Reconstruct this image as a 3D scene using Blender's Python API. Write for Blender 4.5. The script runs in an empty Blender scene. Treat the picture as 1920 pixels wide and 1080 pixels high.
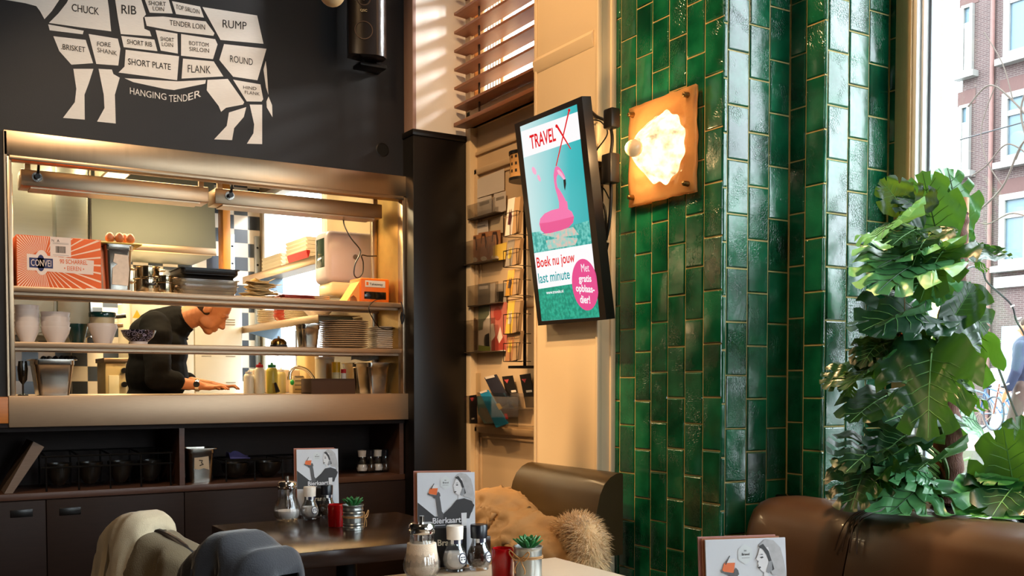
import bpy, bmesh, math, random
from mathutils import Vector, Matrix, noise

# ------------------------------------------------------------------ camera
scene = bpy.context.scene
COL = scene.collection
FPX, EYE = 1898.0, 1.25                       # focal length in pixels of a 1920 px wide frame, eye height
YAW, PITCH = math.radians(31.4), math.radians(2.0)
PPY = 718 + FPX * math.tan(PITCH)
_s, _c, _st, _ct = math.sin(YAW), math.cos(YAW), math.sin(PITCH), math.cos(PITCH)
CR = Vector((_c, -_s, 0)); CF = Vector((_s * _ct, _c * _ct, -_st)); CU = Vector((_s * _st, _c * _st, _ct))
cam = bpy.data.cameras.new('camera')
cam.sensor_width = 36.0; cam.lens = FPX / 1920 * 36.0
cam.shift_y = (PPY - 540) / 1920.0
cam.clip_start = 0.05; cam.clip_end = 200
camo = bpy.data.objects.new('camera', cam); COL.objects.link(camo)
mw = Matrix((( CR.x, CU.x, -CF.x, 0), (CR.y, CU.y, -CF.y, 0), (CR.z, CU.z, -CF.z, EYE), (0, 0, 0, 1)))
camo.matrix_world = mw
scene.camera = camo

# ------------------------------------------------------------------ world, exposure
scene.view_settings.view_transform = 'Standard'
scene.view_settings.look = 'None'
scene.view_settings.gamma = 1.0
scene.view_settings.use_curve_mapping = False
scene.view_settings.exposure = 0.0
w = bpy.data.worlds.new('overcast_sky'); scene.world = w; w.use_nodes = True
_nt = w.node_tree; bg = _nt.nodes['Background']
_tc = _nt.nodes.new('ShaderNodeTexCoord'); _sp = _nt.nodes.new('ShaderNodeSeparateXYZ'); _mr = _nt.nodes.new('ShaderNodeMapRange')
_nt.links.new(_tc.outputs['Generated'], _sp.inputs[0]); _nt.links.new(_sp.outputs[2], _mr.inputs[0])
_mr.inputs[1].default_value = 0.02; _mr.inputs[2].default_value = 0.26; _mr.inputs[3].default_value = 8.0; _mr.inputs[4].default_value = 16.0
_nt.links.new(_mr.outputs[0], bg.inputs['Strength'])          # overcast sky: brighter towards the zenith
bg.inputs['Color'].default_value = (0.86, 0.95, 1.0, 1)

def lamp(name, kind, loc, energy, color, size=0.1, target=None, sy=None, spot=None, portal=False, spread=None):
    l = bpy.data.lights.new(name, kind); l.energy = energy; l.color = color
    if kind == 'AREA':
        l.size = size
        if sy: l.shape = 'RECTANGLE'; l.size_y = sy
        if portal: l.cycles.is_portal = True
        if spread: l.spread = spread
    else:
        l.shadow_soft_size = size
        if spot: l.spot_size = spot; l.spot_blend = 0.6
    o = bpy.data.objects.new(name, l); COL.objects.link(o); o.location = loc
    if target is not None:
        o.rotation_euler = (Vector(target) - Vector(loc)).to_track_quat('-Z', 'Y').to_euler()
    return o
WARM = (1.0, 0.60, 0.28)
# unseen warm spots added overhead to brighten hatch, column, tables and bench
lamp('ceiling_spot', 'SPOT', (0.3, 2.6, 3.9), 190, (1, .74, .48), .08, (1.35, 4.9, 1.45), spot=.95)
lamp('ceiling_spot', 'SPOT', (0.5, 3.3, 3.9), 560, WARM, .06, (2.6, 3.95, 1.35), spot=.50)
lamp('ceiling_spot', 'SPOT', (1.0, 3.2, 3.95), 210, WARM, .08, (2.6, 3.5, 2.6), spot=1.5)
lamp('ceiling_spot', 'SPOT', (-0.6, 0.6, 3.9), 110, (1, .72, .45), .08, (1.2, 3.2, 0.7), spot=1.3)
lamp('ceiling_spot', 'SPOT', (2.70, 2.25, 3.95), 800, (1, .60, .28), .05, (2.73, 2.25, 0.82), spot=.32)
lamp('ceiling_spot', 'SPOT', (2.70, 1.62, 3.95), 800, (1, .60, .28), .05, (2.73, 1.62, 0.82), spot=.32)
# kitchen lights
lamp('kitchen_ceiling_light', 'AREA', (1.55, 5.85, 2.70), 48, (1, .74, .40), .9, (1.55, 5.85, 0), sy=.3)
lamp('kitchen_ceiling_light', 'AREA', (0.35, 6.0, 2.70), 26, (1, .82, .52), .6, (0.35, 6.0, 0), sy=.3)
lamp('hood_fill', 'AREA', (1.45, 7.36, 2.10), 30, (1, .74, .40), .7, (1.45, 7.30, 0), sy=.2)  # added area lamp below the hood, brightens the cabinet and back tiles
# heat lamps under the hood of the serving hatch
lamp('heat_lamp_tube', 'AREA', (0.93, 5.10, 2.10), 7, (1, .66, .34), .8, (0.93, 5.10, 0), sy=.05)
lamp('heat_lamp_tube', 'AREA', (1.86, 5.10, 2.10), 5, (1, .62, .28), .7, (1.86, 5.10, 0), sy=.05)
# area lamp added outside the transom to whiten the pier, standing for sky
lamp('transom_sky', 'AREA', (3.9, 3.75, 3.75), 650, (1, .97, .94), .5, (2.5, 4.78, 3.0), sy=.35)
# sky portals in the street window and the added back window
lamp('back_window_portal', 'AREA', (2.35, -4.02, 2.1), 1, (1, 1, 1), 1.7, (2.35, 0, 2.1), sy=2.4, portal=True)
lamp('street_window_portal', 'AREA', (3.40, 1.0, 2.2), 1, (1, 1, 1), 3.1, (-1, 1.0, 2.2), sy=2.8, portal=True)

# ------------------------------------------------------------------ helpers
def ray(px, py):
    return CF + CR * ((px - 960) / FPX) + CU * (-(py - PPY) / FPX)
def on(px, py, ax, val):
    d = ray(px, py); o = Vector((0, 0, EYE)); t = (val - o[ax]) / d[ax]
    return o + d * t
def onx(px, py, v): return on(px, py, 0, v)
def ony(px, py, v): return on(px, py, 1, v)
def onz(px, py, v): return on(px, py, 2, v)

def lin(h):
    if isinstance(h, str):
        h = h.lstrip('#'); h = [int(h[i:i + 2], 16) / 255 for i in (0, 2, 4)]
    return tuple((c / 12.92 if c <= .04045 else ((c + .055) / 1.055) ** 2.4) for c in h) + (1,)

MATS = {}
def newmat(name):
    m = bpy.data.materials.new(name); m.use_nodes = True
    nt = m.node_tree; b = nt.nodes['Principled BSDF']
    MATS[name] = m
    return m, nt, b
def N(nt, kind, **kw):
    n = nt.nodes.new(kind)
    for k, v in kw.items():
        if k.startswith('i_'):
            key = k[2:].replace('_', ' ')
            n.inputs[int(key) if key.isdigit() else key].default_value = v
        else: setattr(n, k, v)
    return n
def mat(name, col, rough=.5, metal=0, var=.12, scale=12, bump=0, bscale=60, coat=0, emis=None, estr=0, spec=.5, sheen=0, stretch=None, rvar=0, trans=0, ior=1.45, sub=0):
    if name in MATS: return MATS[name]
    m, nt, b = newmat(name); L = nt.links
    c = lin(col)
    tc = N(nt, 'ShaderNodeTexCoord')
    src = tc.outputs['Object']
    if stretch:
        mp = N(nt, 'ShaderNodeMapping'); mp.inputs['Scale'].default_value = stretch
        L.new(src, mp.inputs['Vector']); src = mp.outputs['Vector']
    nz = N(nt, 'ShaderNodeTexNoise', i_Scale=scale, i_Detail=4.0); L.new(src, nz.inputs['Vector'])
    mx = N(nt, 'ShaderNodeMix', data_type='RGBA')
    mx.inputs[6].default_value = tuple(x * (1 - var) for x in c[:3]) + (1,)
    mx.inputs[7].default_value = tuple(min(1, x * (1 + var)) for x in c[:3]) + (1,)
    L.new(nz.outputs['Fac'], mx.inputs[0]); L.new(mx.outputs[2], b.inputs['Base Color'])
    b.inputs['Roughness'].default_value = rough; b.inputs['Metallic'].default_value = metal
    b.inputs['Specular IOR Level'].default_value = spec
    b.inputs['IOR'].default_value = ior
    if trans: b.inputs['Transmission Weight'].default_value = trans
    if coat: b.inputs['Coat Weight'].default_value = coat; b.inputs['Coat Roughness'].default_value = .08
    if sheen: b.inputs['Sheen Weight'].default_value = sheen
    if sub: b.inputs['Subsurface Weight'].default_value = sub; b.inputs['Subsurface Radius'].default_value = (.02, .008, .004)
    if rvar:
        mr = N(nt, 'ShaderNodeMapRange'); mr.inputs[3].default_value = max(0, rough - rvar); mr.inputs[4].default_value = min(1, rough + rvar)
        L.new(nz.outputs['Fac'], mr.inputs[0]); L.new(mr.outputs[0], b.inputs['Roughness'])
    if bump:
        n2 = N(nt, 'ShaderNodeTexNoise', i_Scale=bscale, i_Detail=3.0); L.new(src, n2.inputs['Vector'])
        bp = N(nt, 'ShaderNodeBump', i_Strength=bump, i_Distance=.01); L.new(n2.outputs['Fac'], bp.inputs['Height'])
        L.new(bp.outputs['Normal'], b.inputs['Normal'])
    if emis:
        b.inputs['Emission Color'].default_value = lin(emis); b.inputs['Emission Strength'].default_value = estr
    return m

class MB:
    """Collects shapes; build() links them as ONE mesh object."""
    def __init__(s): s.v = []; s.f = []; s.m = []; s.cur = 0
    def use(s, i): s.cur = i; return s
    def add(s, vs, fs, M=None):
        o = len(s.v)
        s.v += [tuple(M @ Vector(p)) for p in vs] if M is not None else [tuple(p) for p in vs]
        s.f += [tuple(i + o for i in f) for f in fs]; s.m += [s.cur] * len(fs)
        return s
    def box(s, x0, x1, y0, y1, z0, z1, b=0, seg=2, M=None):
        if not b:
            vs = [(x, y, z) for x in (x0, x1) for y in (y0, y1) for z in (z0, z1)]
            return s.add(vs, [(0, 1, 3, 2), (4, 6, 7, 5), (0, 4, 5, 1), (2, 3, 7, 6), (0, 2, 6, 4), (1, 5, 7, 3)], M)
        bm = bmesh.new(); bmesh.ops.create_cube(bm, size=1)
        for v in bm.verts: v.co = Vector(((x0 + x1) / 2 + v.co.x * (x1 - x0), (y0 + y1) / 2 + v.co.y * (y1 - y0), (z0 + z1) / 2 + v.co.z * (z1 - z0)))
        bmesh.ops.bevel(bm, geom=bm.edges[:], offset=min(b, .49 * min(x1 - x0, y1 - y0, z1 - z0)), segments=seg, affect='EDGES', profile=.5)
        bm.verts.index_update()
        vs = [v.co[:] for v in bm.verts]; fs = [[v.index for v in f.verts] for f in bm.faces]; bm.free()
        return s.add(vs, fs, M)
    def lathe(s, prof, c=(0, 0, 0), seg=24, M=None, rib=0, nrib=0, sq=0):
        vs = []; fs = []; n = len(prof)
        for i in range(seg):
            a = 2 * math.pi * i / seg
            k = 1 + (rib * math.cos(a * nrib) if rib else 0)
            if sq: k *= (abs(math.cos(a)) ** sq + abs(math.sin(a)) ** sq) ** (-1 / sq)
            for r, z in prof: vs.append((c[0] + r * k * math.cos(a), c[1] + r * k * math.sin(a), c[2] + z))
        for i in range(seg):
            j = (i + 1) % seg
            for k in range(n - 1): fs.append((i * n + k, j * n + k, j * n + k + 1, i * n + k + 1))
        if prof[0][0] > 1e-5: fs.append(tuple(i * n for i in range(seg))[::-1])
        if prof[-1][0] > 1e-5: fs.append(tuple(i * n + n - 1 for i in range(seg)))
        return s.add(vs, fs, M)
    def cyl(s, p0, p1, r0, r1=None, seg=12): return s.tube([p0, p1], [r0, r0 if r1 is None else r1], seg)
    def tube(s, pts, r, seg=8, cap=True, flat=1.0):
        pts = [Vector(p) for p in pts]; n = len(pts)
        rs = r if isinstance(r, (list, tuple)) else [r] * n
        t0 = (pts[1] - pts[0]).normalized()
        u = t0.orthogonal().normalized(); vs = []; fs = []
        for i, p in enumerate(pts):
            t = (pts[min(i + 1, n - 1)] - pts[max(i - 1, 0)]).normalized()
            u = (u - t * u.dot(t)).normalized(); w_ = t.cross(u)
            for k in range(seg):
                a = 2 * math.pi * k / seg
                vs.append(p + (u * math.cos(a) + w_ * math.sin(a) * flat) * rs[i])
        for i in range(n - 1):
            for k in range(seg):
                j = (k + 1) % seg
                fs.append((i * seg + k, i * seg + j, (i + 1) * seg + j, (i + 1) * seg + k))
        if cap: fs.append(tuple(range(seg))[::-1]); fs.append(tuple((n - 1) * seg + k for k in range(seg)))
        return s.add(vs, fs)
    def poly(s, pts): return s.add(pts, [tuple(range(len(pts)))])
    def prism(s, pts, vec):
        n = len(pts); vec = Vector(vec); pts = [Vector(p) for p in pts]
        fs = [tuple(range(n))[::-1], tuple(range(n, 2 * n))] + [(i, (i + 1) % n, n + (i + 1) % n, n + i) for i in range(n)]
        return s.add(pts + [p + vec for p in pts], fs)
    def ball(s, c, r, seg=16, rings=10, M=None):
        rr = r if isinstance(r, (tuple, list)) else (r, r, r); vs = [(c[0], c[1], c[2] + rr[2])]; fs = []
        for i in range(1, rings):
            t = math.pi * i / rings
            for k in range(seg):
                a = 2 * math.pi * k / seg
                vs.append((c[0] + rr[0] * math.sin(t) * math.cos(a), c[1] + rr[1] * math.sin(t) * math.sin(a), c[2] + rr[2] * math.cos(t)))
        vs.append((c[0], c[1], c[2] - rr[2]))
        for k in range(seg): fs.append((0, 1 + k, 1 + (k + 1) % seg))
        for i in range(rings - 2):
            for k in range(seg):
                j = (k + 1) % seg; a = 1 + i * seg
                fs.append((a + k, a + seg + k, a + seg + j, a + j))
        e = len(vs) - 1; a = 1 + (rings - 2) * seg
        for k in range(seg): fs.append((a + k, e, a + (k + 1) % seg))
        return s.add(vs, fs, M)
    def grid(s, nu, nv, fn, closed=False):
        vs = [fn(i / nu, j / nv) for i in range(nu + 1) for j in range(nv + 1)]
        fs = [(i * (nv + 1) + j, (i + 1) * (nv + 1) + j, (i + 1) * (nv + 1) + j + 1, i * (nv + 1) + j + 1) for i in range(nu) for j in range(nv)]
        return s.add(vs, fs)
    def text(s, string, f, x0, x1, base, cap, slope=0, off=0.012, shear=0):
        """flat lettering: f(u,v)->point; fills x0..x1 with capital height cap above base"""
        vs, fs, (bx0, bx1, ch) = text_shape(string, off, shear)
        k = (x1 - x0) / (bx1 - bx0)
        s.add([f(x0 + (x - bx0) * k, base + slope * (x - bx0) * k + y / ch * cap) for x, y in vs], fs)
        return s
    def build(s, name, mats, parent=None, local=False, angle=38, flat=False, loc=None):
        me = bpy.data.meshes.new(name)
        vs = s.v
        o = bpy.data.objects.new(name, me); COL.objects.link(o)
        if parent is not None:
            o.parent = parent
            if not local:
                inv = wmat(parent).inverted(); vs = [inv @ Vector(p) for p in vs]
        elif not local:
            if loc is None:
                xs = [p[0] for p in vs]; ys = [p[1] for p in vs]
                loc = ((min(xs) + max(xs)) / 2, (min(ys) + max(ys)) / 2, min(p[2] for p in vs))
            o.location = loc; l = Vector(loc); vs = [Vector(p) - l for p in vs]
        me.from_pydata([tuple(p) for p in vs], [], s.f)
        for m in (mats if isinstance(mats, (list, tuple)) else [mats]): me.materials.append(m)
        me.polygons.foreach_set('material_index', s.m)
        if not flat:
            me.polygons.foreach_set('use_smooth', [True] * len(s.f))
            me.set_sharp_from_angle(angle=math.radians(angle))
        me.update()
        return o
def wmat(o):
    m = Matrix.LocRotScale(o.location, o.rotation_euler, o.scale)
    return wmat(o.parent) @ m if o.parent else m

_TXT = {}
def text_shape(string, off=0.012, shear=0):
    if any(ch in 'MNW' for ch in string): off = 0.0          # sharp inner corners do not take an outline offset
    key = (string, off, shear)
    if key not in _TXT:
        cu = bpy.data.curves.new('lettering', 'FONT'); cu.body = string; cu.offset = off; cu.shear = shear; cu.resolution_u = 3
        o = bpy.data.objects.new('lettering', cu); COL.objects.link(o)
        dg = bpy.context.evaluated_depsgraph_get(); me = bpy.data.meshes.new_from_object(o.evaluated_get(dg))
        vs = [(v.co.x, v.co.y) for v in me.vertices]; fs = [tuple(p.vertices) for p in me.polygons]
        xs = [v[0] for v in vs]
        bpy.data.objects.remove(o); bpy.data.curves.remove(cu); bpy.data.meshes.remove(me)
        _TXT[key] = (vs, fs, (min(xs), max(xs), .70))
    return _TXT[key]

def tag(o, label, cat, group=None, kind=None):
    o['label'] = label; o['category'] = cat
    if group: o['group'] = group
    if kind: o['kind'] = kind
    return o
def thing(name, label, cat, loc=(0, 0, 0), rz=0, group=None, rx=0, ry=0):
    o = bpy.data.objects.new(name, None); COL.objects.link(o); o.empty_display_size = .05
    o.location = loc; o.rotation_euler = (rx, ry, rz)
    return tag(o, label, cat, group)
def struct(o): o['kind'] = 'structure'; return o
def copy_thing(root, loc, rz=None, label=None, scale=None):
    r = root.copy(); COL.objects.link(r); r.location = loc
    if rz is not None: r.rotation_euler = (0, 0, rz)
    if scale: r.scale = (scale,) * 3
    if label: r['label'] = label
    def kids(a, b):
        for ch in list(a.children):
            if ch == b or ch.name == b.name: continue
            c2 = ch.copy(); COL.objects.link(c2); c2.parent = b; kids(ch, c2)
    kids(root, r)
    return r
def T(loc=(0, 0, 0), rz=0, rx=0, ry=0, sc=1):
    m = Matrix.LocRotScale(Vector(loc), Matrix.Rotation(rz, 3, 'Z').to_quaternion() @ Matrix.Rotation(ry, 3, 'Y').to_quaternion() @ Matrix.Rotation(rx, 3, 'X').to_quaternion(), Vector((sc, sc, sc)) if not isinstance(sc, (tuple, list)) else Vector(sc))
    return m
R = math.radians
rnd = random.Random(7)
def nz(p, sc=1.0): return noise.noise(Vector(p) * sc)
def circle(cx, cy, rx, ry=None, n=24, a0=0, a1=2 * math.pi):
    ry = rx if ry is None else ry
    return [(cx + rx * math.cos(a0 + (a1 - a0) * i / n), cy + ry * math.sin(a0 + (a1 - a0) * i / n)) for i in range(n + (0 if abs(a1 - a0 - 2 * math.pi) < 1e-6 else 1))]
def catmull(pts, n=6):
    pts = [Vector(p) for p in pts]; out = []
    for i in range(len(pts) - 1):
        p0 = pts[max(i - 1, 0)]; p1 = pts[i]; p2 = pts[i + 1]; p3 = pts[min(i + 2, len(pts) - 1)]
        for k in range(n):
            t = k / n
            out.append(.5 * ((2 * p1) + (p2 - p0) * t + (2 * p0 - 5 * p1 + 4 * p2 - p3) * t * t + (3 * p1 - p0 - 3 * p2 + p3) * t ** 3))
    return out + [pts[-1]]

# ------------------------------------------------------------------ materials
def steel(name, col, rough, stretch, metal=1, var=.1):
    m = mat(name, col, rough, metal, var=var * .5, scale=3, stretch=stretch, bump=.008, bscale=30, rvar=.05)
    return m
STEEL = steel('brushed_steel', '#b0997f', .36, (1, 1, 60))
STEELV = steel('brushed_steel_upright', '#b0997f', .34, (40, 40, 1))
CHROME = mat('chrome', '#d8d4ce', .12, 1, var=.05)
POTSTEEL = mat('pot_steel', '#aaa49a', .24, 1, var=.12, scale=8, bump=.02)
BLACKWALL = mat('black_wall_paint', '#171518', .55, var=.15, scale=5, bump=.06, bscale=220)
BLACKPANEL = mat('black_panel_paint', '#0d0b0b', .35, var=.15, bump=.02)
WHITEWALL = mat('white_wall_paint', '#e9e4de', .7, var=.03, bump=.05, bscale=90)
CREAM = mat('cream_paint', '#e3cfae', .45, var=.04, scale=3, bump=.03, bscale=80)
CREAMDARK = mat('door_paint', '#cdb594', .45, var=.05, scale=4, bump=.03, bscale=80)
PINKTRIM = mat('plaster_edge_paint', '#a98d84', .6, var=.05)
CEILM = mat('ceiling_paint', '#857d72', .8, var=.03)
FLOORM = mat('oak_floor', '#37261b', .4, var=.3, scale=6, stretch=(1, 8, 1))
ROOMM = mat('room_wall_paint', '#40362e', .7, var=.05)
DARKWOOD = mat('dark_stained_wood', '#21140f', .55, spec=.25, var=.4, scale=5, stretch=(2, 2, 22), bump=.04, bscale=50)
DARKWOODH = mat('dark_stained_wood_edge', '#4a3023', .4, var=.3, scale=5, stretch=(2, 22, 22), bump=.04, bscale=50)
ORANGEWOOD = mat('orange_oiled_wood', '#b06a2c', .4, var=.25, scale=5, stretch=(2, 20, 20))
SLATWOOD = mat('blind_slat_wood', '#85573c', .42, var=.25, scale=6, stretch=(20, 2, 20))
BLACKPL = mat('black_plastic', '#111011', .35, var=.1)
BLACKMT = mat('black_wire_metal', '#151312', .4, .6, var=.1)
WHITEPL = mat('white_plastic', '#e6e0d6', .35, var=.03)
CERAM = mat('white_ceramic', '#e3dcd3', .18, var=.03, coat=.4)
CREAMCER = mat('cream_ceramic', '#cdbb9c', .25, var=.05, coat=.3)
REDCER = mat('red_ceramic', '#a8402f', .25, var=.08, coat=.3)
DKTEAL = mat('dark_teal_ceramic', '#123c38', .2, var=.1, coat=.4)
PAPER = mat('white_paper', '#dfdcd8', .7, var=.03)
INK = mat('black_ink', '#141214', .7, var=.1)
CHALK = mat('white_chalk_paint', '#d8d2cc', .8, var=.14, scale=30, stretch=(1, 1, 14))
CARD = mat('cardboard', '#b98d5a', .8, var=.1)
GREYPRINT = mat('grey_print', '#5b5b5e', .55, var=.1)
LTGREY = mat('light_grey_print', '#d2d6de', .55, var=.05)
MIDGREY = mat('mid_grey_print', '#8f9196', .55, var=.12, scale=60)
DKGREY = mat('dark_grey_print', '#3c3c3f', .55, var=.1)
ORANGEP = mat('orange_print', '#e2713c', .5, var=.08)
REDP = mat('red_print', '#c41d22', .5, var=.05)

def pane_material(name, tint=(1, 1, 1, 1), refl=.07):
    m, nt, b = newmat(name); L = nt.links
    nt.nodes.remove(b); out = nt.nodes['Material Output']
    tr = N(nt, 'ShaderNodeBsdfTransparent'); tr.inputs['Color'].default_value = tint
    gl = N(nt, 'ShaderNodeBsdfGlossy', i_Roughness=.02)
    lw = N(nt, 'ShaderNodeLayerWeight', i_Blend=.3); mr = N(nt, 'ShaderNodeMath', operation='MULTIPLY_ADD')
    mr.inputs[1].default_value = .5; mr.inputs[2].default_value = refl * .5
    L.new(lw.outputs['Fresnel'], mr.inputs[0])
    mx = N(nt, 'ShaderNodeMixShader'); L.new(mr.outputs[0], mx.inputs['Fac'])
    L.new(tr.outputs[0], mx.inputs[1]); L.new(gl.outputs[0], mx.inputs[2]); L.new(mx.outputs[0], out.inputs['Surface'])
    return m
PANE = pane_material('window_glass', (.97, .99, 1, 1))
ACRYL = pane_material('clear_acrylic', (.97, .95, .92, 1), .1)
def glass_material(name, col='#ffffff', rough=0.0, ior=1.45):
    m, nt, b = newmat(name)
    b.inputs['Base Color'].default_value = lin(col); b.inputs['Transmission Weight'].default_value = 1
    b.inputs['Roughness'].default_value = rough; b.inputs['IOR'].default_value = ior
    return m
GLASS = pane_material('jar_glass', (.95, .96, .97, 1), .14)
def emit(name, col, s):
    m, nt, b = newmat(name)
    b.inputs['Base Color'].default_value = (0, 0, 0, 1); b.inputs['Roughness'].default_value = .25
    b.inputs['Emission Color'].default_value = lin(col); b.inputs['Emission Strength'].default_value = s
    return m

def tile_material():
    m, nt, b = newmat('green_glazed_tile'); L = nt.links
    tc = N(nt, 'ShaderNodeTexCoord'); geo = N(nt, 'ShaderNodeNewGeometry')
    n1 = N(nt, 'ShaderNodeTexNoise', i_Scale=7.0, i_Detail=5.0); L.new(tc.outputs['Object'], n1.inputs['Vector'])
    ad = N(nt, 'ShaderNodeMath', operation='MULTIPLY_ADD'); ad.inputs[1].default_value = .28
    L.new(geo.outputs['Random Per Island'], ad.inputs[0]); L.new(n1.outputs['Fac'], ad.inputs[2])
    cr = N(nt, 'ShaderNodeValToRGB'); cr.color_ramp.elements[0].position = .36; cr.color_ramp.elements[1].position = .95
    cr.color_ramp.elements[0].color = lin('#043723'); cr.color_ramp.elements[1].color = lin('#1f8058')
    e = cr.color_ramp.elements.new(.62); e.color = lin('#0a5a3a')
    L.new(ad.outputs[0], cr.inputs[0]); L.new(cr.outputs[0], b.inputs['Base Color'])
    # crazing in the glaze
    vo = N(nt, 'ShaderNodeTexVoronoi', feature='DISTANCE_TO_EDGE', i_Scale=110.0); L.new(tc.outputs['Object'], vo.inputs['Vector'])
    mr = N(nt, 'ShaderNodeMapRange'); mr.inputs[2].default_value = .08; L.new(vo.outputs['Distance'], mr.inputs[0])
    n2 = N(nt, 'ShaderNodeTexNoise', i_Scale=9.0, i_Detail=3.0); L.new(tc.outputs['Object'], n2.inputs['Vector'])
    gt = N(nt, 'ShaderNodeMapRange'); gt.inputs[1].default_value = .42; gt.inputs[2].default_value = .6; L.new(n2.outputs['Fac'], gt.inputs[0])
    bp = N(nt, 'ShaderNodeBump', i_Distance=.0015); L.new(mr.outputs[0], bp.inputs['Height'])
    sm = N(nt, 'ShaderNodeMath', operation='MULTIPLY'); sm.inputs[1].default_value = .35; L.new(gt.outputs[0], sm.inputs[0]); L.new(sm.outputs[0], bp.inputs['Strength'])
    n3 = N(nt, 'ShaderNodeTexNoise', i_Scale=16.0, i_Detail=2.0); L.new(tc.outputs['Object'], n3.inputs['Vector'])
    b2 = N(nt, 'ShaderNodeBump', i_Distance=.01, i_Strength=.13); L.new(n3.outputs['Fac'], b2.inputs['Height']); L.new(bp.outputs[0], b2.inputs['Normal'])
    L.new(b2.outputs[0], b.inputs['Normal'])
    b.inputs['Roughness'].default_value = .17; b.inputs['IOR'].default_value = 1.75
    return m
TILE = tile_material()
GROUT = mat('tile_grout', '#cdb97c', .85, var=.2, scale=40)

def checker_material():
    m, nt, b = newmat('checkered_kitchen_tile'); L = nt.links
    tc = N(nt, 'ShaderNodeTexCoord')
    sep = N(nt, 'ShaderNodeSeparateXYZ'); L.new(tc.outputs['Object'], sep.inputs[0])
    ad = N(nt, 'ShaderNodeMath', operation='ADD'); L.new(sep.outputs[0], ad.inputs[0]); L.new(sep.outputs[1], ad.inputs[1])
    cb = N(nt, 'ShaderNodeCombineXYZ'); L.new(ad.outputs[0], cb.inputs[0]); L.new(sep.outputs[2], cb.inputs[1]); cb.inputs[2].default_value = .05
    vs = N(nt, 'ShaderNodeVectorMath', operation='SCALE'); vs.inputs['Scale'].default_value = 1 / .105; L.new(cb.outputs[0], vs.inputs[0])
    fl = N(nt, 'ShaderNodeVectorMath', operation='FLOOR'); L.new(vs.outputs[0], fl.inputs[0])
    fr = N(nt, 'ShaderNodeVectorMath', operation='FRACTION'); L.new(vs.outputs[0], fr.inputs[0])
    wn = N(nt, 'ShaderNodeTexWhiteNoise'); L.new(fl.outputs[0], wn.inputs[0])
    ck = N(nt, 'ShaderNodeTexChecker', i_Scale=1.0); L.new(fl.outputs[0], ck.inputs['Vector'])
    ck.inputs['Color1'].default_value = lin('#e0d8cc'); ck.inputs['Color2'].default_value = lin('#3c4450')
    hs = N(nt, 'ShaderNodeHueSaturation'); L.new(ck.outputs[0], hs.inputs['Color'])
    mv = N(nt, 'ShaderNodeMapRange'); mv.inputs[3].default_value = .7; mv.inputs[4].default_value = 1.3; L.new(wn.outputs[0], mv.inputs[0]); L.new(mv.outputs[0], hs.inputs['Value'])
    # grout
    s2 = N(nt, 'ShaderNodeSeparateXYZ'); L.new(fr.outputs[0], s2.inputs[0])
    mn = N(nt, 'ShaderNodeMath', operation='MINIMUM'); L.new(s2.outputs[0], mn.inputs[0]); L.new(s2.outputs[1], mn.inputs[1])
    lt = N(nt, 'ShaderNodeMath', operation='LESS_THAN'); lt.inputs[1].default_value = .03; L.new(mn.outputs[0], lt.inputs[0])
    mx = N(nt, 'ShaderNodeMix', data_type='RGBA'); L.new(lt.outputs[0], mx.inputs[0]); L.new(hs.outputs[0], mx.inputs[6]); mx.inputs[7].default_value = lin('#b9b0a2')
    L.new(mx.outputs[2], b.inputs['Base Color']); b.inputs['Roughness'].default_value = .2
    return m
CHECK = checker_material()

def brick_material():
    m, nt, b = newmat('red_brick'); L = nt.links
    tc = N(nt, 'ShaderNodeTexCoord'); sep = N(nt, 'ShaderNodeSeparateXYZ'); L.new(tc.outputs['Object'], sep.inputs[0])
    cb = N(nt, 'ShaderNodeCombineXYZ'); L.new(sep.outputs[1], cb.inputs[0]); L.new(sep.outputs[2], cb.inputs[1])
    br = N(nt, 'ShaderNodeTexBrick', i_Scale=1.0); L.new(cb.outputs[0], br.inputs['Vector'])
    br.inputs['Color1'].default_value = lin('#42302e'); br.inputs['Color2'].default_value = lin('#4d3936'); br.inputs['Mortar'].default_value = lin('#5e5451')
    br.inputs['Mortar Size'].default_value = .007; br.inputs['Brick Width'].default_value = .16; br.inputs['Row Height'].default_value = .045
    L.new(br.outputs[0], b.inputs['Base Color']); b.inputs['Roughness'].default_value = .85
    return m
BRICK = brick_material()

def leather_material(name, col, rough=.34):
    m = mat(name, col, rough, var=.2, scale=9, bump=.05, bscale=320, rvar=.06, coat=.15)
    return m
BROWNLEA = leather_material('brown_leather', '#34200e', .42)
OLIVELEA = leather_material('olive_brown_leather', '#3f3015', .38)

def leaf_material(name, dark, light, under):
    m, nt, b = newmat(name); L = nt.links; out = nt.nodes['Material Output']
    tc = N(nt, 'ShaderNodeTexCoord'); geo = N(nt, 'ShaderNodeNewGeometry')
    nzn = N(nt, 'ShaderNodeTexNoise', i_Scale=12.0, i_Detail=3.0); L.new(tc.outputs['Object'], nzn.inputs['Vector'])
    mx = N(nt, 'ShaderNodeMix', data_type='RGBA'); mx.inputs[6].default_value = lin(dark); mx.inputs[7].default_value = lin(light)
    L.new(nzn.outputs['Fac'], mx.inputs[0])
    mb_ = N(nt, 'ShaderNodeMix', data_type='RGBA'); L.new(geo.outputs['Backfacing'], mb_.inputs[0]); L.new(mx.outputs[2], mb_.inputs[6]); mb_.inputs[7].default_value = lin(under)
    L.new(mb_.outputs[2], b.inputs['Base Color']); b.inputs['Roughness'].default_value = .32
    tl = N(nt, 'ShaderNodeBsdfTranslucent'); tl.inputs['Color'].default_value = lin('#8fc832')
    ms = N(nt, 'ShaderNodeMixShader'); ms.inputs[0].default_value = .09
    L.new(b.outputs[0], ms.inputs[1]); L.new(tl.outputs[0], ms.inputs[2]); L.new(ms.outputs[0], out.inputs['Surface'])
    return m
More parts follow.
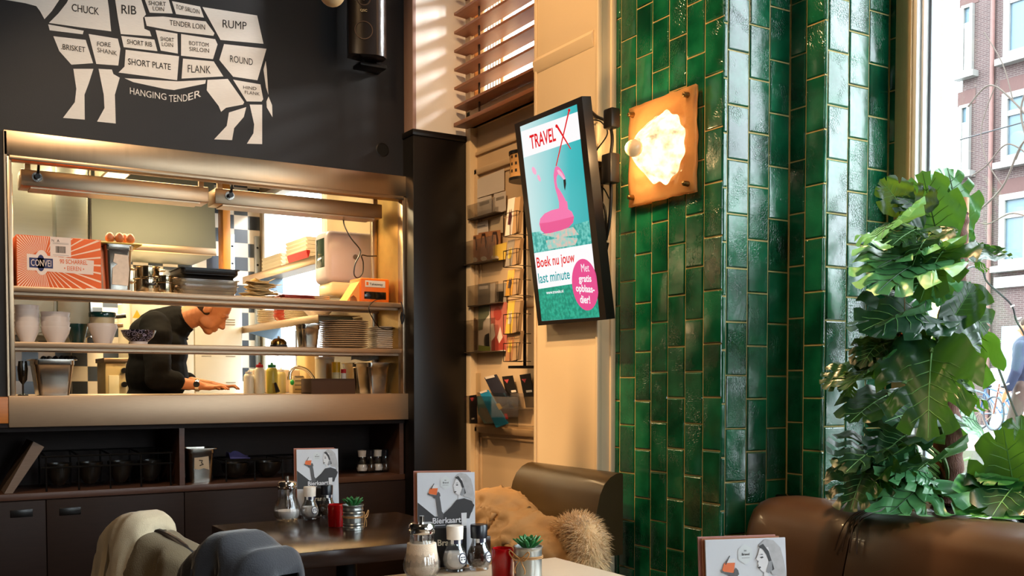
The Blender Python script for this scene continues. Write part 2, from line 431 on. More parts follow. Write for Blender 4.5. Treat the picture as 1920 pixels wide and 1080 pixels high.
# ================================================================== THE SETTING
V = 4.9            # plane of the kitchen wall
UC = 2.53          # plane of the cream column
UP = 2.62          # plane of the tiled pillar
ZT = 4.1           # ceiling
HX0, HX1, HZ0, HZ1 = 0.45, 2.30, 1.194, 2.216     # opening of the serving hatch

m = MB().box(-4, 3.5, -4, 7.9, -.08, 0); struct(m.build('floor', FLOORM))
m = MB().box(-4, 3.6, -4, 5.05, ZT, ZT + .1); struct(m.build('ceiling', CEILM))
m = MB().box(-4.0, 3.42, -4.1, 14, ZT + .15, 14.0); struct(m.build('wall_upper_floors', mat('upper_brick', '#6a5048', .9)))  # unseen upper storeys, added to keep sky light off the facade opposite
m = MB().box(-4.1, -4, -4, 5.05, 0, ZT); struct(m.build('wall_left', ROOMM))
m = MB().box(-4.1, 1.5, -4.1, -4, 0, ZT).box(3.2, 3.42, -4.1, -4, 0, ZT).box(1.5, 3.2, -4.1, -4, 0, .9).box(1.5, 3.2, -4.1, -4, 3.3, ZT); struct(m.build('wall_back', ROOMM))
m = MB()
for x_ in (1.5, 2.32, 3.14): m.box(x_, x_ + .06, -4.08, -4.02, .9, 3.3)
m.box(1.5, 3.2, -4.08, -4.02, .9, .96).box(1.5, 3.2, -4.08, -4.02, 3.24, 3.3)
bw_ = struct(m.build('window_4', CREAM)); MB().box(1.53, 3.17, -4.055, -4.05, .93, 3.27).build('glass_pane', PANE, bw_)  # unseen back window, added and placed to light menus and camera-facing sides
# black kitchen wall around the hatch
m = MB().box(-4, 2.324, V, 5.05, 2.30, ZT).box(-4, .44, V, 5.05, 1.057, 2.30).box(-4, -1.26, V, 5.05, 0, 1.057).box(-4, 2.75, 5.32, 5.37, 0, 1.06)
hole = ony(717, 281, V)
wf = struct(m.build('wall_front', BLACKWALL))
# round hole in the black wall
m = MB(); c = hole; ring = [(c.x + .032 * math.cos(a), V - .0015, c.z + .032 * math.sin(a)) for a in [2 * math.pi * i / 24 for i in range(24)]]
m.use(0).poly(ring[::-1])
m.use(1)
for i in range(24):
    a0 = 2 * math.pi * i / 24; a1 = 2 * math.pi * (i + 1) / 24
    m.add([(c.x + r_ * math.cos(a), V - d_, c.z + r_ * math.sin(a)) for a, r_, d_ in ((a0, .032, .003), (a1, .032, .003), (a1, .037, .001), (a0, .037, .001))], [(0, 1, 2, 3)])
tag(m.build('cable_hole', [mat('hole_dark', '#050505', .9), BLACKPL]), 'round black cable hole in the black wall above the hatch', 'cable hole')

# white pier right of the hatch, black dado below it
yP = 4.79
zP = 2.565
m = MB().use(0).box(2.33, 2.85, yP + .012, 5.05, zP, ZT).use(1)
m.box(2.324, 2.345, yP + .006, 5.05, zP, ZT, b=.004)
struct(m.build('wall_corner', [WHITEWALL, PINKTRIM]))
m = MB().box(2.318, 2.66, yP - .01, 5.06, 0, zP - .03, b=.004).box(2.312, 2.66, yP - .018, 5.06, zP - .032, zP, b=.005)
struct(m.build('trim_1', BLACKPANEL))

# cream column between door and tiles
YC0 = onx(1003, 500, UC).y; YC1 = onx(1153, 500, UP).y
m = MB().box(UC, 3.6, YC1, YC0, 0, ZT)
m.box(UP - .028, UP - .001, YC1 - .010, YC1 + .01, 0, ZT, b=.005)                # bead next to the tiles
m.box(UC - .006, UC + .02, YC1 - .006, YC1 + .012, 0, ZT, b=.005)
m.box(UC - .007, UC, YC0 - .02, YC0, 0, ZT, b=.004)
zA = 2.66
m.prism([(UC - .001, YC0, zA), (UC - .008, YC0, zA + .01), (UC - .016, YC0, zA + .05), (UC - .001, YC0, zA + .07)], (0, YC1 - YC0 + .03, 0))   # moulding
struct(m.build('column', CREAM))

# tiled pillar, stepped in plan
P1 = onx(1354, 500, UP)
YA = P1.y
XB = ony(1478, 500, YA).x
YB = onx(1543, 500, XB).y
XCn = 3.321
YD = YB - .035
m = MB()
g = .004
# grout body
m.use(1)
m.box(UP + g, 3.6, YA + g, YC1 - .001, 0, ZT)
m.box(XB + g, 3.6, YB + g, YA + g, 0, ZT)
m.box(XCn + g, 3.6, YD + .001, YB + g, 0, ZT)
def tiles(m, o, du, nrm, widths, z0, z1, h=.2, seed=0):
    rr = random.Random(seed); o = Vector(o); du = Vector(du); nrm = Vector(nrm); x = 0
    for ci, w_ in enumerate(widths):
        z = z0 - (h / 2 if ci % 2 else 0) - rr.uniform(0, .03)
        while z < z1:
            gp = .0022; a0, a1 = x + gp, x + w_ - gp; b0, b1 = max(z0, z + gp), min(z1, z + h - gp)
            if b1 - b0 > .01:
                j = [rr.uniform(-.0012, .0012) for _ in range(4)]; e = .005
                tl = [rr.uniform(-.0012, .0012) for _ in range(2)]
                def P(u, zz, d): return o + du * u + Vector((0, 0, zz)) + nrm * d
                outer = [P(a0 + j[0], b0, -.004), P(a1 + j[1], b0 + j[0], -.004), P(a1 + j[2], b1, -.004), P(a0 + j[3], b1 + j[1], -.004)]
                mid = [P(a0 + e * .4, b0 + e * .4, -.0005), P(a1 - e * .4, b0 + e * .4, -.0005), P(a1 - e * .4, b1 - e * .4, -.0005), P(a0 + e * .4, b1 - e * .4, -.0005)]
                inner = [P(a0 + e, b0 + e, .001 + tl[0]), P(a1 - e, b0 + e, .001 - tl[0] + tl[1]), P(a1 - e, b1 - e, .001 + tl[0]), P(a0 + e, b1 - e, .001 - tl[1])]
                fs = []
                for k in range(4):
                    n = (k + 1) % 4; fs += [(k, n, 4 + n, 4 + k), (4 + k, 4 + n, 8 + n, 8 + k)]
                fs.append((8, 9, 10, 11))
                m.add(outer + mid + inner, fs)
            z += h
        x += w_
m.use(0)
wl = YC1 - YA
cut = wl - 6 * .103 if wl > 6 * .103 else .05
nfull = int((wl - .03) / .103)
ws = [.103] * nfull + [wl - .103 * nfull]
tiles(m, (UP, YA, 0), (0, 1, 0), (-1, 0, 0), ws, 0, ZT, seed=1)               # face towards the room
d1 = XB - UP
tiles(m, (UP, YA, 0), (1, 0, 0), (0, -1, 0), [d1 * .07, d1 * .31, d1 * .31, d1 * .31], 0, ZT, seed=2)
tiles(m, (XB, YB, 0), (0, 1, 0), (-1, 0, 0), [(YA - YB) * .54, (YA - YB) * .46], 0, ZT, seed=3)
d2 = XCn - XB
tiles(m, (XB, YB, 0), (1, 0, 0), (0, -1, 0), [d2 * .05, d2 * .317, d2 * .317, d2 * .316], 0, ZT, seed=4)
tiles(m, (XCn, YD, 0), (0, 1, 0), (-1, 0, 0), [YB - YD], 0, ZT, seed=5)
struct(m.build('tiled_pillar', [TILE, GROUT], angle=20))

# street window, right of the pillar
ZS = .82
Yw = YD
m = MB().box(3.30, 3.42, -4, Yw, 0, ZS - .03).box(3.30, 3.42, -4, Yw, 3.75, ZT).box(3.30, 3.42, -4, -1.2, ZS - .03, 3.75).box(3.34, 3.42, Yw - .055, 3.0, ZS - .03, 3.75)
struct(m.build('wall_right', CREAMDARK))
FRAMEW = mat('white_frame_paint', '#e8e6e0', .4, var=.03); FRAMET = mat('tan_frame_paint', '#d9b27c', .5, var=.08, stretch=(10, 10, 1))
FRAMEG = mat('grey_frame_paint', '#7f8791', .5, var=.05)
m = MB()
m.use(0).box(3.312, 3.36, Yw - .07, Yw, ZS, 3.75, b=.003).box(3.32, 3.36, Yw - .04, Yw - .034, ZS, 3.75)
m.use(1).box(3.322, 3.372, Yw - .088, Yw - .066, ZS, 3.75, b=.003).box(3.345, 3.40, Yw - .101, Yw - .084, ZS, 3.75, b=.004)
m.use(2).box(3.375, 3.40, Yw - .112, Yw - .098, ZS, 3.75)
m.use(1).box(3.33, 3.40, -1.2, Yw - .09, 3.62, 3.75).box(3.33, 3.40, -1.2, Yw - .09, ZS, ZS + .05).box(3.33, 3.40, -1.2, -1.1, ZS, 3.75).box(3.33, 3.40, .40, .47, ZS, 3.75)
wn = struct(m.build('window_1', [FRAMET, FRAMEW, FRAMEG]))
m = MB().box(3.376, 3.382, -1.15, Yw - .095, ZS + .04, 3.63); m.build('glass_pane', PANE, wn)
SILLM = mat('black_stone_sill', '#1c1715', .14, var=.3, scale=30)
m = MB().box(2.90, 3.33, -1.2, YA - .002, ZS - .035, ZS, b=.006)
struct(m.build('window_sill', SILLM))

# door recess: casing, leaf with panels, transom
UD = 2.67
YJ = yP - .012
zTr = 2.60                                                    # underside of the transom
m = MB()
m.box(UD + .02, UD + .07, YC0 - .02, YJ, 3.9, ZT)
m.box(2.63, 2.72, YJ - .045, YJ + .01, 0, ZT, b=.004)          # left jamb
m.box(2.63, 2.73, YC0, YJ, zTr - .0, zTr + .09, b=.004)        # transom rail
struct(m.build('trim_2', CREAM))
DY0, DY1 = YC0 - .12, YJ - .045
m = MB()
m.box(UD, UD + .045, DY0, DY1, 0, zTr, b=.003)
def panel(m, y0, y1, z0, z1, x):
    # bolection moulding frame around a sunk field
    for a, b_, c_, d_ in ((y0, y1, z1 - .035, z1), (y0, y1, z0, z0 + .035), (y0, y0 + .035, z0, z1), (y1 - .035, y1, z0, z1)):
        m.box(x - .016, x + .002, a, b_, c_, d_, b=.007)
    for k in (.05,):
        for a, b_, c_, d_ in ((y0 + k, y1 - k, z1 - k - .012, z1 - k), (y0 + k, y1 - k, z0 + k, z0 + k + .012), (y0 + k, y0 + k + .012, z0 + k, z1 - k), (y1 - k - .012, y1 - k, z0 + k, z1 - k)):
            m.box(x - .006, x + .002, a, b_, c_, d_, b=.003)
yl = onx(893, 500, UD).y; yr = DY0 + .1
panel(m, yr, yl, onx(930, 300, UD).z - .3 + .28, 2.30, UD) if False else None
panel(m, yr, yl, 1.62, 2.385, UD)
panel(m, yr, yl, .62, 1.02, UD)
panel(m, yr, yl, .12, .50, UD)
m.box(UD - .012, UD + .002, DY0, DY1, 2.455, 2.475, b=.004)
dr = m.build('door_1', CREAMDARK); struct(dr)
for z in (2.30 - .08, 2.04 - .01, 1.235):
    h = MB().cyl((UD - .016, YJ - .03, z - .07), (UD - .016, YJ - .03, z + .07), .011, seg=10).cyl((UD - .016, YJ - .03, z - .003), (UD - .016, YJ - .03, z + .003), .0125, seg=10)
    h.box(UD - .008, UD + .001, YJ - .085, YJ - .03, z - .068, z + .068, b=.002)
    h.build('hinge', mat('painted_hinge', '#b7a07c', .4, .3, var=.1), dr)
# transom window above the door
m = MB()
for y in (YC0 - .02, YJ - .09): m.box(2.68, 2.74, y, y + .06, zTr + .09, 3.9, b=.004)
for k in range(6):
    y = YJ - .115 - k * .028; m.box(2.70, 2.715, y, y + .010, zTr + .09, 3.9)
m.box(2.68, 2.74, YJ - .30, YJ - .27, zTr + .09, 3.9, b=.004)
t2 = struct(m.build('window_2', CREAM))
m = MB().box(2.722, 2.727, YC0 - .01, YJ, zTr + .08, 3.9); m.build('glass_pane', PANE, t2)
lamp('transom_portal', 'AREA', (2.76, (YC0 + YJ) / 2, 3.3), 1, (1, 1, 1), YJ - YC0, (-1, (YC0 + YJ) / 2, 3.3), sy=1.3, portal=True)

# wooden louvre blind in front of the transom
bl = thing('slatted_blind', 'brown wooden slatted blind in front of the bright transom window', 'blind', (2.60, (YC0 + YJ) / 2, zTr))
ySL = YJ - .01
z0b = onx(1003, 172, UC).z
n = 0
for k in range(14):
    z = 2.70 + k * .097
    if z > 3.95: break
    mm = MB()
    mm.prism([(2.555, YC0 + .004, z), (2.555, YC0 + .004, z + .013), (2.645, YC0 + .004, z + .005), (2.645, YC0 + .004, z - .008)], (0, ySL - YC0, 0))
    mm.build('slat', SLATWOOD, bl, angle=25)
mm = MB().box(2.55, 2.66, YC0 + .004, YC0 + .004 + ySL - YC0, 2.60, 2.622, b=.003); mm.build('bottom_rail', SLATWOOD, bl)
mm = MB().box(2.655, 2.675, YJ - .05, YJ - .012, 2.61, 3.95); mm.build('stile', mat('stile_wood', '#c08a50', .5, var=.2), bl)
yq = onx(900, 150, 2.60).y
mm = MB().box(2.596, 2.602, yq, yq + .012, 2.61, 3.95); mm.build('ladder_tape', mat('ladder_tape_cloth', '#3a2a20', .8), bl)

# ------------------------------------------------------------------ kitchen shell behind the hatch
KX0, KX1, KY1, KZ = -.7, 2.42, 7.68, 2.75
m = MB().box(KX0 - .1, KX1 + .1, 5.06, KY1 + .1, KZ, KZ + .08); struct(m.build('ceiling_kitchen', CEILM))
m = MB().box(KX0 - .1, KX0, 5.06, KY1, 0, KZ); struct(m.build('wall_kitchen_left', CHECK))
m = MB().box(KX0, KX1 + .1, KY1, KY1 + .1, 0, KZ); struct(m.build('wall_kitchen_back', CHECK))
wy0, wy1 = onx(614, 500, KX1).y, onx(497, 500, KX1).y
m = MB().box(KX1, KX1 + .1, 5.06, wy0, 0, KZ).box(KX1, KX1 + .1, wy1, KY1, 0, KZ).box(KX1, KX1 + .1, wy0, wy1, 0, 1.18).box(KX1, KX1 + .1, wy0, wy1, 2.68, KZ)
struct(m.build('wall_kitchen_right', mat('kitchen_white_tile', '#a8997c', .3, var=.06, scale=4)))
m = MB()
for a, b_ in ((wy0, wy0 + .05), (wy1 - .05, wy1)): m.box(KX1 - .02, KX1 + .06, a, b_, 1.18, 2.68, b=.004)
m.box(KX1 - .02, KX1 + .06, wy0, wy1, 1.18, 1.23, b=.004).box(KX1 - .02, KX1 + .06, wy0, wy1, 2.63, 2.68, b=.004)
ym = onx(553, 640, KX1).y; m.box(KX1 + .01, KX1 + .05, ym - .02, ym + .02, 1.2, 1.62)
kw = struct(m.build('window_3', FRAMEW)); MB().box(KX1 + .03, KX1 + .036, wy0, wy1, 1.2, 2.66).build('glass_pane', PANE, kw)
lamp('kitchen_window_portal', 'AREA', (KX1 + .08, (wy0 + wy1) / 2, 1.93), 1, (1, 1, 1), wy1 - wy0, (-1, (wy0 + wy1) / 2, 1.93), sy=1.5, portal=True)
# ================================================================== BUTCHER'S MURAL (chalk paint on the black wall)
def mw_(x, y, d=.0012):                    # a mark on the wall -> point on the wall's plane
    p = ony(x / 3.6, y / 3.6, V); return (p.x, V - d, p.z)
mural = thing('butcher_mural', 'large white painted cow with named beef cuts on the black wall', 'mural', (1.1, V, 2.7))
CUTS = {
 'head_panel': [(-110, -50), (-40, -120), (-120, -200), (-240, -90), (-310, 30), (-250, 62), (-150, -5)],
 'neck_panel': [(-20, -130), (-95, -35), (0, -5), (70, 5), (170, 22), (245, 42), (270, 75), (300, 130), (350, 75), (400, 0), (455, -70)],
 'chuck_panel': [(490, -60), (718, -60), (735, 60), (750, 212), (540, 185), (330, 155), (395, 90), (450, 20)],
 'chuck_strip': [(325, 165), (565, 208), (558, 232), (335, 205)],
 'rib_panel': [(768, -60), (935, -60), (985, 98), (965, 120), (975, 195), (1010, 210), (1022, 246), (815, 230), (795, 120)],
 'short_loin_panel': [(960, -50), (1130, -30), (1165, 92), (1010, 86), (985, 20)],
 'top_sirloin_panel': [(1160, 8), (1350, 45), (1376, 119), (1188, 96)],
 'tenderloin_panel': [(975, 115), (1100, 112), (1388, 145), (1447, 225), (1440, 242), (1200, 215), (990, 175)],
 'rump_panel': [(1366, 48), (1735, 105), (1778, 296), (1488, 270)],
 'brisket_panel': [(360, 245), (578, 270), (628, 427), (482, 437), (400, 345)],
 'fore_shank_panel': [(598, 230), (795, 262), (812, 330), (798, 443), (650, 432)],
 'short_rib_panel': [(818, 243), (1042, 268), (1062, 346), (835, 319)],
 'lower_loin_panel': [(1050, 203), (1197, 228), (1200, 362), (1085, 342)],
 'bottom_sirloin_panel': [(1222, 230), (1452, 265), (1468, 300), (1437, 400), (1222, 376)],
 'short_plate_panel': [(848, 336), (1208, 380), (1195, 542), (800, 490), (840, 450)],
 'flank_panel': [(1235, 396), (1442, 415), (1507, 516), (1225, 531)],
 'round_panel': [(1512, 298), (1798, 330), (1737, 542), (1573, 518), (1480, 405)],
 'hanging_tender_panel': [(840, 528), (1200, 550), (1390, 540), (1385, 565), (1175, 608), (1110, 600), (900, 555)],
 'udder_panel': [(1400, 540), (1537, 533), (1648, 690), (1640, 706), (1525, 728), (1492, 755), (1475, 715), (1395, 610)],
 'hind_flank_panel': [(1573, 538), (1757, 570), (1776, 670), (1765, 686), (1665, 685)],
 'front_leg_panel': [(495, 465), (630, 465), (600, 560), (570, 640), (572, 808), (425, 796), (505, 690), (515, 600)],
 'fore_leg_panel': [(665, 465), (755, 470), (765, 500), (808, 525), (775, 640), (781, 834), (655, 821), (705, 730), (700, 640), (680, 540)],
 'hind_leg_panel': [(1662, 723), (1645, 790), (1580, 865), (1566, 946), (1445, 941), (1530, 850), (1545, 760)],
 'rear_leg_panel': [(1685, 706), (1769, 707), (1769, 973), (1666, 970), (1710, 900), (1715, 840)],
 'tail_panel': [(1793, 412), (1800, 470), (1811, 640), (1795, 590), (1778, 470)],
 'tail_tuft_panel': [(1812, 652), (1836, 710), (1839, 792), (1800, 725), (1798, 685)],
}
WORDS = {
 'chuck_panel': [('CHUCK', 485, 75, 668, 103, 50)], 'rib_panel': [('RIB', 820, 92, 920, 100, 60)],
 'short_loin_panel': [('SHORT', 1002, 34, 1120, 42, 28), ('LOIN', 1032, 71, 1107, 77, 28)],
 'top_sirloin_panel': [('TOP SIRLOIN', 1187, 60, 1347, 96, 30)], 'tenderloin_panel': [('TENDER LOIN', 1145, 170, 1384, 202, 36)],
 'rump_panel': [('RUMP', 1503, 186, 1664, 202, 54)], 'brisket_panel': [('.BRISKET', 412, 332, 576, 354, 36)],
 'fore_shank_panel': [('FORE', 655, 311, 747, 318, 30), ('SHANK', 657, 352, 790, 376, 31)],
 'short_rib_panel': [('SHORT RIB', 858, 297, 1026, 317, 32)],
 'lower_loin_panel': [('SHORT', 1083, 275, 1174, 284, 27), ('LOIN', 1092, 311, 1168, 319, 27)],
 'bottom_sirloin_panel': [('BOTTOM', 1276, 304, 1408, 318, 28), ('SIRLOIN', 1278, 344, 1411, 357, 28)],
 'short_plate_panel': [('SHORT PLATE', 864, 435, 1152, 473, 42)], 'flank_panel': [('FLANK', 1267, 489, 1421, 497, 52)],
 'round_panel': [('ROUND', 1553, 418, 1706, 442, 46)],
 'hind_flank_panel': [('HIND', 1641, 600, 1730, 610, 22), ('FLANK', 1652, 633, 1753, 646, 22)],
}
def wall_words(name, items, material, parent):
    m = MB()
    for s_, xa, ya, xb, yb_, cap in items:
        a = Vector(mw_(xa, ya, .002)); b = Vector(mw_(xb, yb_, .002)); up = Vector(mw_(xa, ya - cap, .002)).z - a.z
        m.text(s_, lambda u, v: (a.x + u, V - .002, a.z + v), 0, b.x - a.x, 0, up, slope=(b.z - a.z) / (b.x - a.x) * ((b.x - a.x) / 1.0) / (b.x - a.x), off=.006)
    return m.build(name, material, parent, flat=True)
for nm, pts in CUTS.items():
    p = MB().poly([mw_(x, y) for x, y in pts][::-1]).build(nm, CHALK, mural, flat=True)
    if nm in WORDS: wall_words('lettering', WORDS[nm], INK, p)
wall_words('hanging_tender_lettering', [('HAN', 877, 634, 980, 654, 44), ('GING', 986, 656, 1122, 676, 44), ('TEND', 1140, 690, 1265, 684, 48), ('ER', 1270, 680, 1356, 652, 48)], CHALK, mural)

# ================================================================== LOUDSPEAKER, PENDANT BULB
sp0 = ony(655, 60, V - .17); sp1 = ony(732, 60, V - .10)
zb = ony(690, 108, V - .15).z
spk = thing('wall_loudspeaker', 'black loudspeaker on a bracket high on the black wall', 'speaker', ((sp0.x + sp1.x) / 2, V, zb))
def speaker_plan(t):
    return [(sp0.x, V - .16), (sp0.x + .012, V - .175), (sp0.x + .12, V - .215), (sp0.x + .165, V - .21), (sp0.x + .195, V - .18), (sp0.x + .20, V - .12), (sp0.x + .13, V - .06), (sp0.x + .02, V - .09)]
m = MB(); pl = speaker_plan(0)
m.prism([(x, y, zb) for x, y in pl], (0, 0, .42)); bd = m.build('cabinet', mat('speaker_case', '#241d1b', .22, var=.1, coat=.3), spk, angle=50)
fa = Vector((sp0.x + .012, V - .1765, 0)); fb = Vector((sp0.x + .12, V - .2165, 0)); fd = (fb - fa).normalized(); fn = Vector((fd.y, -fd.x, 0))
def fcirc(cx, z, r, r2, mm, d=.002):
    n = 28
    for i in range(n):
        a0, a1 = 2 * math.pi * i / n, 2 * math.pi * (i + 1) / n
        mm.add([tuple(fa + fd * (cx + rr * math.cos(a)) + Vector((0, 0, z + rr * math.sin(a))) + fn * d) for a, rr in ((a0, r), (a1, r), (a1, r2), (a0, r2))], [(0, 1, 2, 3)])
m = MB(); fcirc(.057, zb + .115, .045, .041, m); m.build('woofer_ring', mat('speaker_ring', '#5b4a40', .4, .5), spk)
m = MB(); fcirc(.057, zb + .27, .036, .03, m); fcirc(.057, zb + .27, .012, .004, m); m.build('tweeter_ring', mat('speaker_ring'," #5b4a40", .4, .5) if False else MATS['speaker_ring'], spk)
m = MB(); m.text('QSC', lambda u, v: tuple(fa + fd * (.040 + u) + Vector((0, 0, zb + .205 + v)) + fn * .0025), 0, .034, 0, .012); m.build('badge', mat('badge_metal', '#d9c79a', .4, .4), spk, flat=True)
m = MB(); bx = sp0.x + .215
m.box(bx - .008, bx + .012, V - .03, V - .001, zb - .03, zb + .17, b=.003).box(sp0.x + .08, bx + .01, V - .12, V - .02, zb - .03, zb - .012, b=.003).cyl((sp0.x + .10, V - .10, zb - .03), (sp0.x + .10, V - .10, zb + .01), .008)
m.build('bracket', BLACKMT, spk)
for z in (zb - .02, zb + .155): MB().ball((bx + .002, V - .034, z), .006, 8, 6).build('bracket_screw', CHROME, spk)
m = MB().tube(catmull([(bx - .02, V - .14, zb + .31), (bx, V - .10, zb + .34), (bx + .02, V - .04, zb + .40), (bx + .015, V - .01, zb + .5)]), .003, 6); m.build('cable', mat('pale_cable', '#c9d4cc', .5), spk)
pb = onz(623, -12, 2.62)
m = MB(); pend = thing('pendant_bulb', 'bare round frosted bulb hanging in front of the black wall', 'pendant lamp', (pb.x, pb.y, pb.z))
MB().ball((pb.x, pb.y, pb.z), .045, 20, 12).build('bulb', mat('frosted_bulb', '#d9b98a', .35, var=.03), pend)
MB().cyl((pb.x, pb.y, pb.z + .04), (pb.x, pb.y, pb.z + .11), .018).build('socket', BLACKPL, pend)
MB().cyl((pb.x, pb.y, pb.z + .11), (pb.x, pb.y, ZT), .003, seg=6).build('cord', BLACKPL, pend)

# ================================================================== SERVING HATCH
ht = thing('serving_hatch', 'stainless steel serving hatch with two shelves in the black wall', 'serving hatch', (1.37, V, HZ0))
HD = .33                                       # depth
m = MB().box(.42, 2.321, V - .03, V + .04, HZ1 + .012, 2.336, b=.003); m.build('header', STEELV, ht)
m = MB().box(.44, 2.305, V - .036, V + .03, HZ1 - .006, HZ1 + .014, b=.004); m.build('header_lip', STEEL, ht)
m = MB().box(.425, .45, V - .03, V + .03, HZ0 - .01, HZ1 + .01, b=.003).box(.42, .432, V - .03, V + .03, HZ0 - .13, 2.33); m.build('front_post', STEELV, ht)
m = MB().box(2.298, 2.318, V - .03, V + .03, HZ0, HZ1 + .01, b=.003); m.build('front_post', STEELV, ht)
m = MB().box(2.318, 2.345, V - .018, V + .12, HZ0 - .135, HZ1 + .12); m.build('side_cheek', STEELV, ht)
m = MB().box(2.30, 2.318, V + .03, V + HD, HZ0, HZ1 + .05); m.build('jamb_panel', mat('stained_brass_panel', '#a98a4a', .4, .7, var=.35, scale=9, bump=.05), ht)
m = MB().box(.432, .445, V + .03, V + HD, HZ0, HZ1 + .05); m.build('jamb_panel', STEELV, ht)
for x in (.455, 2.27):
    m = MB().box(x, x + .028, V + HD - .03, V + HD, HZ0, HZ1, b=.003); m.build('rear_post', STEELV, ht)
for z, d in ((1.672, HD), (1.43, HD)):
    m = MB().box(.447, 2.30, V - .012, V + d, z - .024, z, b=.004).box(.447, 2.30, V + .02, V + .06, z - .036, z - .024).box(.447, 2.30, V + d - .05, V + d - .02, z - .036, z - .024)
    m.build('shelf', mat('satin_steel', '#b59c82', .42, .75, var=.08, scale=6, stretch=(3, 3, 40)), ht)
m = MB().box(.42, 2.352, V - .05, V + .05, 1.057, HZ0, b=.004).box(.44, 2.318, V + .03, 5.72, HZ0 - .03, HZ0 - .002); m.build('counter_front', MATS['satin_steel'], ht)
SH1, SH2, CT = 1.672, 1.43, HZ0 - .002

def heat_lamp(x0, x1, label):
    h = thing('heat_lamp', label, 'heat lamp', ((x0 + x1) / 2, V + .18, 2.14))
    MB().box(x0, x1, V + .12, V + .26, 2.130, 2.205, b=.004).build('housing', STEEL, h)
    for x in (x0 + .03, x1 - .03): MB().box(x - .012, x + .012, V + .14, V + .16, 2.205, 2.30).build('hanger', STEELV, h)
    b = MB().box(x0 + .04, x1 - .04, V + .13, V + .25, 2.123, 2.131).build('reflector_edge', STEEL, h)
    return h
h1 = heat_lamp(.50, 1.33, 'long steel heat lamp housing under the left half of the hatch header')
h2 = heat_lamp(1.36, 2.25, 'long steel heat lamp housing under the right half of the hatch header')
for h, x, z in ((h1, .565, 2.172), (h2, 1.43, 2.172)):
    s_ = MB().cyl((x, V + .12, z), (x, V + .108, z), .022, seg=16).build('switch_plate', CHROME, h)
    MB().cyl((x, V + .108, z), (x, V + .085, z), .012, seg=12).build('knob', BLACKPL, s_)
    MB().tube(catmull([(x + .004, V + .10, z + .015), (x + .005, V + .09, z + .05), (x + .01, V + .11, z + .09)]), .006, 6).build('lead', BLACKPL, h)

# ================================================================== LOW DARK CABINETS UNDER THE HATCH
XL = -1.2
cab = thing('sideboard', 'dark wood sideboard with open shelf under the serving hatch', 'sideboard', (.8, V + .2, 0))
ZB = .765
MB().box(XL, 2.325, V - .004, V + .40, ZB - .03, ZB, b=.002).build('shelf_board', DARKWOODH, cab)
MB().box(XL, 2.325, V + .395, V + .41, .1, 1.056).build('back_panel', DARKWOOD, cab)
MB().box(XL, 2.325, V - .004, V + .40, 1.036, 1.056).build('top_board', DARKWOOD, cab)
for x in (-.45, ony(341, 850, V).x, 2.300): MB().box(x - .012, x + .012, V - .004, V + .39, ZB, 1.036).build('divider', DARKWOODH, cab)
MB().box(XL, 2.325, V + .012, V + .39, .02, ZB - .03).build('carcass', DARKWOOD, cab)
xs = [XL, -.02, ony(86, 950, V).x, ony(345, 950, V).x, 1.735, 2.322]
for i in range(5):
    d = MB().box(xs[i] + .002, xs[i + 1] - .002, V - .010, V + .010, .09, ZB - .034, b=.002).build('door', DARKWOOD, cab)
    if i in (1, 2):
        p = ony(40 if i == 1 else 131, 962 if i == 1 else 958, V)
        MB().box(p.x - .045, p.x + .045, V - .0125, V - .008, p.z - .017, p.z + .017, b=.002).build('recessed_pull', mat('pull_dark', '#0c0908', .3), d)
m = MB().box(-2.2, .419, V - .05, V - .001, 1.075, HZ0 - .004, b=.003); 
lc = thing('bar_counter', 'orange oiled wood counter end left of the steel hatch', 'counter', (-.9, V, 1.04))
m.build('top', ORANGEWOOD, lc); MB().box(-2.2, .419, V - .04, V - .001, 1.057, 1.075).build('under_board', DARKWOOD, lc)
# ================================================================== KITCHEN BEHIND THE HATCH
FRIDGE = mat('steel_cabinet_panel', '#a9aca2', .3, .85, var=.08, scale=2, stretch=(2, 2, 30))
fr = thing('steel_wall_cabinet', 'tall brushed steel cabinet at the left of the kitchen', 'cabinet', (.3, 6.6, 1.5))
MB().box(-.6, 1.0, 6.42, 7.2, 1.52, 2.72, b=.01).build('body', FRIDGE, fr)
MB().box(-.59, .80, 6.405, 6.42, 1.54, 2.70, b=.004).build('door', FRIDGE, fr)
MB().box(.82, .99, 6.405, 6.42, 1.54, 2.70, b=.004).build('side_door', FRIDGE, fr)
MB().box(1.0, 1.012, 6.41, 6.43, 1.52, 2.72).build('edge_strip', CHROME, fr)
hd = thing('extractor_hood', 'wide grey steel extractor hood on the kitchen back wall', 'extractor hood', (1.3, 7.3, 2.1))
MB().prism([(1.02, 7.0, 2.16), (1.02, 7.05, 2.74), (1.02, 7.67, 2.74), (1.02, 7.67, 2.12), (1.02, 7.12, 2.12)], (.88, 0, 0)).build('canopy', mat('hood_steel', '#5f625c', .42, .8, var=.08, scale=2), hd)
MB().box(1.02, 1.90, 6.985, 7.03, 2.12, 2.17, b=.006).build('gutter', STEEL, hd)
lf = thing('kitchen_light_fixture', 'glowing cream light box under the kitchen ceiling beside the steel cabinet', 'ceiling light', (1.12, 6.6, 2.4))
a = ony(190, 412, 6.35); b_ = ony(252, 380, 6.0)
MB().box(1.03, 1.17, 6.03, 6.40, 2.43, 2.53, b=.006).build('box', mat('fixture_cream', '#efe0b8', .4, var=.03), lf)
MB().box(1.045, 1.155, 6.045, 6.385, 2.424, 2.431).build('diffuser', emit('fixture_glow', '#fff0c8', 2.2), lf)
MB().box(1.09, 1.11, 6.2, 6.22, 2.53, KZ).build('stem', STEEL, lf)
x0, x1 = ony(416, 430, 7.45).x, ony(430, 430, 7.45).x
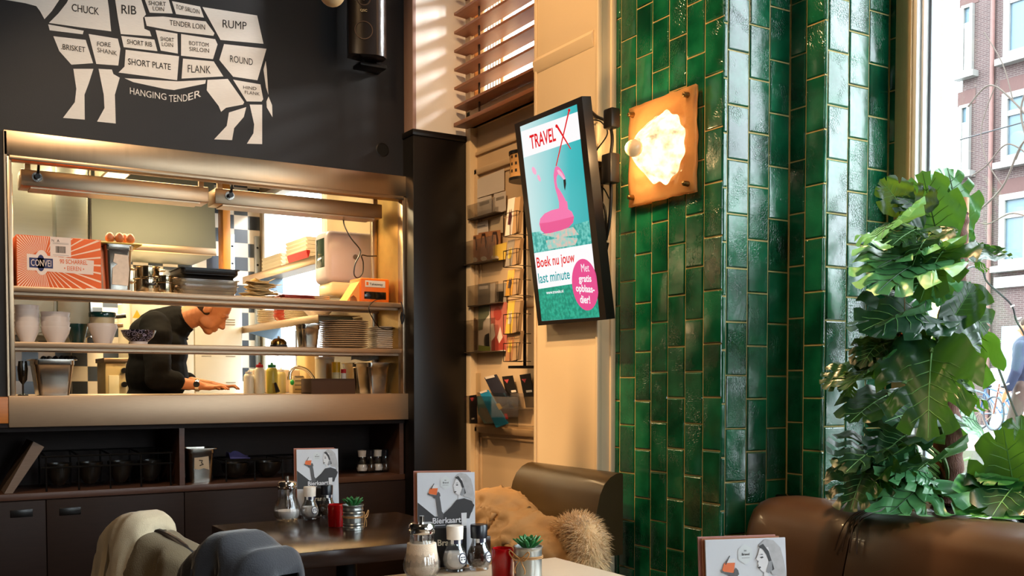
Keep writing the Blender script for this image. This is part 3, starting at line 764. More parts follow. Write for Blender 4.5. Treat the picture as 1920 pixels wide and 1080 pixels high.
tag(MB().box(x0, x1, 7.42, 7.55, 2.06, 2.74, b=.004).build('wooden_post', mat('varnished_pine', '#c07a2c', .4, var=.15, stretch=(20, 20, 2))), 'short orange pine post between extractor hood and checkered tiles', 'post')
for px, lb in ((435, 'steel slotted wall rail close to the pine post'), (482, 'steel slotted wall rail next to the kitchen window')):
    p = ony(px, 500, 7.66)
    r_ = thing('slotted_rail', lb, 'wall rail', (p.x, 7.66, 1.2), group=None)
    MB().box(p.x - .018, p.x + .018, 7.645, 7.68, 1.15, 2.37, b=.003).build('rail', mat('zinc_rail', '#b9c0c4', .35, .7), r_)
    for k in range(8):
        z = 2.28 - k * .13; MB().cyl((p.x, 7.644, z), (p.x, 7.6435, z), .009, seg=10).build('slot', INK, r_)

# grey-white metal electrical cabinet behind the cook
LOCK = mat('cream_metal_cabinet', '#d8cdb6', .4, .1, var=.03)
lk = thing('metal_cabinet', 'cream metal cabinet with vent slots behind the cook', 'cabinet', (1.75, 7.2, .1))
lx0, lx1 = ony(245, 640, 7.2).x, ony(456, 640, 7.2).x
lzt = ony(450, 572, 7.2).z
MB().box(lx0, lx1, 7.22, 7.64, .1, lzt, b=.006).build('case', LOCK, lk)
lm = (lx0 + lx1) / 2 + .04
for a, b_ in ((lx0 + .012, lm - .004), (lm + .004, lx1 - .012)):
    d = MB().box(a, b_, 7.203, 7.222, .14, lzt - .02, b=.004).build('door', LOCK, lk)
    wv = b_ - a
    for xc in (a + wv * .24, a + wv * .76):
        for zc in (lzt - .11, 1.47, 1.25):
            m = MB()
            for k in range(3): m.box(xc - .034, xc + .034, 7.1995, 7.2035, zc - k * .017, zc - k * .017 + .006)
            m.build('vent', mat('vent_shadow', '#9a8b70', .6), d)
p = ony(257, 588, 7.2)
m = MB(); m.poly([(p.x - .03, 7.2012, p.z - .03), (p.x + .03, 7.2012, p.z - .03), (p.x, 7.2012, p.z + .026)][::1]); m.build('warning_triangle', mat('warning_yellow', '#e0b020', .5), lk, flat=True)

# shelves along the kitchen window
for z, y0, y1, lb in ((2.005, 5.62, 7.2, 'upper steel shelf across the kitchen window with takeaway boxes'), (1.655, 5.7, 7.25, 'lower steel shelf across the kitchen window with bowls and plates')):
    s_ = thing('window_shelf', lb, 'shelf', (2.28, (y0 + y1) / 2, z))
    MB().box(2.14, 2.41, y0, y1, z - .004, z, b=.001).box(2.14, 2.146, y0, y1, z - .05, z, b=.002).build('shelf_plate', STEEL, s_)
    for y in (y0 + .12, y1 - .08): MB().prism([(2.15, y, z - .005), (2.41, y, z - .005), (2.41, y, z - .11), (2.17, y, z - .045)], (0, .02, 0)).build('bracket', mat('blue_grey_bracket', '#6f8190', .4, .5), s_)

BOXW = mat('takeaway_box_card', '#e4dcc8', .7, var=.05)
def flat_box(lb, y0, y1, z, h, mat_, x0=2.17, x1=2.36, grp=None):
    o = MB().prism([(x0 + .012, y0, z), (x1 - .012, y0, z), (x1, y0, z + h * .75), (x1, y0, z + h), (x0, y0, z + h), (x0, y0, z + h * .75)], (0, y1 - y0, 0)).build('takeaway_box', mat_)
    return tag(o, lb, 'food box', grp)
for k in range(6): flat_box('white folded takeaway box in the taller stack on the upper window shelf', 5.98, 6.36, 2.006 + k * .024, .022, BOXW, grp='takeaway boxes, taller stack')
for k in range(4): flat_box('cream takeaway box in the lower far stack on the upper window shelf', 6.45, 6.85, 2.006 + k * .024, .022, BOXW, grp='takeaway boxes, lower stack')
flat_box('red carton lying in front of the white takeaway boxes on the upper shelf', 5.9, 6.25, 2.0045, .05, REDP, 2.145, 2.168)

# stacks on the lower window shelf
def plate_prof(r, h=.022): return [(0, .003), (r * .6, .003), (r * .62, 0), (r * .66, .002), (r, h), (r, h + .003), (r * .66, .008), (0, .007)]
def make_plate(r, mat_, name='plate', h=.022):
    return MB().lathe(plate_prof(r, h), seg=28).build(name, mat_, local=True)
def bowl_prof(r, h, rb, t=.004): return [(0, 0), (rb, 0), (rb + .004, .006), (r * .82, h * .45), (r, h - .004), (r, h), (r - t, h), (r * .80 - t, h * .47), (rb * .8, .010), (0, .009)]
def stack(o, pos, n, dz, label, cat, group, jit=.002):
    for k in range(n):
        c = o if k == 0 else o.copy()
        if k: COL.objects.link(c)
        c.location = (pos[0] + rnd.uniform(-jit, jit), pos[1] + rnd.uniform(-jit, jit), pos[2] + k * dz)
        c.rotation_euler = (0, 0, rnd.uniform(-.2, .2))
        tag(c, label, cat, group)
    return o
stack(make_plate(.10, CREAMCER), (2.27, 6.95, 1.656), 7, .012, 'cream plate in the low stack at the far end of the lower window shelf', 'plate', 'cream plates on the window shelf')
stack(MB().lathe(bowl_prof(.075, .055, .035), seg=24).build('red_bowl', REDCER, local=True), (2.27, 6.68, 1.656), 6, .021, 'brick red bowl stacked on the lower window shelf', 'bowl', 'red bowls on the window shelf')
stack(make_plate(.10, CREAMCER, h=.016), (2.27, 6.38, 1.656), 14, .0085, 'cream plate in the tall stack on the lower window shelf', 'plate', 'cream plates in the tall stack on the window shelf')
o = MB().lathe(bowl_prof(.115, .10, .05), seg=28).build('mixing_bowl', CERAM, local=True); stack(o, (2.26, 6.02, 1.656), 1, 0, 'large white bowl at the near end of the lower window shelf', 'bowl', None)

# paper towel dispenser on the kitchen wall
pd = thing('towel_dispenser', 'white rounded paper towel dispenser on the kitchen side wall', 'dispenser', (2.27, 5.62, 1.75))
dx0 = ony(611, 500, 5.40).x; dz1 = ony(660, 434, 5.38).z; dz0 = ony(660, 532, 5.38).z
MB().box(dx0, 2.415, 5.38, 5.59, dz0, dz1, b=.035, seg=4).build('shell', mat('dispenser_white', '#b3a8ae', .25, var=.03), pd)
MB().box(dx0 + .02, 2.40, 5.385, 5.58, dz0 - .07, dz0 + .01, b=.02, seg=3).build('lower_tray', mat('dispenser_cream', '#d6c59e', .3, var=.03), pd)
p = ony(666, 482, 5.38)
MB().cyl((p.x, 5.385, p.z), (p.x, 5.372, p.z), .014, seg=14).build('lock', mat('lock_grey', '#77706c', .3, .5), pd)
MB().box(dx0 - .001, dx0 + .004, 5.42, 5.55, dz0 + .09, dz1 - .04, b=.01).build('window_slit', mat('dispenser_window', '#2c3a33', .08), pd)

# cook's grey mixer and tap area, left
mx = thing('kitchen_machine', 'cream coffee-brown kitchen machine with black knobs behind the cook', 'machine', (1.2, 6.9, 1.1))
q0, q1 = ony(197, 700, 6.9), ony(238, 700, 6.9)
MB().box(q0.x, q1.x, 6.9, 7.2, .9, 1.40, b=.01).build('body', mat('machine_cream', '#c9b27c', .35, .3, var=.1), mx)
MB().box(q0.x - .01, q1.x + .01, 6.88, 7.2, 1.38, 1.41, b=.004).build('top_plate', STEEL, mx)
MB().box(q0.x + .02, q1.x - .05, 6.892, 6.902, 1.12, 1.30, b=.004).build('front_panel', mat('machine_panel', '#e0d2a8', .4), mx)
for z in (1.33, 1.24): MB().cyl((q1.x - .02, 6.9, z), (q1.x - .02, 6.87, z), .018, seg=12).build('knob', BLACKPL, mx)
MB().box(.2, 1.36, 6.75, 7.66, 0, .90, b=.01).build('base_cabinet', STEEL, mx)
hk = thing('frying_pan', 'dark frying pan with black handle lying in the kitchen rack', 'pan', (1.16, 6.7, 1.5))
q = ony(188, 596, 6.6)
MB().lathe([(0, 0), (.10, 0), (.125, .035), (.12, .036), (.097, .006), (0, .006)], c=(q.x - .10, 6.9, q.z - .02)).build('pan_body', BLACKMT, hk)
MB().tube([(q.x + .02, 6.9, q.z + .01), (q.x + .20, 6.87, q.z + .035)], [.012, .014], 8).build('handle', BLACKPL, hk)
rk = MB().box(q.x - .35, q.x + .16, 6.75, 7.1, q.z - .045, q.z - .0215, b=.003).box(q.x - .35, q.x + .16, 7.1, 7.66, q.z - .045, q.z - .035)
tag(rk.build('pan_rack', STEEL), 'narrow steel rack at the back of the kitchen carrying a pan', 'rack')

# ================================================================== THE COOK
def blob(name, shapes, voxel, mats, parent, smooth=6):
    m = MB()
    for s_ in shapes:
        if s_[0] == 'c':
            p0, p1, r0, r1 = Vector(s_[1]), Vector(s_[2]), s_[3], s_[4]
            n = max(2, int((p1 - p0).length / (.5 * min(r0, r1))) + 1)
            for i in range(n + 1): t = i / n; m.ball(p0.lerp(p1, t), r0 + (r1 - r0) * t, 14, 8)
        else:
            M = s_[3] if len(s_) > 3 else None
            if M is None: m.ball(s_[1], s_[2], 20, 14)
            else: m.ball((0, 0, 0), s_[2], 20, 14, M=Matrix.Translation(Vector(s_[1])) @ M)
    me = bpy.data.meshes.new(name); me.from_pydata(m.v, [], m.f)
    o = bpy.data.objects.new(name, me); COL.objects.link(o)
    md = o.modifiers.new('r', 'REMESH'); md.mode = 'VOXEL'; md.voxel_size = voxel
    sm = o.modifiers.new('s', 'SMOOTH'); sm.iterations = smooth; sm.factor = .5
    dg = bpy.context.evaluated_depsgraph_get(); m2 = bpy.data.meshes.new_from_object(o.evaluated_get(dg))
    bpy.data.objects.remove(o); bpy.data.meshes.remove(me)
    m2.name = name
    for mm in mats: m2.materials.append(mm)
    m2.polygons.foreach_set('use_smooth', [True] * len(m2.polygons))
    o = bpy.data.objects.new(name, m2); COL.objects.link(o); o.parent = parent
    return o
cx = ony(300, 600, 5.98).x
cook = thing('person', 'cook in a black jacket bending over his work behind the shelves', 'person', (cx, 5.98, 0), rz=R(-22))
SKIN = mat('skin', '#b9794f', .5, var=.12, scale=14, bump=.05, bscale=90, sub=.08)
JACK = mat('cook_jacket_black', '#080706', .85, spec=.15, var=.25, scale=10, bump=.35, bscale=14)
HM = Matrix.Translation((.285, -.02, 1.665)) @ Matrix.Rotation(R(42), 4, 'Y')
def hp(p): return tuple(HM @ Vector(p))
RM = Matrix.Rotation(R(42), 4, 'Y')
sh = [('e', hp((-.012, 0, .035)), (.102, .078, .098), RM), ('e', hp((.035, 0, -.03)), (.062, .060, .085), RM), ('e', hp((.06, 0, -.098)), (.030, .034, .024), RM),
      ('c', hp((.085, 0, .012)), hp((.112, 0, -.03)), .010, .014), ('e', hp((.105, 0, -.036)), (.013, .019, .011), RM), ('e', hp((.078, 0, .03)), (.022, .056, .014), RM),
      ('e', hp((.092, 0, -.062)), (.012, .024, .007), RM), ('e', hp((.088, 0, -.077)), (.012, .022, .008), RM),
      ('e', hp((.03, -.045, -.06)), (.05, .016, .035), RM), ('e', hp((.03, .045, -.06)), (.05, .016, .035), RM),
      ('c', hp((-.035, 0, -.05)), (.10, 0, 1.60), .066, .072), ('c', (.10, 0, 1.60), (.0, 0, 1.52), .075, .11),
      ('c', (.0, 0, 1.5), (-.03, 0, 1.2), .14, .14), ('c', (-.03, 0, 1.2), (-.10, 0, .95), .14, .13)]
for sd in (-1, 1):
    sh += [('e', hp((-.012, sd * .079, -.002)), (.021, .008, .033), RM), ('e', hp((.002, sd * .080, .0)), (.010, .010, .024), RM), ('e', hp((.076, sd * .032, .014)), (.012, .017, .008), RM)]
    el = (.03, sd * .27, 1.265); wr = (.235 if sd < 0 else .27, sd * (.17 if sd < 0 else .12), 1.235)
    sh += [('c', (.0, sd * .17, 1.54), el, .055, .044), ('c', el, wr, .043, .027)]
    sh += [('c', (-.10, sd * .10, .95), (-.06, sd * .12, .5), .10, .062), ('c', (-.06, sd * .12, .5), (-.10, sd * .12, .08), .058, .04), ('c', (-.10, sd * .12, .05), (.06, sd * .13, .035), .042, .034)]
    wv = Vector(wr); pm = wv + Vector((.055, -sd * .01, -.008))
    sh += [('e', tuple(pm), (.045, .036, .016)), ('c', tuple(wv), tuple(pm), .024, .02)]
    for k in range(4):
        b0 = pm + Vector((.038, (k - 1.5) * .019, .002)); l_ = (.030, .036, .033, .026)[k]
        b1 = b0 + Vector((l_, (k - 1.5) * .003, .004)); b2 = b1 + Vector((l_ * .7, 0, -.018))
        sh += [('c', tuple(b0), tuple(b1), .0088, .0082), ('c', tuple(b1), tuple(b2), .0082, .0068)]
    t0 = pm + Vector((-.01, -sd * .034, 0)); t1 = t0 + Vector((.03, -sd * .022, -.004)); t2 = t1 + Vector((.026, -sd * .004, -.008))
    sh += [('c', tuple(t0), tuple(t1), .0115, .0098), ('c', tuple(t1), tuple(t2), .0098, .0078)]
blob('body', sh, .0048, [SKIN], cook, 4)
jk = [('c', (.085, 0, 1.595), (.0, 0, 1.53), .10, .145), ('e', (-.01, 0, 1.44), (.165, .20, .17)), ('e', (-.02, 0, 1.30), (.17, .19, .20)), ('e', (-.05, 0, 1.10), (.16, .19, .18)), ('e', (-.09, 0, .95), (.16, .19, .14)), ('e', (-.06, 0, 1.52), (.11, .17, .11))]
for sd in (-1, 1):
    jk += [('c', (.0, sd * .16, 1.56), (.015, sd * .20, 1.50), .088, .088), ('c', (.015, sd * .20, 1.50), (.03, sd * .268, 1.275), .080, .068), ('c', (.03, sd * .268, 1.272), (.115, sd * .235, 1.26), .064, .056)]
jo = blob('jacket', jk, .008, [JACK], cook, 3)
for v in jo.data.vertices:                         # cloth folds
    n_ = noise.noise(Vector((v.co.x * 5 + v.co.z * 9, v.co.y * 6, v.co.z * 4 - v.co.x * 10)));
    v.co += Vector((.9, .0, .2)) * (.010 * n_) + Vector((0, -.008 * n_, 0))
col_ = MB(); rings = []
for t in range(25):
    a = 2 * math.pi * t / 24; rings.append((math.cos(a), math.sin(a)))
AX = Matrix.Translation((.115, 0, 1.605)) @ Matrix.Rotation(R(52), 4, 'Y')
for i in range(24):
    vs = []
    for k in (i, i + 1):
        for (r_, z_) in ((.088, -.03), (.083, .022), (.077, .022), (.078, -.03)): vs.append(tuple(AX @ Vector((rings[k][0] * r_, rings[k][1] * r_, z_))))
    col_.add(vs, [(0, 4, 5, 1), (1, 5, 6, 2), (2, 6, 7, 3)])
col_.build('collar', JACK, cook, local=True)
tr = []
for sd in (-1, 1): tr += [('c', (-.10, sd * .09, .98), (-.06, sd * .115, .5), .125, .085), ('c', (-.06, sd * .115, .5), (-.10, sd * .12, .10), .083, .07)]
blob('trousers', tr, .012, [mat('trouser_black', '#15130f', .8, var=.2)], cook, 3)
HAIR = mat('cropped_hair', '#3d2c1d', .8, var=.4, scale=90, bump=.3, bscale=300)
hs = [('e', hp((-.036, 0, .030)), (.084, .0815, .088), RM), ('e', hp((-.03, 0, -.01)), (.075, .0795, .05), RM), ('e', hp((.055, 0, .112)), (.03, .045, .018), RM)]
blob('hair', hs, .0045, [HAIR], cook, 2)
m = MB()
wv = Vector((.225, -.175, 1.236))
for k in range(16):
    a = 2 * math.pi * k / 16
    M = Matrix.Translation(wv) @ Matrix.Rotation(a, 4, 'X')
    m.box(-.011, .011, -.006, .006, .029, .033, b=.001, seg=1, M=M)
wt = m.build('wristwatch', CHROME, cook, local=True)
MB().lathe([(0, 0), (.017, 0), (.018, .004), (.016, .008), (0, .008)], seg=18, M=Matrix.Translation(wv + Vector((0, -.032, .006))) @ Matrix.Rotation(R(80), 4, 'X')).build('watch_face', mat('watch_dial', '#23262b', .15), wt, local=True)
for k, z in enumerate((1.50, 1.42)):
    MB().ball((.155 - k * .004, -.05, z), .007, 8, 6).build('jacket_button', BLACKPL, cook, local=True)
# ================================================================== THINGS ON THE UPPER SHELF OF THE HATCH
Y1 = V + .05
xa, xb = .470, ony(190, 500, Y1).x
zt = SH1 + (ony(100, 444, Y1).z - SH1)
eb = thing('egg_carton_box', 'orange cardboard egg box with sunburst print on the upper shelf', 'box', ((xa + xb) / 2, Y1 + .14, SH1))
EBO = mat('egg_box_orange', '#d9622c', .7, var=.05)
bx = MB().box(xa, xb, Y1, Y1 + .24, SH1 + .001, zt, b=.002).build('carton', EBO, eb)
W_, Hh = xb - xa, zt - SH1
def ef(u, v, d=.0008): return (xa + u * W_, Y1 - d, SH1 + .001 + v * Hh)
lc_ = (.30, .49)
m = MB()
ray_n = 84
asp = W_ / Hh
def clipray(a):
    dx, dy = math.cos(a) / asp, math.sin(a); t = 1e9
    if dx > 0: t = min(t, (.992 - lc_[0]) / dx)
    if dx < 0: t = min(t, (.008 - lc_[0]) / dx)
    if dy > 0: t = min(t, (.985 - lc_[1]) / dy)
    if dy < 0: t = min(t, (.015 - lc_[1]) / dy)
    return lc_[0] + dx * t, lc_[1] + dy * t
for k in range(ray_n):
    a = 2 * math.pi * k / ray_n
    if math.cos(a) > .2 and k % 2: continue
    hw = 2 * math.pi / ray_n * .22
    r0 = .22
    p0 = clipray(a - hw); p1 = clipray(a + hw)
    q0 = (lc_[0] + math.cos(a - hw) * r0 / asp, lc_[1] + math.sin(a - hw) * r0); q1 = (lc_[0] + math.cos(a + hw) * r0 / asp, lc_[1] + math.sin(a + hw) * r0)
    m.poly([ef(*q0), ef(*p0), ef(*p1), ef(*q1)])
m.build('sunburst_print', mat('egg_box_cream', '#f0cdb4', .7, var=.03), eb, flat=True)
LBL = mat('egg_box_label', '#e2cfc4', .7, var=.03)
m = MB().use(0)
m.poly([ef(.12, .33, .0012), ef(.90, .30, .0012), ef(.91, .58, .0012), ef(.12, .64, .0012)])
m.poly([ef(x, y, .0013) for x, y in circle(.29, .485, .085, .24, 24)])
m.poly([ef(.39, .62, .0013), ef(.635, .62, .0013), ef(.635, 1.0 - .005, .0013), ef(.39, .995, .0013)])
m.use(1)
m.poly([ef(.145, .38, .0018), ef(.42, .38, .0018), ef(.42, .57, .0018), ef(.145, .57, .0018)])
m.poly([ef(x, y, .0018) for x, y in circle(.28, .475, .045, .16, 20)])
m.use(0).text('CONVEI', lambda u, v: ef(u, v, .0024), .165, .40, .415, .125, off=.015)
m.use(2).text('90 SCHARREL', lambda u, v: ef(u, v, .0020), .50, .83, .49, .085, off=.01).text('• EIEREN •', lambda u, v: ef(u, v, .0020), .55, .79, .36, .085, off=.01)
m.use(3).text('N', lambda u, v: ef(u, v, .0020), .41, .435, .90, .05).text('A', lambda u, v: ef(u, v, .0020), .47, .50, .90, .05)
x = .455
rb = random.Random(3)
while x < .565:
    wv = rb.choice((.003, .005, .008)); m.poly([ef(x, .69, .0020), ef(x + wv, .69, .0020), ef(x + wv, .82, .0020), ef(x, .82, .0020)]); x += wv + rb.choice((.003, .005))
for y in (.86, .88, .645): m.poly([ef(.42, y, .002), ef(.61, y, .002), ef(.61, y + .004, .002), ef(.42, y + .004, .002)])
m.build('printed_label', [LBL, mat('navy_print', '#252c5c', .6), EBO, INK], eb, flat=True)

def gn_pan(name, label, x0, x1, y0, y1, z0, z1, matr=POTSTEEL, cat='container', taper=.012, group=None, lip=.008):
    t = thing(name, label, cat, ((x0 + x1) / 2, (y0 + y1) / 2, z0), group=group)
    w2, d2, h = (x1 - x0) / 2, (y1 - y0) / 2, z1 - z0
    def rr(w, d, r, z):
        out = []
        for cxx, cyy, a0 in ((w - r, d - r, 0), (-w + r, d - r, 90), (-w + r, -d + r, 180), (w - r, -d + r, 270)):
            for k in range(6): a = R(a0 + 18 * k); out.append((cxx + r * math.cos(a), cyy + r * math.sin(a), z))
        return out
    prof = [(w2 - lip - taper, d2 - lip - taper, .018, 0), (w2 - lip - taper * .5, d2 - lip - taper * .5, .022, h * .5), (w2 - lip - .003, d2 - lip - .003, .022, h - .028), (w2 - lip, d2 - lip, .022, h - .024), (w2 - lip, d2 - lip, .022, h - .004), (w2, d2, .024, h - .004), (w2, d2, .024, h), (w2 - lip - .002, d2 - lip - .002, .02, h), (w2 - lip - .004, d2 - lip - .004, .02, h - .03), (w2 - lip - taper - .003, d2 - lip - taper - .003, .016, .004)]
    m = MB(); rings = [rr(*p) for p in prof]; n = len(rings[0])
    vs = [p for r_ in rings for p in r_]; fs = []
    for i in range(len(rings) - 1):
        for k in range(n): j = (k + 1) % n; fs.append((i * n + k, i * n + j, (i + 1) * n + j, (i + 1) * n + k))
    fs.append(tuple(range(n))[::-1]); fs.append(tuple((len(rings) - 1) * n + k for k in range(n)))
    m.add(vs, fs); m.build('pan_body', matr, t, local=True)
    return t
# flour tub with eggs on top, right of the egg box
x0, x1 = ony(193, 500, V + .06).x, ony(254, 500, V + .06).x
zt2 = ony(222, 458, V + .06).z
gt = gn_pan('steel_container', 'deep steel container smeared with flour beside the egg box', x0, x1, V + .06, V + .25, SH1 + .012, zt2)
MB().box(x0 - .08, x1 - .03, V + .02, V + .20, SH1 + .0008, SH1 + .006).build('paper_scrap', PAPER) 
ps = bpy.data.objects['paper_scrap']; tag(ps, 'crumpled scrap of paper under the flour-smeared steel container', 'paper')
m = MB(); n = 9
pts = [(.25, .08), (.8, .06), (.86, .5), (.82, .92), (.35, .95), (.3, .72), (.45, .66), (.28, .55)]
m.poly([(x0 + .008 + u * (x1 - x0 - .016), V + .0665, SH1 + .02 + v * (zt2 - SH1 - .055)) for u, v in pts])
m.build('flour_smear', mat('flour', '#d9c8b8', .9, var=.15, scale=60), gt, flat=True)
trayt = thing('egg_tray', 'yellow plastic egg tray lying on the flour container', 'tray', ((x0 + x1) / 2, V + .15, zt2))
MB().box(x0 - .02, x1 + .03, V + .05, V + .27, zt2 + .0005, zt2 + .008, b=.003).build('tray_plate', mat('tray_yellow', '#c9ad5a', .5), trayt)
EGG = mat('brown_egg', '#a8623a', .45, var=.1)
for k, (px, dz, yy, lb) in enumerate(((206, 0, .10, 'brown egg on the tray, leftmost of the four'), (224, 0, .09, 'brown egg in the middle of the tray, front of the pair'), (233, .006, .15, 'brown egg in the middle of the tray, behind its neighbour'), (244, 0, .10, 'brown egg at the right end of the tray'))):
    p = ony(px, 450, V + yy)
    o = MB().lathe([(0, 0), (.010, .002), (.019, .012), (.0215, .022), (.018, .036), (.010, .047), (0, .050)], c=(p.x, V + yy, zt2 + .0085 + dz), seg=18).build('egg', EGG)
    tag(o, lb, 'egg', 'eggs on the tray')

# small steel pots
def pot(x, y, z, r, h, label, handle=False, group='small steel pots'):
    t = thing('steel_pot', label, 'pot', (x, y, z), group=group)
    MB().lathe([(0, 0), (r * .95, 0), (r, .006), (r, h - .006), (r + .005, h - .002), (r + .005, h), (r - .002, h), (r - .004, .006), (0, .006)], seg=26).build('pot_body', mat('pot_warm_steel', '#c2b496', .16, 1, var=.08), t, local=True)
    for s_ in (-1, 1):
        MB().tube(catmull([(s_ * r, -.018, h * .7), (s_ * (r + .022), -.016, h * .74), (s_ * (r + .022), .016, h * .74), (s_ * r, .018, h * .7)], 4), .004, 6).build('handle', STEEL, t, local=True)
    if handle: MB().tube(catmull([(-.02, -r, h * .75), (-.016, -r - .02, h * .6), (.016, -r - .02, h * .6), (.02, -r, h * .75)], 4), .006, 6).build('front_handle', BLACKPL, t, local=True)
    return t
yp = V + .17
p = ony(276, 520, yp)
pot(p.x, yp, SH1 + .001, .062, .075, 'steel pot with black handle, lower pot of the pair near the flour container', True)
pot(p.x, yp, SH1 + .0785, .056, .055, 'steel pot sitting on the black-handled pot')
p = ony(307, 520, yp + .01)
pot(p.x - .006, yp - .04, SH1 + .001, .043, .058, 'narrow steel pot in the middle of the pot row')
pot(p.x - .004, yp - .04, SH1 + .0605, .036, .03, 'tiny steel pot on top of the narrow pot')
p = ony(324, 520, yp + .01)
pot(p.x + .005, yp + .07, SH1 + .001, .045, .062, 'steel pot nearest the stack of trays')
pot(p.x + .005, yp + .07, SH1 + .0645, .038, .035, 'small steel pot upon the pot nearest the trays')

# trays
x0, x1 = ony(338, 540, V + .05).x, ony(456, 540, V + .05).x
TRY = mat('smoked_clear_tray', '#bfb7a8', .15, var=.05, trans=.75)
gn_pan('clear_tray', 'clear plastic tray, bottom of the tray stack above the cook', x0, x1 - .015, V + .05, V + .31, SH1 + .001, SH1 + .052, TRY, 'tray', group=None)
gn_pan('clear_tray', 'clear plastic tray in the middle of the tray stack above the cook', x0 + .002, x1 - .012, V + .052, V + .312, SH1 + .036 + .018, SH1 + .078, TRY, 'tray')
gn_pan('black_tray', 'black plastic tray on top of the clear trays above the cook', x0, x1 - .01, V + .05, V + .315, SH1 + .081, SH1 + .132, BLACKPL, 'tray', taper=.02)
# fanned paper bags / napkins
NAP = mat('beige_napkin', '#cdb68a', .85, var=.1)
xn0, xn1 = ony(459, 545, V + .15).x, ony(516, 545, V + .15).x
rn = random.Random(11)
for k in range(16):
    a = rn.uniform(-.5, .5); cxn = (xn0 + xn1) / 2 + rn.uniform(-.02, .02); L_ = (xn1 - xn0) * (1.0 - .02 * k) * rn.uniform(.8, 1.05); z = SH1 + .001 + k * .0058
    def fn(u, v, a=a, cxn=cxn, L_=L_, z=z, k=k):
        x = (u - .5) * L_; y = (v - .5) * .13
        bend = .004 * math.sin(u * 5 + k) + (.012 * (2 * abs(u - .5)) ** 2 if k % 3 == 0 else .003 * v)
        return (cxn + x * math.cos(a) - y * math.sin(a), V + .15 + x * math.sin(a) + y * math.cos(a), z + max(0, bend))
    o = MB().grid(8, 4, fn).build('paper_napkin', NAP)
    o.modifiers.new('t', 'SOLIDIFY').thickness = .0025
    tag(o, 'beige folded paper napkin in the untidy pile on the upper shelf', 'napkin', 'beige napkins on the upper shelf')
xr = (ony(522, 550, V + .2).x + ony(577, 550, V + .2).x) / 2
stack(MB().box(-.085, .085, -.08, .08, 0, .006, b=.0025).build('red_plate', mat('red_plate_glaze', '#8f3a30', .3, var=.05), local=True), (xr, V + .2, SH1 + .001), 4, .0075, 'dark red square plate in the low stack right of the napkins', 'plate', 'red square plates', .004)
xr = ony(596, 550, V + .22).x
stack(make_plate(.06, CREAMCER, h=.012), (xr + .005, V + .22, SH1 + .001), 3, .009, 'small cream saucer stacked left of the orange terminal', 'saucer', 'cream saucers on the upper shelf')
# orange order terminal
xt0, xt1 = ony(674, 545, V + .10).x, ony(729, 545, V + .10).x
ztp = ony(700, 522, V + .10).z
xl_ = ony(641, 560, V + .16).x
ot = thing('order_terminal', 'orange order terminal with white label on the upper shelf', 'terminal', ((xt0 + xt1) / 2, V + .15, SH1))
OR = mat('terminal_orange', '#e8701a', .4, var=.05)
hh = ztp - SH1
MB().box(xt0, xt1, V + .09, V + .24, SH1 + .004, ztp, b=.010, seg=3).build('housing', OR, ot)
m = MB(); pts = [(xt0 + .012, SH1 + .002), (xt0 - .01, SH1 + .002), (xt0 - .018, SH1 + .028), (xt0 - .034, SH1 + .04), (xt0 - .052, SH1 + .028), (xt0 - .056, SH1 + .002), (xl_, SH1 + .002), (xl_ + .012, SH1 + .02), (xt0 + .012, ztp - .003)]
m.prism([(x, V + .10, z) for x, z in pts], (0, .12, 0)); m.build('side_foot', mat('terminal_orange_light', '#f0a050', .45, var=.05), ot)
m = MB().use(0).box(xt0 + .022, xt1 - .022, V + .086, V + .0905, SH1 + hh * .17, SH1 + hh * .46, b=.002)
m.build('display', mat('terminal_screen', '#15100c', .12), ot)
m = MB().use(0).box(xt0 + .028, xt1 - .026, V + .0875, V + .0905, SH1 + hh * .64, SH1 + hh * .90, b=.001)
m.use(1).text('Takeaway', lambda u, v: (xt0 + .052 + u, V + .0868, SH1 + hh * .72 + v), 0, xt1 - xt0 - .092, 0, .012)
m.use(2).box(xt0 + .034, xt0 + .046, V + .0868, V + .0876, SH1 + hh * .71, SH1 + hh * .84)
m.build('name_label', [PAPER, INK, OR], ot)
yk = V + .085
def yk_(px, py, yy=yk): p = ony(px, py, yy); return (p.x, yy, p.z)
MB().tube(catmull([yk_(716, 561, V + .11), yk_(704, 563, V - .005), yk_(692, 575, V - .025), yk_(696, 592, V - .02), yk_(712, 614, V + .02), yk_(735, 617, V + .07), yk_(752, 606, V + .1)], 8), .0025, 6).build('power_cable', BLACKPL, ot)
kc = MB().tube(catmull([yk_(645, 398, V + .24), yk_(645, 420, V + .24), yk_(658, 446, V + .24), yk_(674, 466, V + .25), yk_(675, 476, V + .25), yk_(666, 495, V + .25), yk_(664, 514, V + .25), yk_(671, 521, V + .25), yk_(680, 511, V + .25), yk_(681, 492, V + .25), yk_(678, 479, V + .25), yk_(690, 480, V + .26), yk_(706, 480, V + .27)], 8), .0038, 6).build('hanging_cable', BLACKPL)
tag(kc, 'black looped cable hanging from the heat lamp at the hatch right end', 'cable')
ck = MB()
ck.tube(catmull([yk_(752, 566, V - .035), yk_(756, 580, V - .04), yk_(757, 600, V - .04), yk_(754, 606, V - .04)], 6), .003, 6)
for k in range(3): ck.tube(catmull([yk_(753 + k, 585 + k * 3, V - .04), yk_(757 + k, 592, V - .045), yk_(754, 606 + k, V - .04), yk_(751 + k, 596, V - .038), yk_(753 + k, 585 + k * 3, V - .04)], 5), .003, 6)
tag(ck.build('coiled_cord', BLACKPL), 'short black coiled cord at the right front post of the hatch', 'cord')

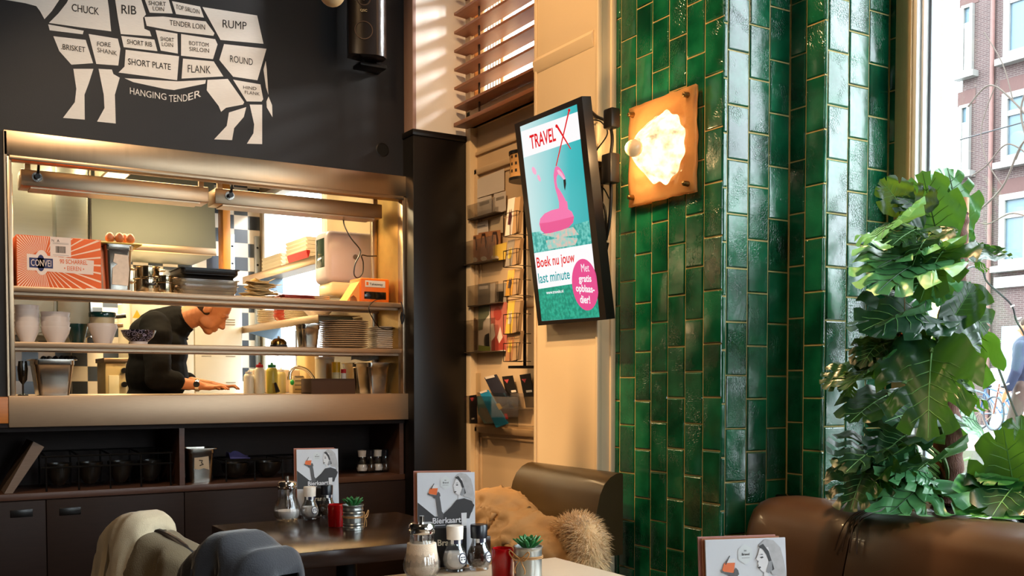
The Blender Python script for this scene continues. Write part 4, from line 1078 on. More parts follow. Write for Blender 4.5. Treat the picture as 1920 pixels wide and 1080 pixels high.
# ================================================================== LOWER SHELF OF THE HATCH
yb = V + .14
def xm(pa, pb, py, y=yb): return (ony(pa, py, y).x + ony(pb, py, y).x) / 2, (ony(pb, py, y).x - ony(pa, py, y).x) / 2
BLAB = mat('pinkish_white_bowl', '#d8cbc4', .3, var=.03, coat=.2)
def bowl_stack(pa, pb, ptop, n, label, group):
    x, r = xm(pa, pb, 600); h = .075; zt_ = ony((pa + pb) / 2, ptop, yb).z - SH2
    dz = (zt_ - h) / max(1, n - 1)
    o = MB().lathe([(0, 0), (r * .55, 0), (r * .58, .006), (r * .9, h * .6), (r, h - .003), (r, h), (r - .004, h), (r * .86, h * .6), (r * .5, .01), (0, .009)], seg=28).build('white_bowl', BLAB, local=True)
    stack(o, (x, yb, SH2 + .001), n, dz, label, 'bowl', group, .0012)
bowl_stack(27, 74, 573, 6, 'white bowl in the tall stack at the left end of the lower shelf', 'white bowls in the left stack')
bowl_stack(76, 132, 586, 4, 'white bowl in the second stack from the left on the lower shelf', 'white bowls in the second stack')
yb2 = V + .24
x, r = xm(124, 166, 620, yb2)
o = MB().lathe([(0, 0), (r * .6, 0), (r, .092), (r, .096), (r - .004, .096), (r * .58, .006), (0, .006)], seg=26).build('green_bowl', DKTEAL, loc=None, local=True); o.location = (x, yb2, SH2 + .001); tag(o, 'dark green bowl between the white bowl stacks', 'bowl')
x, r = xm(164, 220, 620); h = .085
o = MB().lathe([(0, 0), (r * .55, 0), (r * .6, .006), (r, h - .003), (r, h), (r - .004, h), (r * .52, .01), (0, .009)], seg=28).build('white_bowl', BLAB, local=True)
stack(o, (x, yb, SH2 + .001), 2, .010, 'white bowl under the green-rimmed tub', 'bowl', 'white bowls under the tub')
ztub = SH2 + .001 + .078
tb = thing('plastic_tub', 'cream tub with dark green lid standing in a white bowl', 'tub', (x, yb, ztub))
MB().lathe([(0, 0), (r * .80, 0), (r * .84, .042), (r * .84, .046), (0, .046)], seg=24).build('tub_body', mat('tub_cream', '#b8a684', .4), tb, local=True)
MB().lathe([(0, .0465), (r * .90, .0465), (r * .92, .052), (r * .92, .066), (r * .88, .07), (0, .068)], seg=24).build('lid', DKTEAL, tb, local=True)
x, r = xm(227, 292, 620, V + .13); h = .068
def pattern_material():
    m_, nt, b = newmat('blue_patterned_glaze'); L = nt.links; tc = N(nt, 'ShaderNodeTexCoord')
    vo = N(nt, 'ShaderNodeTexVoronoi', i_Scale=60.0, feature='F1'); L.new(tc.outputs['Object'], vo.inputs['Vector'])
    mt = N(nt, 'ShaderNodeMath', operation='SINE'); ml = N(nt, 'ShaderNodeMath', operation='MULTIPLY'); ml.inputs[1].default_value = 16.0
    L.new(vo.outputs['Distance'], ml.inputs[0]); L.new(ml.outputs[0], mt.inputs[0])
    cr = N(nt, 'ShaderNodeValToRGB'); cr.color_ramp.elements[0].position = .55; cr.color_ramp.elements[1].position = .8
    cr.color_ramp.elements[0].color = lin('#17151f'); cr.color_ramp.elements[1].color = lin('#9a8fa6'); L.new(mt.outputs[0], cr.inputs[0])
    L.new(cr.outputs[0], b.inputs['Base Color']); b.inputs['Roughness'].default_value = .2
    return m_
pbm = pattern_material()
pbw = thing('patterned_bowl', 'dark blue patterned bowl in front of the cook', 'bowl', (x, V + .13, SH2 + .001))
MB().lathe([(r * .45, .012), (r * .55, .016), (r * .85, h * .55), (r, h - .003), (r, h), (r - .004, h), (r * .8, h * .55), (r * .4, .016), (0, .015)], seg=32).build('bowl_body', pbm, pbw, local=True)
MB().lathe([(r * .46, 0), (r * .50, .002), (r * .52, .016), (r * .3, .016)], seg=28).build('foot_ring', BLAB, pbw, local=True)
# service bell
x, r = xm(507, 538, 640, V + .16)
be = thing('service_bell', 'small brass service bell on the lower shelf', 'bell', (x, V + .16, SH2 + .001))
MB().lathe([(0, 0), (r, 0), (r, .010), (r * .95, .014), (0, .014)], seg=22).build('base', BLACKPL, be, local=True)
MB().lathe([(r * .95, .015), (r * .9, .03), (r * .6, .044), (0, .050)], seg=22).build('dome', mat('bell_brass', '#8a7446', .2, 1), be, local=True)
MB().lathe([(0, .049), (.006, .05), (.007, .056), (0, .060)], seg=10).build('button', CHROME, be, local=True)
x0, x1 = ony(563, 630, V + .12).x, ony(603, 630, V + .12).x
gn_pan('steel_container', 'small steel container between the bell and the plates', x0, x1, V + .10, V + .24, SH2 + .001, ony(583, 608, V + .12).z)
PLB = mat('beige_plate_glaze', '#cdb596', .3, var=.1, coat=.2)
x, r = xm(602, 687, 630, V + .17)
ztp = ony(644, 597, V + .17).z; npl = 13
dz = (ztp - SH2 - .02) / npl
stack(MB().lathe([(0, .002), (r * .55, .002), (r * .57, 0), (r * .62, .002), (r * .72, .006), (r, .011), (r + .001, .0125), (r, .014), (r * .7, .009), (0, .007)], seg=36).build('plate', PLB, local=True), (x, V + .17, SH2 + .001), npl, dz, 'beige dinner plate in the big stack on the lower shelf', 'plate', 'beige dinner plates in the big stack', .0025)
x, r = xm(690, 746, 630, V + .17)
ztp = ony(716, 609, V + .17).z; npl = 11; dz = (ztp - SH2 - .016) / npl
stack(MB().lathe([(0, .002), (r * .8, .002), (r * 1.12, .010), (r * 1.12, .013), (r * .8, .006), (0, .006)], seg=4, M=Matrix.Rotation(R(45), 4, 'Z')).build('square_plate', CERAM, local=True), (x + .004, V + .17, SH2 + .001), npl, dz, 'white square plate stacked at the right end of the lower shelf', 'plate', 'white square plates at the right end', .0015)
for o in bpy.data.objects:
    if o.name.startswith('square_plate'): o.rotation_euler = (0, 0, rnd.uniform(-.03, .03))

# ================================================================== ON THE STEEL COUNTER
yc = V + .14
x0, x1 = ony(57, 700, yc).x, ony(143, 700, yc).x
zt3 = ony(100, 674, yc).z
g3 = gn_pan('steel_container', 'large steel food container at the left end of the counter', x0, x1, yc - .06, yc + .18, CT + .001, zt3, taper=.02, lip=.012)
mm_ = MB()
for k in range(7):
    a = k * .9; mm_.tube(catmull([((x0 + x1) / 2 - .05 + .02 * k, yc + .03 * math.sin(a), zt3 - .03), ((x0 + x1) / 2 - .04 + .022 * k, yc + .05 * math.cos(a), zt3 + .008), ((x0 + x1) / 2 - .02 + .02 * k, yc + .06 * math.sin(a + 1), zt3 + .003)], 4), .008, 6)
fo = mm_.build('serving_tongs', BLACKPL); tag(fo, 'tangle of dark serving tongs in the large steel container', 'tongs')
cf = thing('glass_carafe', 'tall dark glass goblet left of the large steel container', 'glass', (ony(42, 720, yc).x + .002, yc, CT + .001))
MB().lathe([(0, 0), (.022, 0), (.022, .004), (.004, .01), (.004, .05), (.018, .07), (.022, .12), (.018, .155), (.016, .155), (.020, .12), (.016, .072), (0, .06)], seg=22).build('goblet', mat('dark_glass', '#241d12', .06, var=.05, trans=.5), cf, local=True)
# sauce bottles, far side of the counter
def sauce(px, py, y, r, h, body, capm, label, cone=True, group='sauce bottles'):
    p = ony(px, py, y); t = thing('sauce_bottle', label, 'bottle', (p.x, y, CT + .001), group=group)
    MB().lathe([(0, 0), (r * .95, 0), (r, .006), (r, h * .70), (r * .88, h * .80), (r * .66, h * .84), (0, h * .84)], seg=20).build('bottle_body', body, t, local=True)
    if capm: MB().lathe([(0, h * .845), (r * .70, h * .845), (r * .70, h * .93), (r * .25, h * .94), (r * .16, h), (0, h)], seg=18).build('cap', capm, t, local=True)
    return t
SA1 = mat('pale_mayonnaise_bottle', '#f5ecd0', .35, var=.04); SA2 = mat('yellow_green_sauce_bottle', '#d3c552', .35, var=.06); SA3 = mat('dull_yellow_bottle', '#dccb84', .35)
ysb = V + .42
sauce(467, 715, ysb, .028, .125, SA1, WHITEPL, 'pale cream sauce bottle at the far left of the bottle row')
sauce(487, 715, ysb - .03, .027, .165, SA1, REDP, 'cream sauce bottle with a red cap')
sauce(510, 715, ysb - .02, .030, .165, SA2, mat('green_cap', '#1d7a3c', .4), 'yellow-green sauce bottle with a green cap')
sauce(527, 715, ysb + .06, .026, .140, SA3, WHITEPL, 'dull yellow sauce bottle behind the black spatula')
sp_ = MB().tube([ony(521, 735, V + .33), ony(516, 718, V + .35)], [.012, .007], 6).build('spatula_handle', BLACKPL); tag(sp_, 'short black spatula handle leaning against the green-capped bottle', 'spatula')
# tap
tp = thing('kitchen_tap', 'curved chrome tap rising behind the brown box', 'tap', (ony(588, 735, V + .5).x, V + .5, CT))
def yt(px, py): p = ony(px, py, V + .5); return (p.x, V + .5, p.z)
MB().tube(catmull([yt(592, 737), yt(591, 716), yt(578, 697), yt(565, 690), yt(553, 689), yt(545, 697), yt(543, 709)], 8), .0105, 10).build('spout', CHROME, tp)
MB().cyl(yt(543, 706), yt(543, 712), .013).build('nozzle', CHROME, tp)
# green and yellow tagged box of switches
kp = thing('labelled_power_strip', 'beige switch box with green knob behind the tap', 'switch box', (ony(560, 720, V + .56).x, V + .56, CT))
a, b_ = ony(549, 730, V + .56), ony(571, 705, V + .56)
MB().box(a.x, b_.x, V + .56, V + .63, CT + .001, b_.z, b=.004).build('case', mat('switch_box_beige', '#bfae84', .5), kp)
for k in range(4): MB().box(a.x + .012, b_.x - .008, V + .5575, V + .561, CT + .018 + k * .024, CT + .026 + k * .024).build('label_strip', mat('strip_grey', '#7b6f5a', .6), kp)
q = ony(548, 717, V + .55); MB().ball((q.x, V + .552, q.z), (.012, .01, .016), 12, 8).build('green_knob', mat('knob_green', '#1d9a4a', .3), kp)
ys_ = thing('yellow_sponge', 'small yellow sponge beside the brown box', 'sponge', (ony(575, 716, V + .3).x, V + .3, CT))
q = ony(575, 717, V + .34); MB().box(q.x - .016, q.x + .016, V + .33, V + .36, CT + .001, q.z + .008, b=.005).build('sponge_body', mat('sponge_yellow', '#e0b81e', .8, bump=.2), ys_)
MB().box(q.x - .016, q.x + .016, V + .329, V + .361, CT + .0005, CT + .012, b=.003).build('scouring_pad', mat('scourer', '#2e3428', .9), ys_)
# brown box with bottles
x0, x1 = ony(584, 725, V + .12).x, ony(666, 725, V + .12).x; zb_ = ony(640, 710, V + .12).z
cb_ = thing('brown_box', 'open dark brown box holding bottles on the counter', 'box', ((x0 + x1) / 2, V + .2, CT))
BRB = mat('brown_kraft_box', '#4a3324', .8, var=.1)
for a, b_, c_, d_ in ((x0, x1, V + .12, V + .126), (x0, x1, V + .27, V + .276), (x0, x0 + .005, V + .126, V + .27), (x1 - .005, x1, V + .126, V + .27)):
    MB().box(a, b_, c_, d_, CT + .001, zb_, b=.001).build('box_wall', BRB, cb_)
MB().box(x0, x1, V + .126, V + .27, CT + .001, CT + .006).build('box_bottom', BRB, cb_)
def jar(px, y, r, z0, z1, matb, matc, label, name='plastic_jar', cap=.02):
    x = ony(px, 700, y).x
    t = thing(name, label, 'jar', (x, y, z0)); h = z1 - z0
    MB().lathe([(0, 0), (r, 0), (r, h - cap), (r * .9, h - cap), (0, h - cap)], seg=20).build('jar_body', matb, t, local=True)
    MB().lathe([(0, h - cap + .0005), (r * 1.02, h - cap + .0005), (r * 1.02, h), (0, h)], seg=20).build('cap', matc, t, local=True)
YEL = mat('yellow_cap', '#dba81a', .4)
jar(630, V + .20, .022, CT + .007, ony(630, 679, V + .20).z, mat('jar_cream', '#e3d3a2', .4), YEL, 'cream shaker with a tall yellow lid in the brown box', cap=.055)
jar(644, V + .165, .014, CT + .007, ony(644, 692, V + .165).z, WHITEPL, REDP, 'small white bottle with red cap in the brown box', cap=.022)
jar(609, V + .34, .052, CT + .001, ony(609, 669, V + .34).z, mat('tub_white', '#e2d2ac', .4, var=.03), WHITEPL, 'big cream canister behind the brown box', name='canister', cap=.012)
bx2 = MB().box(ony(573, 700, V + .62).x, ony(600, 700, V + .62).x, V + .62, V + .78, CT + .001, CT + .24, b=.02, seg=3); tag(bx2.build('plastic_canister', mat('canister_cream', '#dcc48e', .4, var=.04)), 'squarish cream canister behind the curved tap', 'canister')
fb_ = MB().box(ony(470, 700, V + .75).x, ony(560, 700, V + .75).x, V + .72, V + .79, CT + .001, CT + .135, b=.01); tag(fb_.build('foil_box', mat('foil_box_white', '#d9cbb9', .6, var=.05)), 'long pale box lying behind the sauce bottles', 'box')
# containers right
x0, x1 = ony(681, 710, V + .12).x, ony(729, 710, V + .12).x
gn_pan('steel_container', 'round-edged steel container at the right end of the counter', x0, x1, V + .06, V + .26, CT + .001, ony(700, 680, V + .1).z, taper=.016)
x0b, x1b = ony(655, 710, V + .34).x, ony(688, 710, V + .34).x
gn_pan('steel_container', 'steel container half hidden behind the brown box', x0b, x1b, V + .29, V + .48, CT + .001, ony(670, 680, V + .3).z, taper=.016)
def nwp(u, v):
    p0 = ony(655, 678, V + .30); p1 = ony(706, 678, V + .30)
    return (p0.x + (p1.x - p0.x) * u, V + .27 + .02 * math.sin(u * 6), ony(680, 678, V + .30).z + .006 + v * .065 + .006 * math.sin(u * 9))
o = MB().grid(10, 4, nwp).build('newspaper_page', mat('newsprint', '#b9b2a2', .8, var=.35, scale=60)); o.modifiers.new('t', 'SOLIDIFY').thickness = .003
tag(o, 'crumpled printed paper sticking up behind the right steel container', 'paper')
# ================================================================== IN THE OPEN SHELF BELOW
ys0 = V + .02
tl = thing('leaning_board', 'pale board leaning in the dark shelf at far left', 'board', (ony(20, 925, ys0).x, V + .1, ZB))
A = ony(8, 922, ys0); B = ony(20, 922, ys0); Cc = ony(83, 838, ys0); D = ony(63, 828, ys0)
MB().prism([(A.x, ys0, ZB + .001), (B.x + .008, ys0, ZB + .001), (Cc.x, ys0, Cc.z), (D.x, ys0, D.z)], (0, .28, 0)).build('board', mat('pale_board', '#6b5a4e', .6, var=.25, stretch=(1, 1, 14)), tl)
rk = thing('bowl_rack', 'black wire rack holding four black bowls in the left shelf bay', 'rack', (ony(200, 900, V + .1).x, V + .12, ZB))
xr0, xr1 = ony(82, 880, ys0).x, ony(324, 880, ys0).x
zr = [ony(200, 853, ys0).z, ony(200, 873, ys0).z]
m = MB()
for z in zr: m.cyl((xr0 - .01, ys0, z), (xr1, ys0, z), .0045, seg=6)
m.cyl((xr0, ys0 + .26, zr[0] + .01), (xr1, ys0 + .26, zr[0] + .01), .0045, seg=6)
for k in range(5):
    x = xr0 + .01 + (xr1 - xr0 - .02) * k / 4
    m.cyl((x, ys0, ZB), (x, ys0, zr[0]), .004, seg=6).cyl((x, ys0, zr[0]), (x, ys0 + .26, zr[0] + .01), .005, seg=6).cyl((x, ys0 + .26, ZB), (x, ys0 + .26, zr[0] + .01), .004, seg=6)
m.build('wire_frame', BLACKMT, rk)
for k in range(4):
    x = xr0 + .01 + (xr1 - xr0 - .02) * (k + .5) / 4; r = (xr1 - xr0) / 8 - .012
    o = MB().lathe([(0, 0), (r * .35, .004), (r * .8, .04), (r, .10), (r, .104), (r - .005, .104), (r * .76, .045), (0, .01)], seg=26).build('black_bowl', mat('black_bowl_glaze', '#16130f', .3, coat=.3), local=True)
    o.location = (x, ys0 + .13, ZB + .012)
    tag(o, ('black bowl in the wire rack, nearest the leaning board', 'black bowl in the wire rack, second from the leaning board', 'black bowl in the wire rack, third from the leaning board', 'black bowl in the wire rack, nearest the middle divider')[k], 'bowl', 'black bowls in the rack')
x0, x1 = ony(348, 870, V + .05).x, ony(411, 870, V + .05).x
zg = ony(380, 841, V + .05).z
gp = gn_pan('steel_container', 'steel container with torn paper label in the right shelf bay', x0 + .004, x1, V + .05, V + .21, ZB + .001, zg, lip=.014)
m = MB(); xm_, zm = (x0 + x1) / 2, (ZB + zg) / 2 + .015
m.poly([(xm_ + a, V + .0665, zm + c) for a, c in ((-.035, -.03), (-.015, -.034), (.01, -.028), (.036, -.036), (.034, .03), (.0, .026), (-.034, .024))])
m.build('torn_label', mat('torn_label_paper', '#b5a690', .8), gp, flat=True)
m = MB().tube([(xm_ - .012, V + .064, zm + .012), (xm_ + .004, V + .064, zm + .010), (xm_ - .002, V + .064, zm), (xm_ + .008, V + .064, zm - .008), (xm_ - .01, V + .064, zm - .014)], .0022, 5); m.build('handwritten_number', INK, gp)
x0, x1 = ony(424, 870, V + .05).x, ony(545, 870, V + .05).x
zt4 = ony(480, 862, V + .05).z
tk = thing('black_tray_rack', 'black tray with round bowls hanging below in the right shelf bay', 'rack', ((x0 + x1) / 2, V + .15, ZB))
m = MB()
for a in (V + .05, V + .30): m.cyl((x0, a, zt4), (x1 + .1, a, zt4), .005, seg=6)
for k in range(4):
    x = x0 + (x1 + .1 - x0) * k / 3; m.cyl((x, V + .05, ZB), (x, V + .05, zt4), .004, seg=6).cyl((x, V + .05, zt4), (x, V + .3, zt4), .004, seg=6).cyl((x, V + .3, ZB), (x, V + .3, zt4), .004, seg=6)
m.build('wire_frame', BLACKMT, tk)
for k in range(2):
    r = .07; o = MB().lathe([(0, 0), (r * .4, .004), (r * .85, .035), (r, .075), (r, .079), (r - .005, .079), (r * .8, .04), (0, .008)], seg=26).build('black_bowl', MATS['black_bowl_glaze'], local=True)
    o.location = (x0 + .08 + k * .17, V + .175, ZB + .004); tag(o, ('black bowl under the tray rack, left one', 'black bowl under the tray rack, right one')[k], 'bowl', 'black bowls under the tray rack')
rg = random.Random(5); m = MB()
p = ony(435, 858, V + .12)
m.grid(8, 8, lambda u, v: (p.x - .02 + u * .10, V + .08 + v * .08, zt4 + .008 + .03 * max(0, nz((u * 3, v * 3, 1))) + .03 * (1 - u) * math.sin(v * 3)))
o = m.build('blue_cloth', mat('blue_cloth', '#3a3a6e', .8, var=.2)); o.modifiers.new('t', 'SOLIDIFY').thickness = .003; tag(o, 'crumpled blue-violet cloth on the black tray rack', 'cloth')
# ================================================================== SCREEN ON THE COLUMN
Xb = UC - .055
BL_, BR_ = onx(1010, 610.5, Xb), onx(1138, 602, Xb)
TL_ = ony(965.5, 230.5, BL_.y); TR_ = ony(1092, 183, BR_.y)
O = Vector((Xb, BL_.y, BL_.z)); EY = Vector((0, BR_.y - BL_.y, 0)); EZ = Vector(((TL_.x + TR_.x) / 2 - Xb, 0, (TL_.z + TR_.z) / 2 - BL_.z))
NT = EZ.cross(EY).normalized()
if NT.x > 0: NT = -NT
def tvp(px, py, d=0.0):
    r_ = ray(px, py); o = Vector((0, 0, EYE)); t = (O + NT * d - o).dot(NT) / r_.dot(NT)
    return o + r_ * t
tv = thing('advertising_screen', 'lit upright advertising screen with a pink flamingo on the cream column', 'screen', (UC, (BL_.y + BR_.y) / 2, BL_.z))
m = MB(); bk = -NT * .042
BEZ = mat('screen_bezel', '#15100e', .3, var=.1)
m.prism([O, O + EY, O + EY + EZ, O + EZ], bk); m.build('case', BEZ, tv)
S = [(975, 237.5), (1081.5, 195.5), (1124.3, 594.5), (1015.7, 601.8)]
m = MB(); oc = [O + EZ, O + EY + EZ, O + EY, O]
ins = [tvp(*p, .003) for p in S]; out_ = [p + NT * .003 for p in oc]
for i in range(4):
    j = (i + 1) % 4; m.add([out_[i], out_[j], ins[j], ins[i]], [(0, 1, 2, 3)]); m.add([oc[i], oc[j], out_[j], out_[i]], [(0, 1, 2, 3)])
m.build('bezel', BEZ, tv, flat=True)
def Z4(x, y): return (960 + x / 4.695, 170 + y / 4.695)
def Z5(x, y): return (990 + x / 4.5, 380 + y / 4.5)
ES = 1.0
def grad_emit(name, stops, axis=1):
    m_, nt, b = newmat(name); L = nt.links; tc = N(nt, 'ShaderNodeTexCoord'); sp = N(nt, 'ShaderNodeSeparateXYZ'); L.new(tc.outputs['Generated'], sp.inputs[0])
    nzz = N(nt, 'ShaderNodeTexNoise', i_Scale=3.0); L.new(tc.outputs['Generated'], nzz.inputs['Vector'])
    cr = N(nt, 'ShaderNodeValToRGB'); els = cr.color_ramp.elements
    els[0].position = stops[0][0]; els[0].color = lin(stops[0][1]); els[1].position = stops[-1][0]; els[1].color = lin(stops[-1][1])
    for p, c in stops[1:-1]: e = els.new(p); e.color = lin(c)
    ad = N(nt, 'ShaderNodeMath', operation='MULTIPLY_ADD'); ad.inputs[1].default_value = .75
    mu = N(nt, 'ShaderNodeMath', operation='MULTIPLY'); mu.inputs[1].default_value = .25; L.new(sp.outputs[2], mu.inputs[0])
    L.new(sp.outputs[axis], ad.inputs[0]); L.new(mu.outputs[0], ad.inputs[2]); L.new(ad.outputs[0], cr.inputs[0])
    b.inputs['Base Color'].default_value = (0, 0, 0, 1); b.inputs['Roughness'].default_value = .3
    L.new(cr.outputs[0], b.inputs['Emission Color']); b.inputs['Emission Strength'].default_value = ES
    return m_
def noisy_emit(name, c0, c1, scale, lo=.4, hi=.65):
    m_, nt, b = newmat(name); L = nt.links; tc = N(nt, 'ShaderNodeTexCoord'); nzz = N(nt, 'ShaderNodeTexNoise', i_Scale=scale, i_Detail=6.0); L.new(tc.outputs['Object'], nzz.inputs['Vector'])
    cr = N(nt, 'ShaderNodeValToRGB'); cr.color_ramp.elements[0].position = lo; cr.color_ramp.elements[1].position = hi
    cr.color_ramp.elements[0].color = lin(c0); cr.color_ramp.elements[1].color = lin(c1); L.new(nzz.outputs['Fac'], cr.inputs[0])
    b.inputs['Base Color'].default_value = (0, 0, 0, 1); L.new(cr.outputs[0], b.inputs['Emission Color']); b.inputs['Emission Strength'].default_value = ES; b.inputs['Roughness'].default_value = .3
    return m_
# picture on the screen; generated coordinate runs along y (near edge = right)
sky_s = grad_emit('screen_sky', [(0.0, '#12aaae'), (.35, '#43bcc0'), (.62, '#9bd7d9'), (1.0, '#d8ecec')])
m = MB().poly([tvp(*p, .0012) for p in S]); disp = m.build('display', sky_s, tv, flat=True)
E_W = emit('screen_white', '#fdfbfc', ES); E_R = emit('screen_red', '#e3101c', ES); E_P = emit('screen_pink', '#e9508f', ES); E_P2 = emit('screen_flamingo_pink', '#f477ae', ES); E_P3 = emit('screen_deep_pink', '#ea5a94', ES)
E_T = emit('screen_teal', '#0f9fa3', ES); E_K = emit('screen_black', '#161a1c', ES); E_SEA = noisy_emit('screen_sea', '#1f9e96', '#7fd6cc', 60); E_G = noisy_emit('screen_deep_sea', '#0f8a72', '#2fb394', 70)
E_B = noisy_emit('screen_pink_reflection', '#8fd0c6', '#e8bcae', 50); E_L = emit('screen_light_pink', '#f9b3d0', ES)
ml = [E_W, E_R, E_P, E_P2, E_P3, E_T, E_K, E_SEA, E_G, E_B, E_L]
m = MB()
def pp(pts, i, d, z): m.use(i).poly([tvp(*z(x, y), d) for x, y in pts])
pp([(30, 252), (100, 243), (110, 262), (390, 186), (480, 160), (517, 148), (540, 346), (48, 428)], 7, .0016, Z5)
pp([(110, 268), (380, 205), (430, 270), (300, 290), (420, 300), (400, 355), (170, 395), (150, 320), (250, 300)], 9, .0018, Z5)
pp([(265, -10), (330, -12), (338, 50), (280, 60)], 3, .0020, Z5)
pp([(372, 700), (380, 672), (400, 664), (420, 678), (440, 705), (462, 745), (472, 780), (455, 785), (430, 755), (405, 735), (393, 760), (391, 800), (400, 848), (432, 892), (465, 950), (482, 992), (492, 1040), (414, 1040), (414, 985), (398, 920), (380, 862), (370, 800), (366, 745)], 3, .0022, Z4)
pp([(395, 700), (412, 695), (440, 725), (462, 765), (468, 780), (455, 784), (430, 752), (408, 730)], 10, .0024, Z4)
pp([(452, 785), (472, 778), (476, 820), (466, 880), (458, 850), (455, 820)], 6, .0026, Z4)
body = [(95, 180), (103, 135), (140, 92), (200, 63), (270, 46), (330, 49), (370, 76), (388, 120), (381, 168), (345, 208), (270, 236), (190, 256), (140, 261), (108, 232)]
pp(body, 3, .0021, Z5)
pp([(100, 175), (180, 165), (290, 140), (388, 115), (381, 168), (345, 208), (270, 236), (190, 256), (140, 261), (108, 232)], 4, .0023, Z5)
for cx_, cy_, rx_, ry_ in ((195, 705, 18, 35), (238, 770, 13, 30)): pp([(x + (y - cy_) * .3, y) for x, y in circle(cx_, cy_, rx_, ry_, 14)], 10, .0018, Z4)
pp([(80, 361), (578, 185), (603, 426), (103, 591)], 0, .0018, Z4)
pp([(48, 427), (540, 345), (573, 655), (83, 730)], 0, .0026, Z5)
pp([(83, 730), (573, 655), (605, 964), (116, 997)], 8, .0026, Z5)
cl = []
for x, y in circle(482, 692, 110, 218, 40):
    x += (y - 692) * .09; xm2 = 556 + (y - 480) * .112
    cl.append((min(x, xm2 + 6), y))
pp(cl, 2, .003, Z5)
def bar(p0, p1, w0, w1, i, d, z):
    a, b_ = Vector(p0), Vector(p1); n_ = (b_ - a).orthogonal().normalized() if False else Vector((-(b_ - a).y, (b_ - a).x)).normalized()
    pp([tuple(a + n_ * w0), tuple(b_ + n_ * w1), tuple(b_ - n_ * w1), tuple(a - n_ * w0)], i, d, z)
bar((503, 172), (388, 664), 6, 4, 1, .0034, Z4); bar((392, 305), (518, 515), 9, 4, 1, .0034, Z4)
pp(circle(503, 172, 11, 14, 12), 1, .0035, Z4); pp(circle(392, 312, 11, 16, 12), 1, .0035, Z4)
def stext(s_, a, b_, cap, i, z, off=.02, d=.0036):
    x0, y0 = z(*a); x1, y1 = z(*b_); k = 4.695 if z is Z4 else 4.5
    m.use(i).text(s_, lambda u, v: tvp(u - .11 * (v + y0), -v, d), x0, x1, -y0, cap / k, slope=-(y1 - y0) / (x1 - x0), off=off)
stext('TRAVEL', (165, 515), (397, 437), 118, 1, Z4)
stext('Boek nu jouw', (78, 548), (402, 498), 84, 1, Z5, .015); stext('last minute', (92, 681), (360, 641), 84, 5, Z5, .012)
stext('www.travelx.nl', (155, 772), (301, 757), 26, 0, Z5, .02)
stext('Met', (452, 584), (519, 580), 68, 0, Z5, .025); stext('gratis', (430, 668), (537, 667), 58, 0, Z5, .025); stext('opblaas-', (406, 748), (563, 759), 60, 0, Z5, .025); stext('dier!', (442, 845), (526, 850), 64, 0, Z5, .025)
m.build('display_picture', ml, tv, flat=True)
# bracket and cables behind the screen
m = MB(); mid = O + EY * .6 + EZ * .5
m.box(mid.x + .04, UC - .001, BR_.y + .10, BR_.y + .16, mid.z - .05, mid.z + .22); m.build('wall_bracket', BLACKMT, tv)
m = MB().box(UC - .05, UC - .002, BR_.y - .015, BR_.y + .05, 2.06, 2.18, b=.006); m.build('power_block', BLACKPL, tv)
MB().box(UC - .05, UC - .004, BR_.y - .02, BR_.y + .04, 2.28, 2.36, b=.008).build('power_block', BLACKPL, tv)
def ucp(px, py, d=.015): return tuple(onx(px, py, UC - d))
for pts, r_, mt_ in ((((1097, 197), (1118, 218), (1140, 230), (1148, 260), (1143, 310), (1146, 360), (1142, 420), (1136, 450)), .007, BLACKPL),
                     (((1104, 225), (1126, 228), (1139, 250), (1120, 280), (1108, 300)), .003, BLACKPL),
                     (((1106, 300), (1138, 326), (1126, 345), (1112, 352), (1130, 352), (1142, 372)), .003, BLACKPL),
                     (((1110, 320), (1113, 350), (1116, 385), (1122, 405), (1130, 420)), .006, mat('pale_cable_jacket', '#c9a468', .4)),
                     (((1117, 370), (1128, 400), (1130, 440), (1126, 470), (1134, 478), (1140, 455)), .006, BLACKPL),
                     (((1122, 372), (1134, 392), (1136, 430), (1132, 458)), .006, BLACKPL), (((1118, 380), (1124, 410), (1128, 445), (1124, 460)), .008, BLACKPL)):
    MB().tube(catmull([ucp(*p) for p in pts], 8), r_, 7).build('cable', mt_, tv)

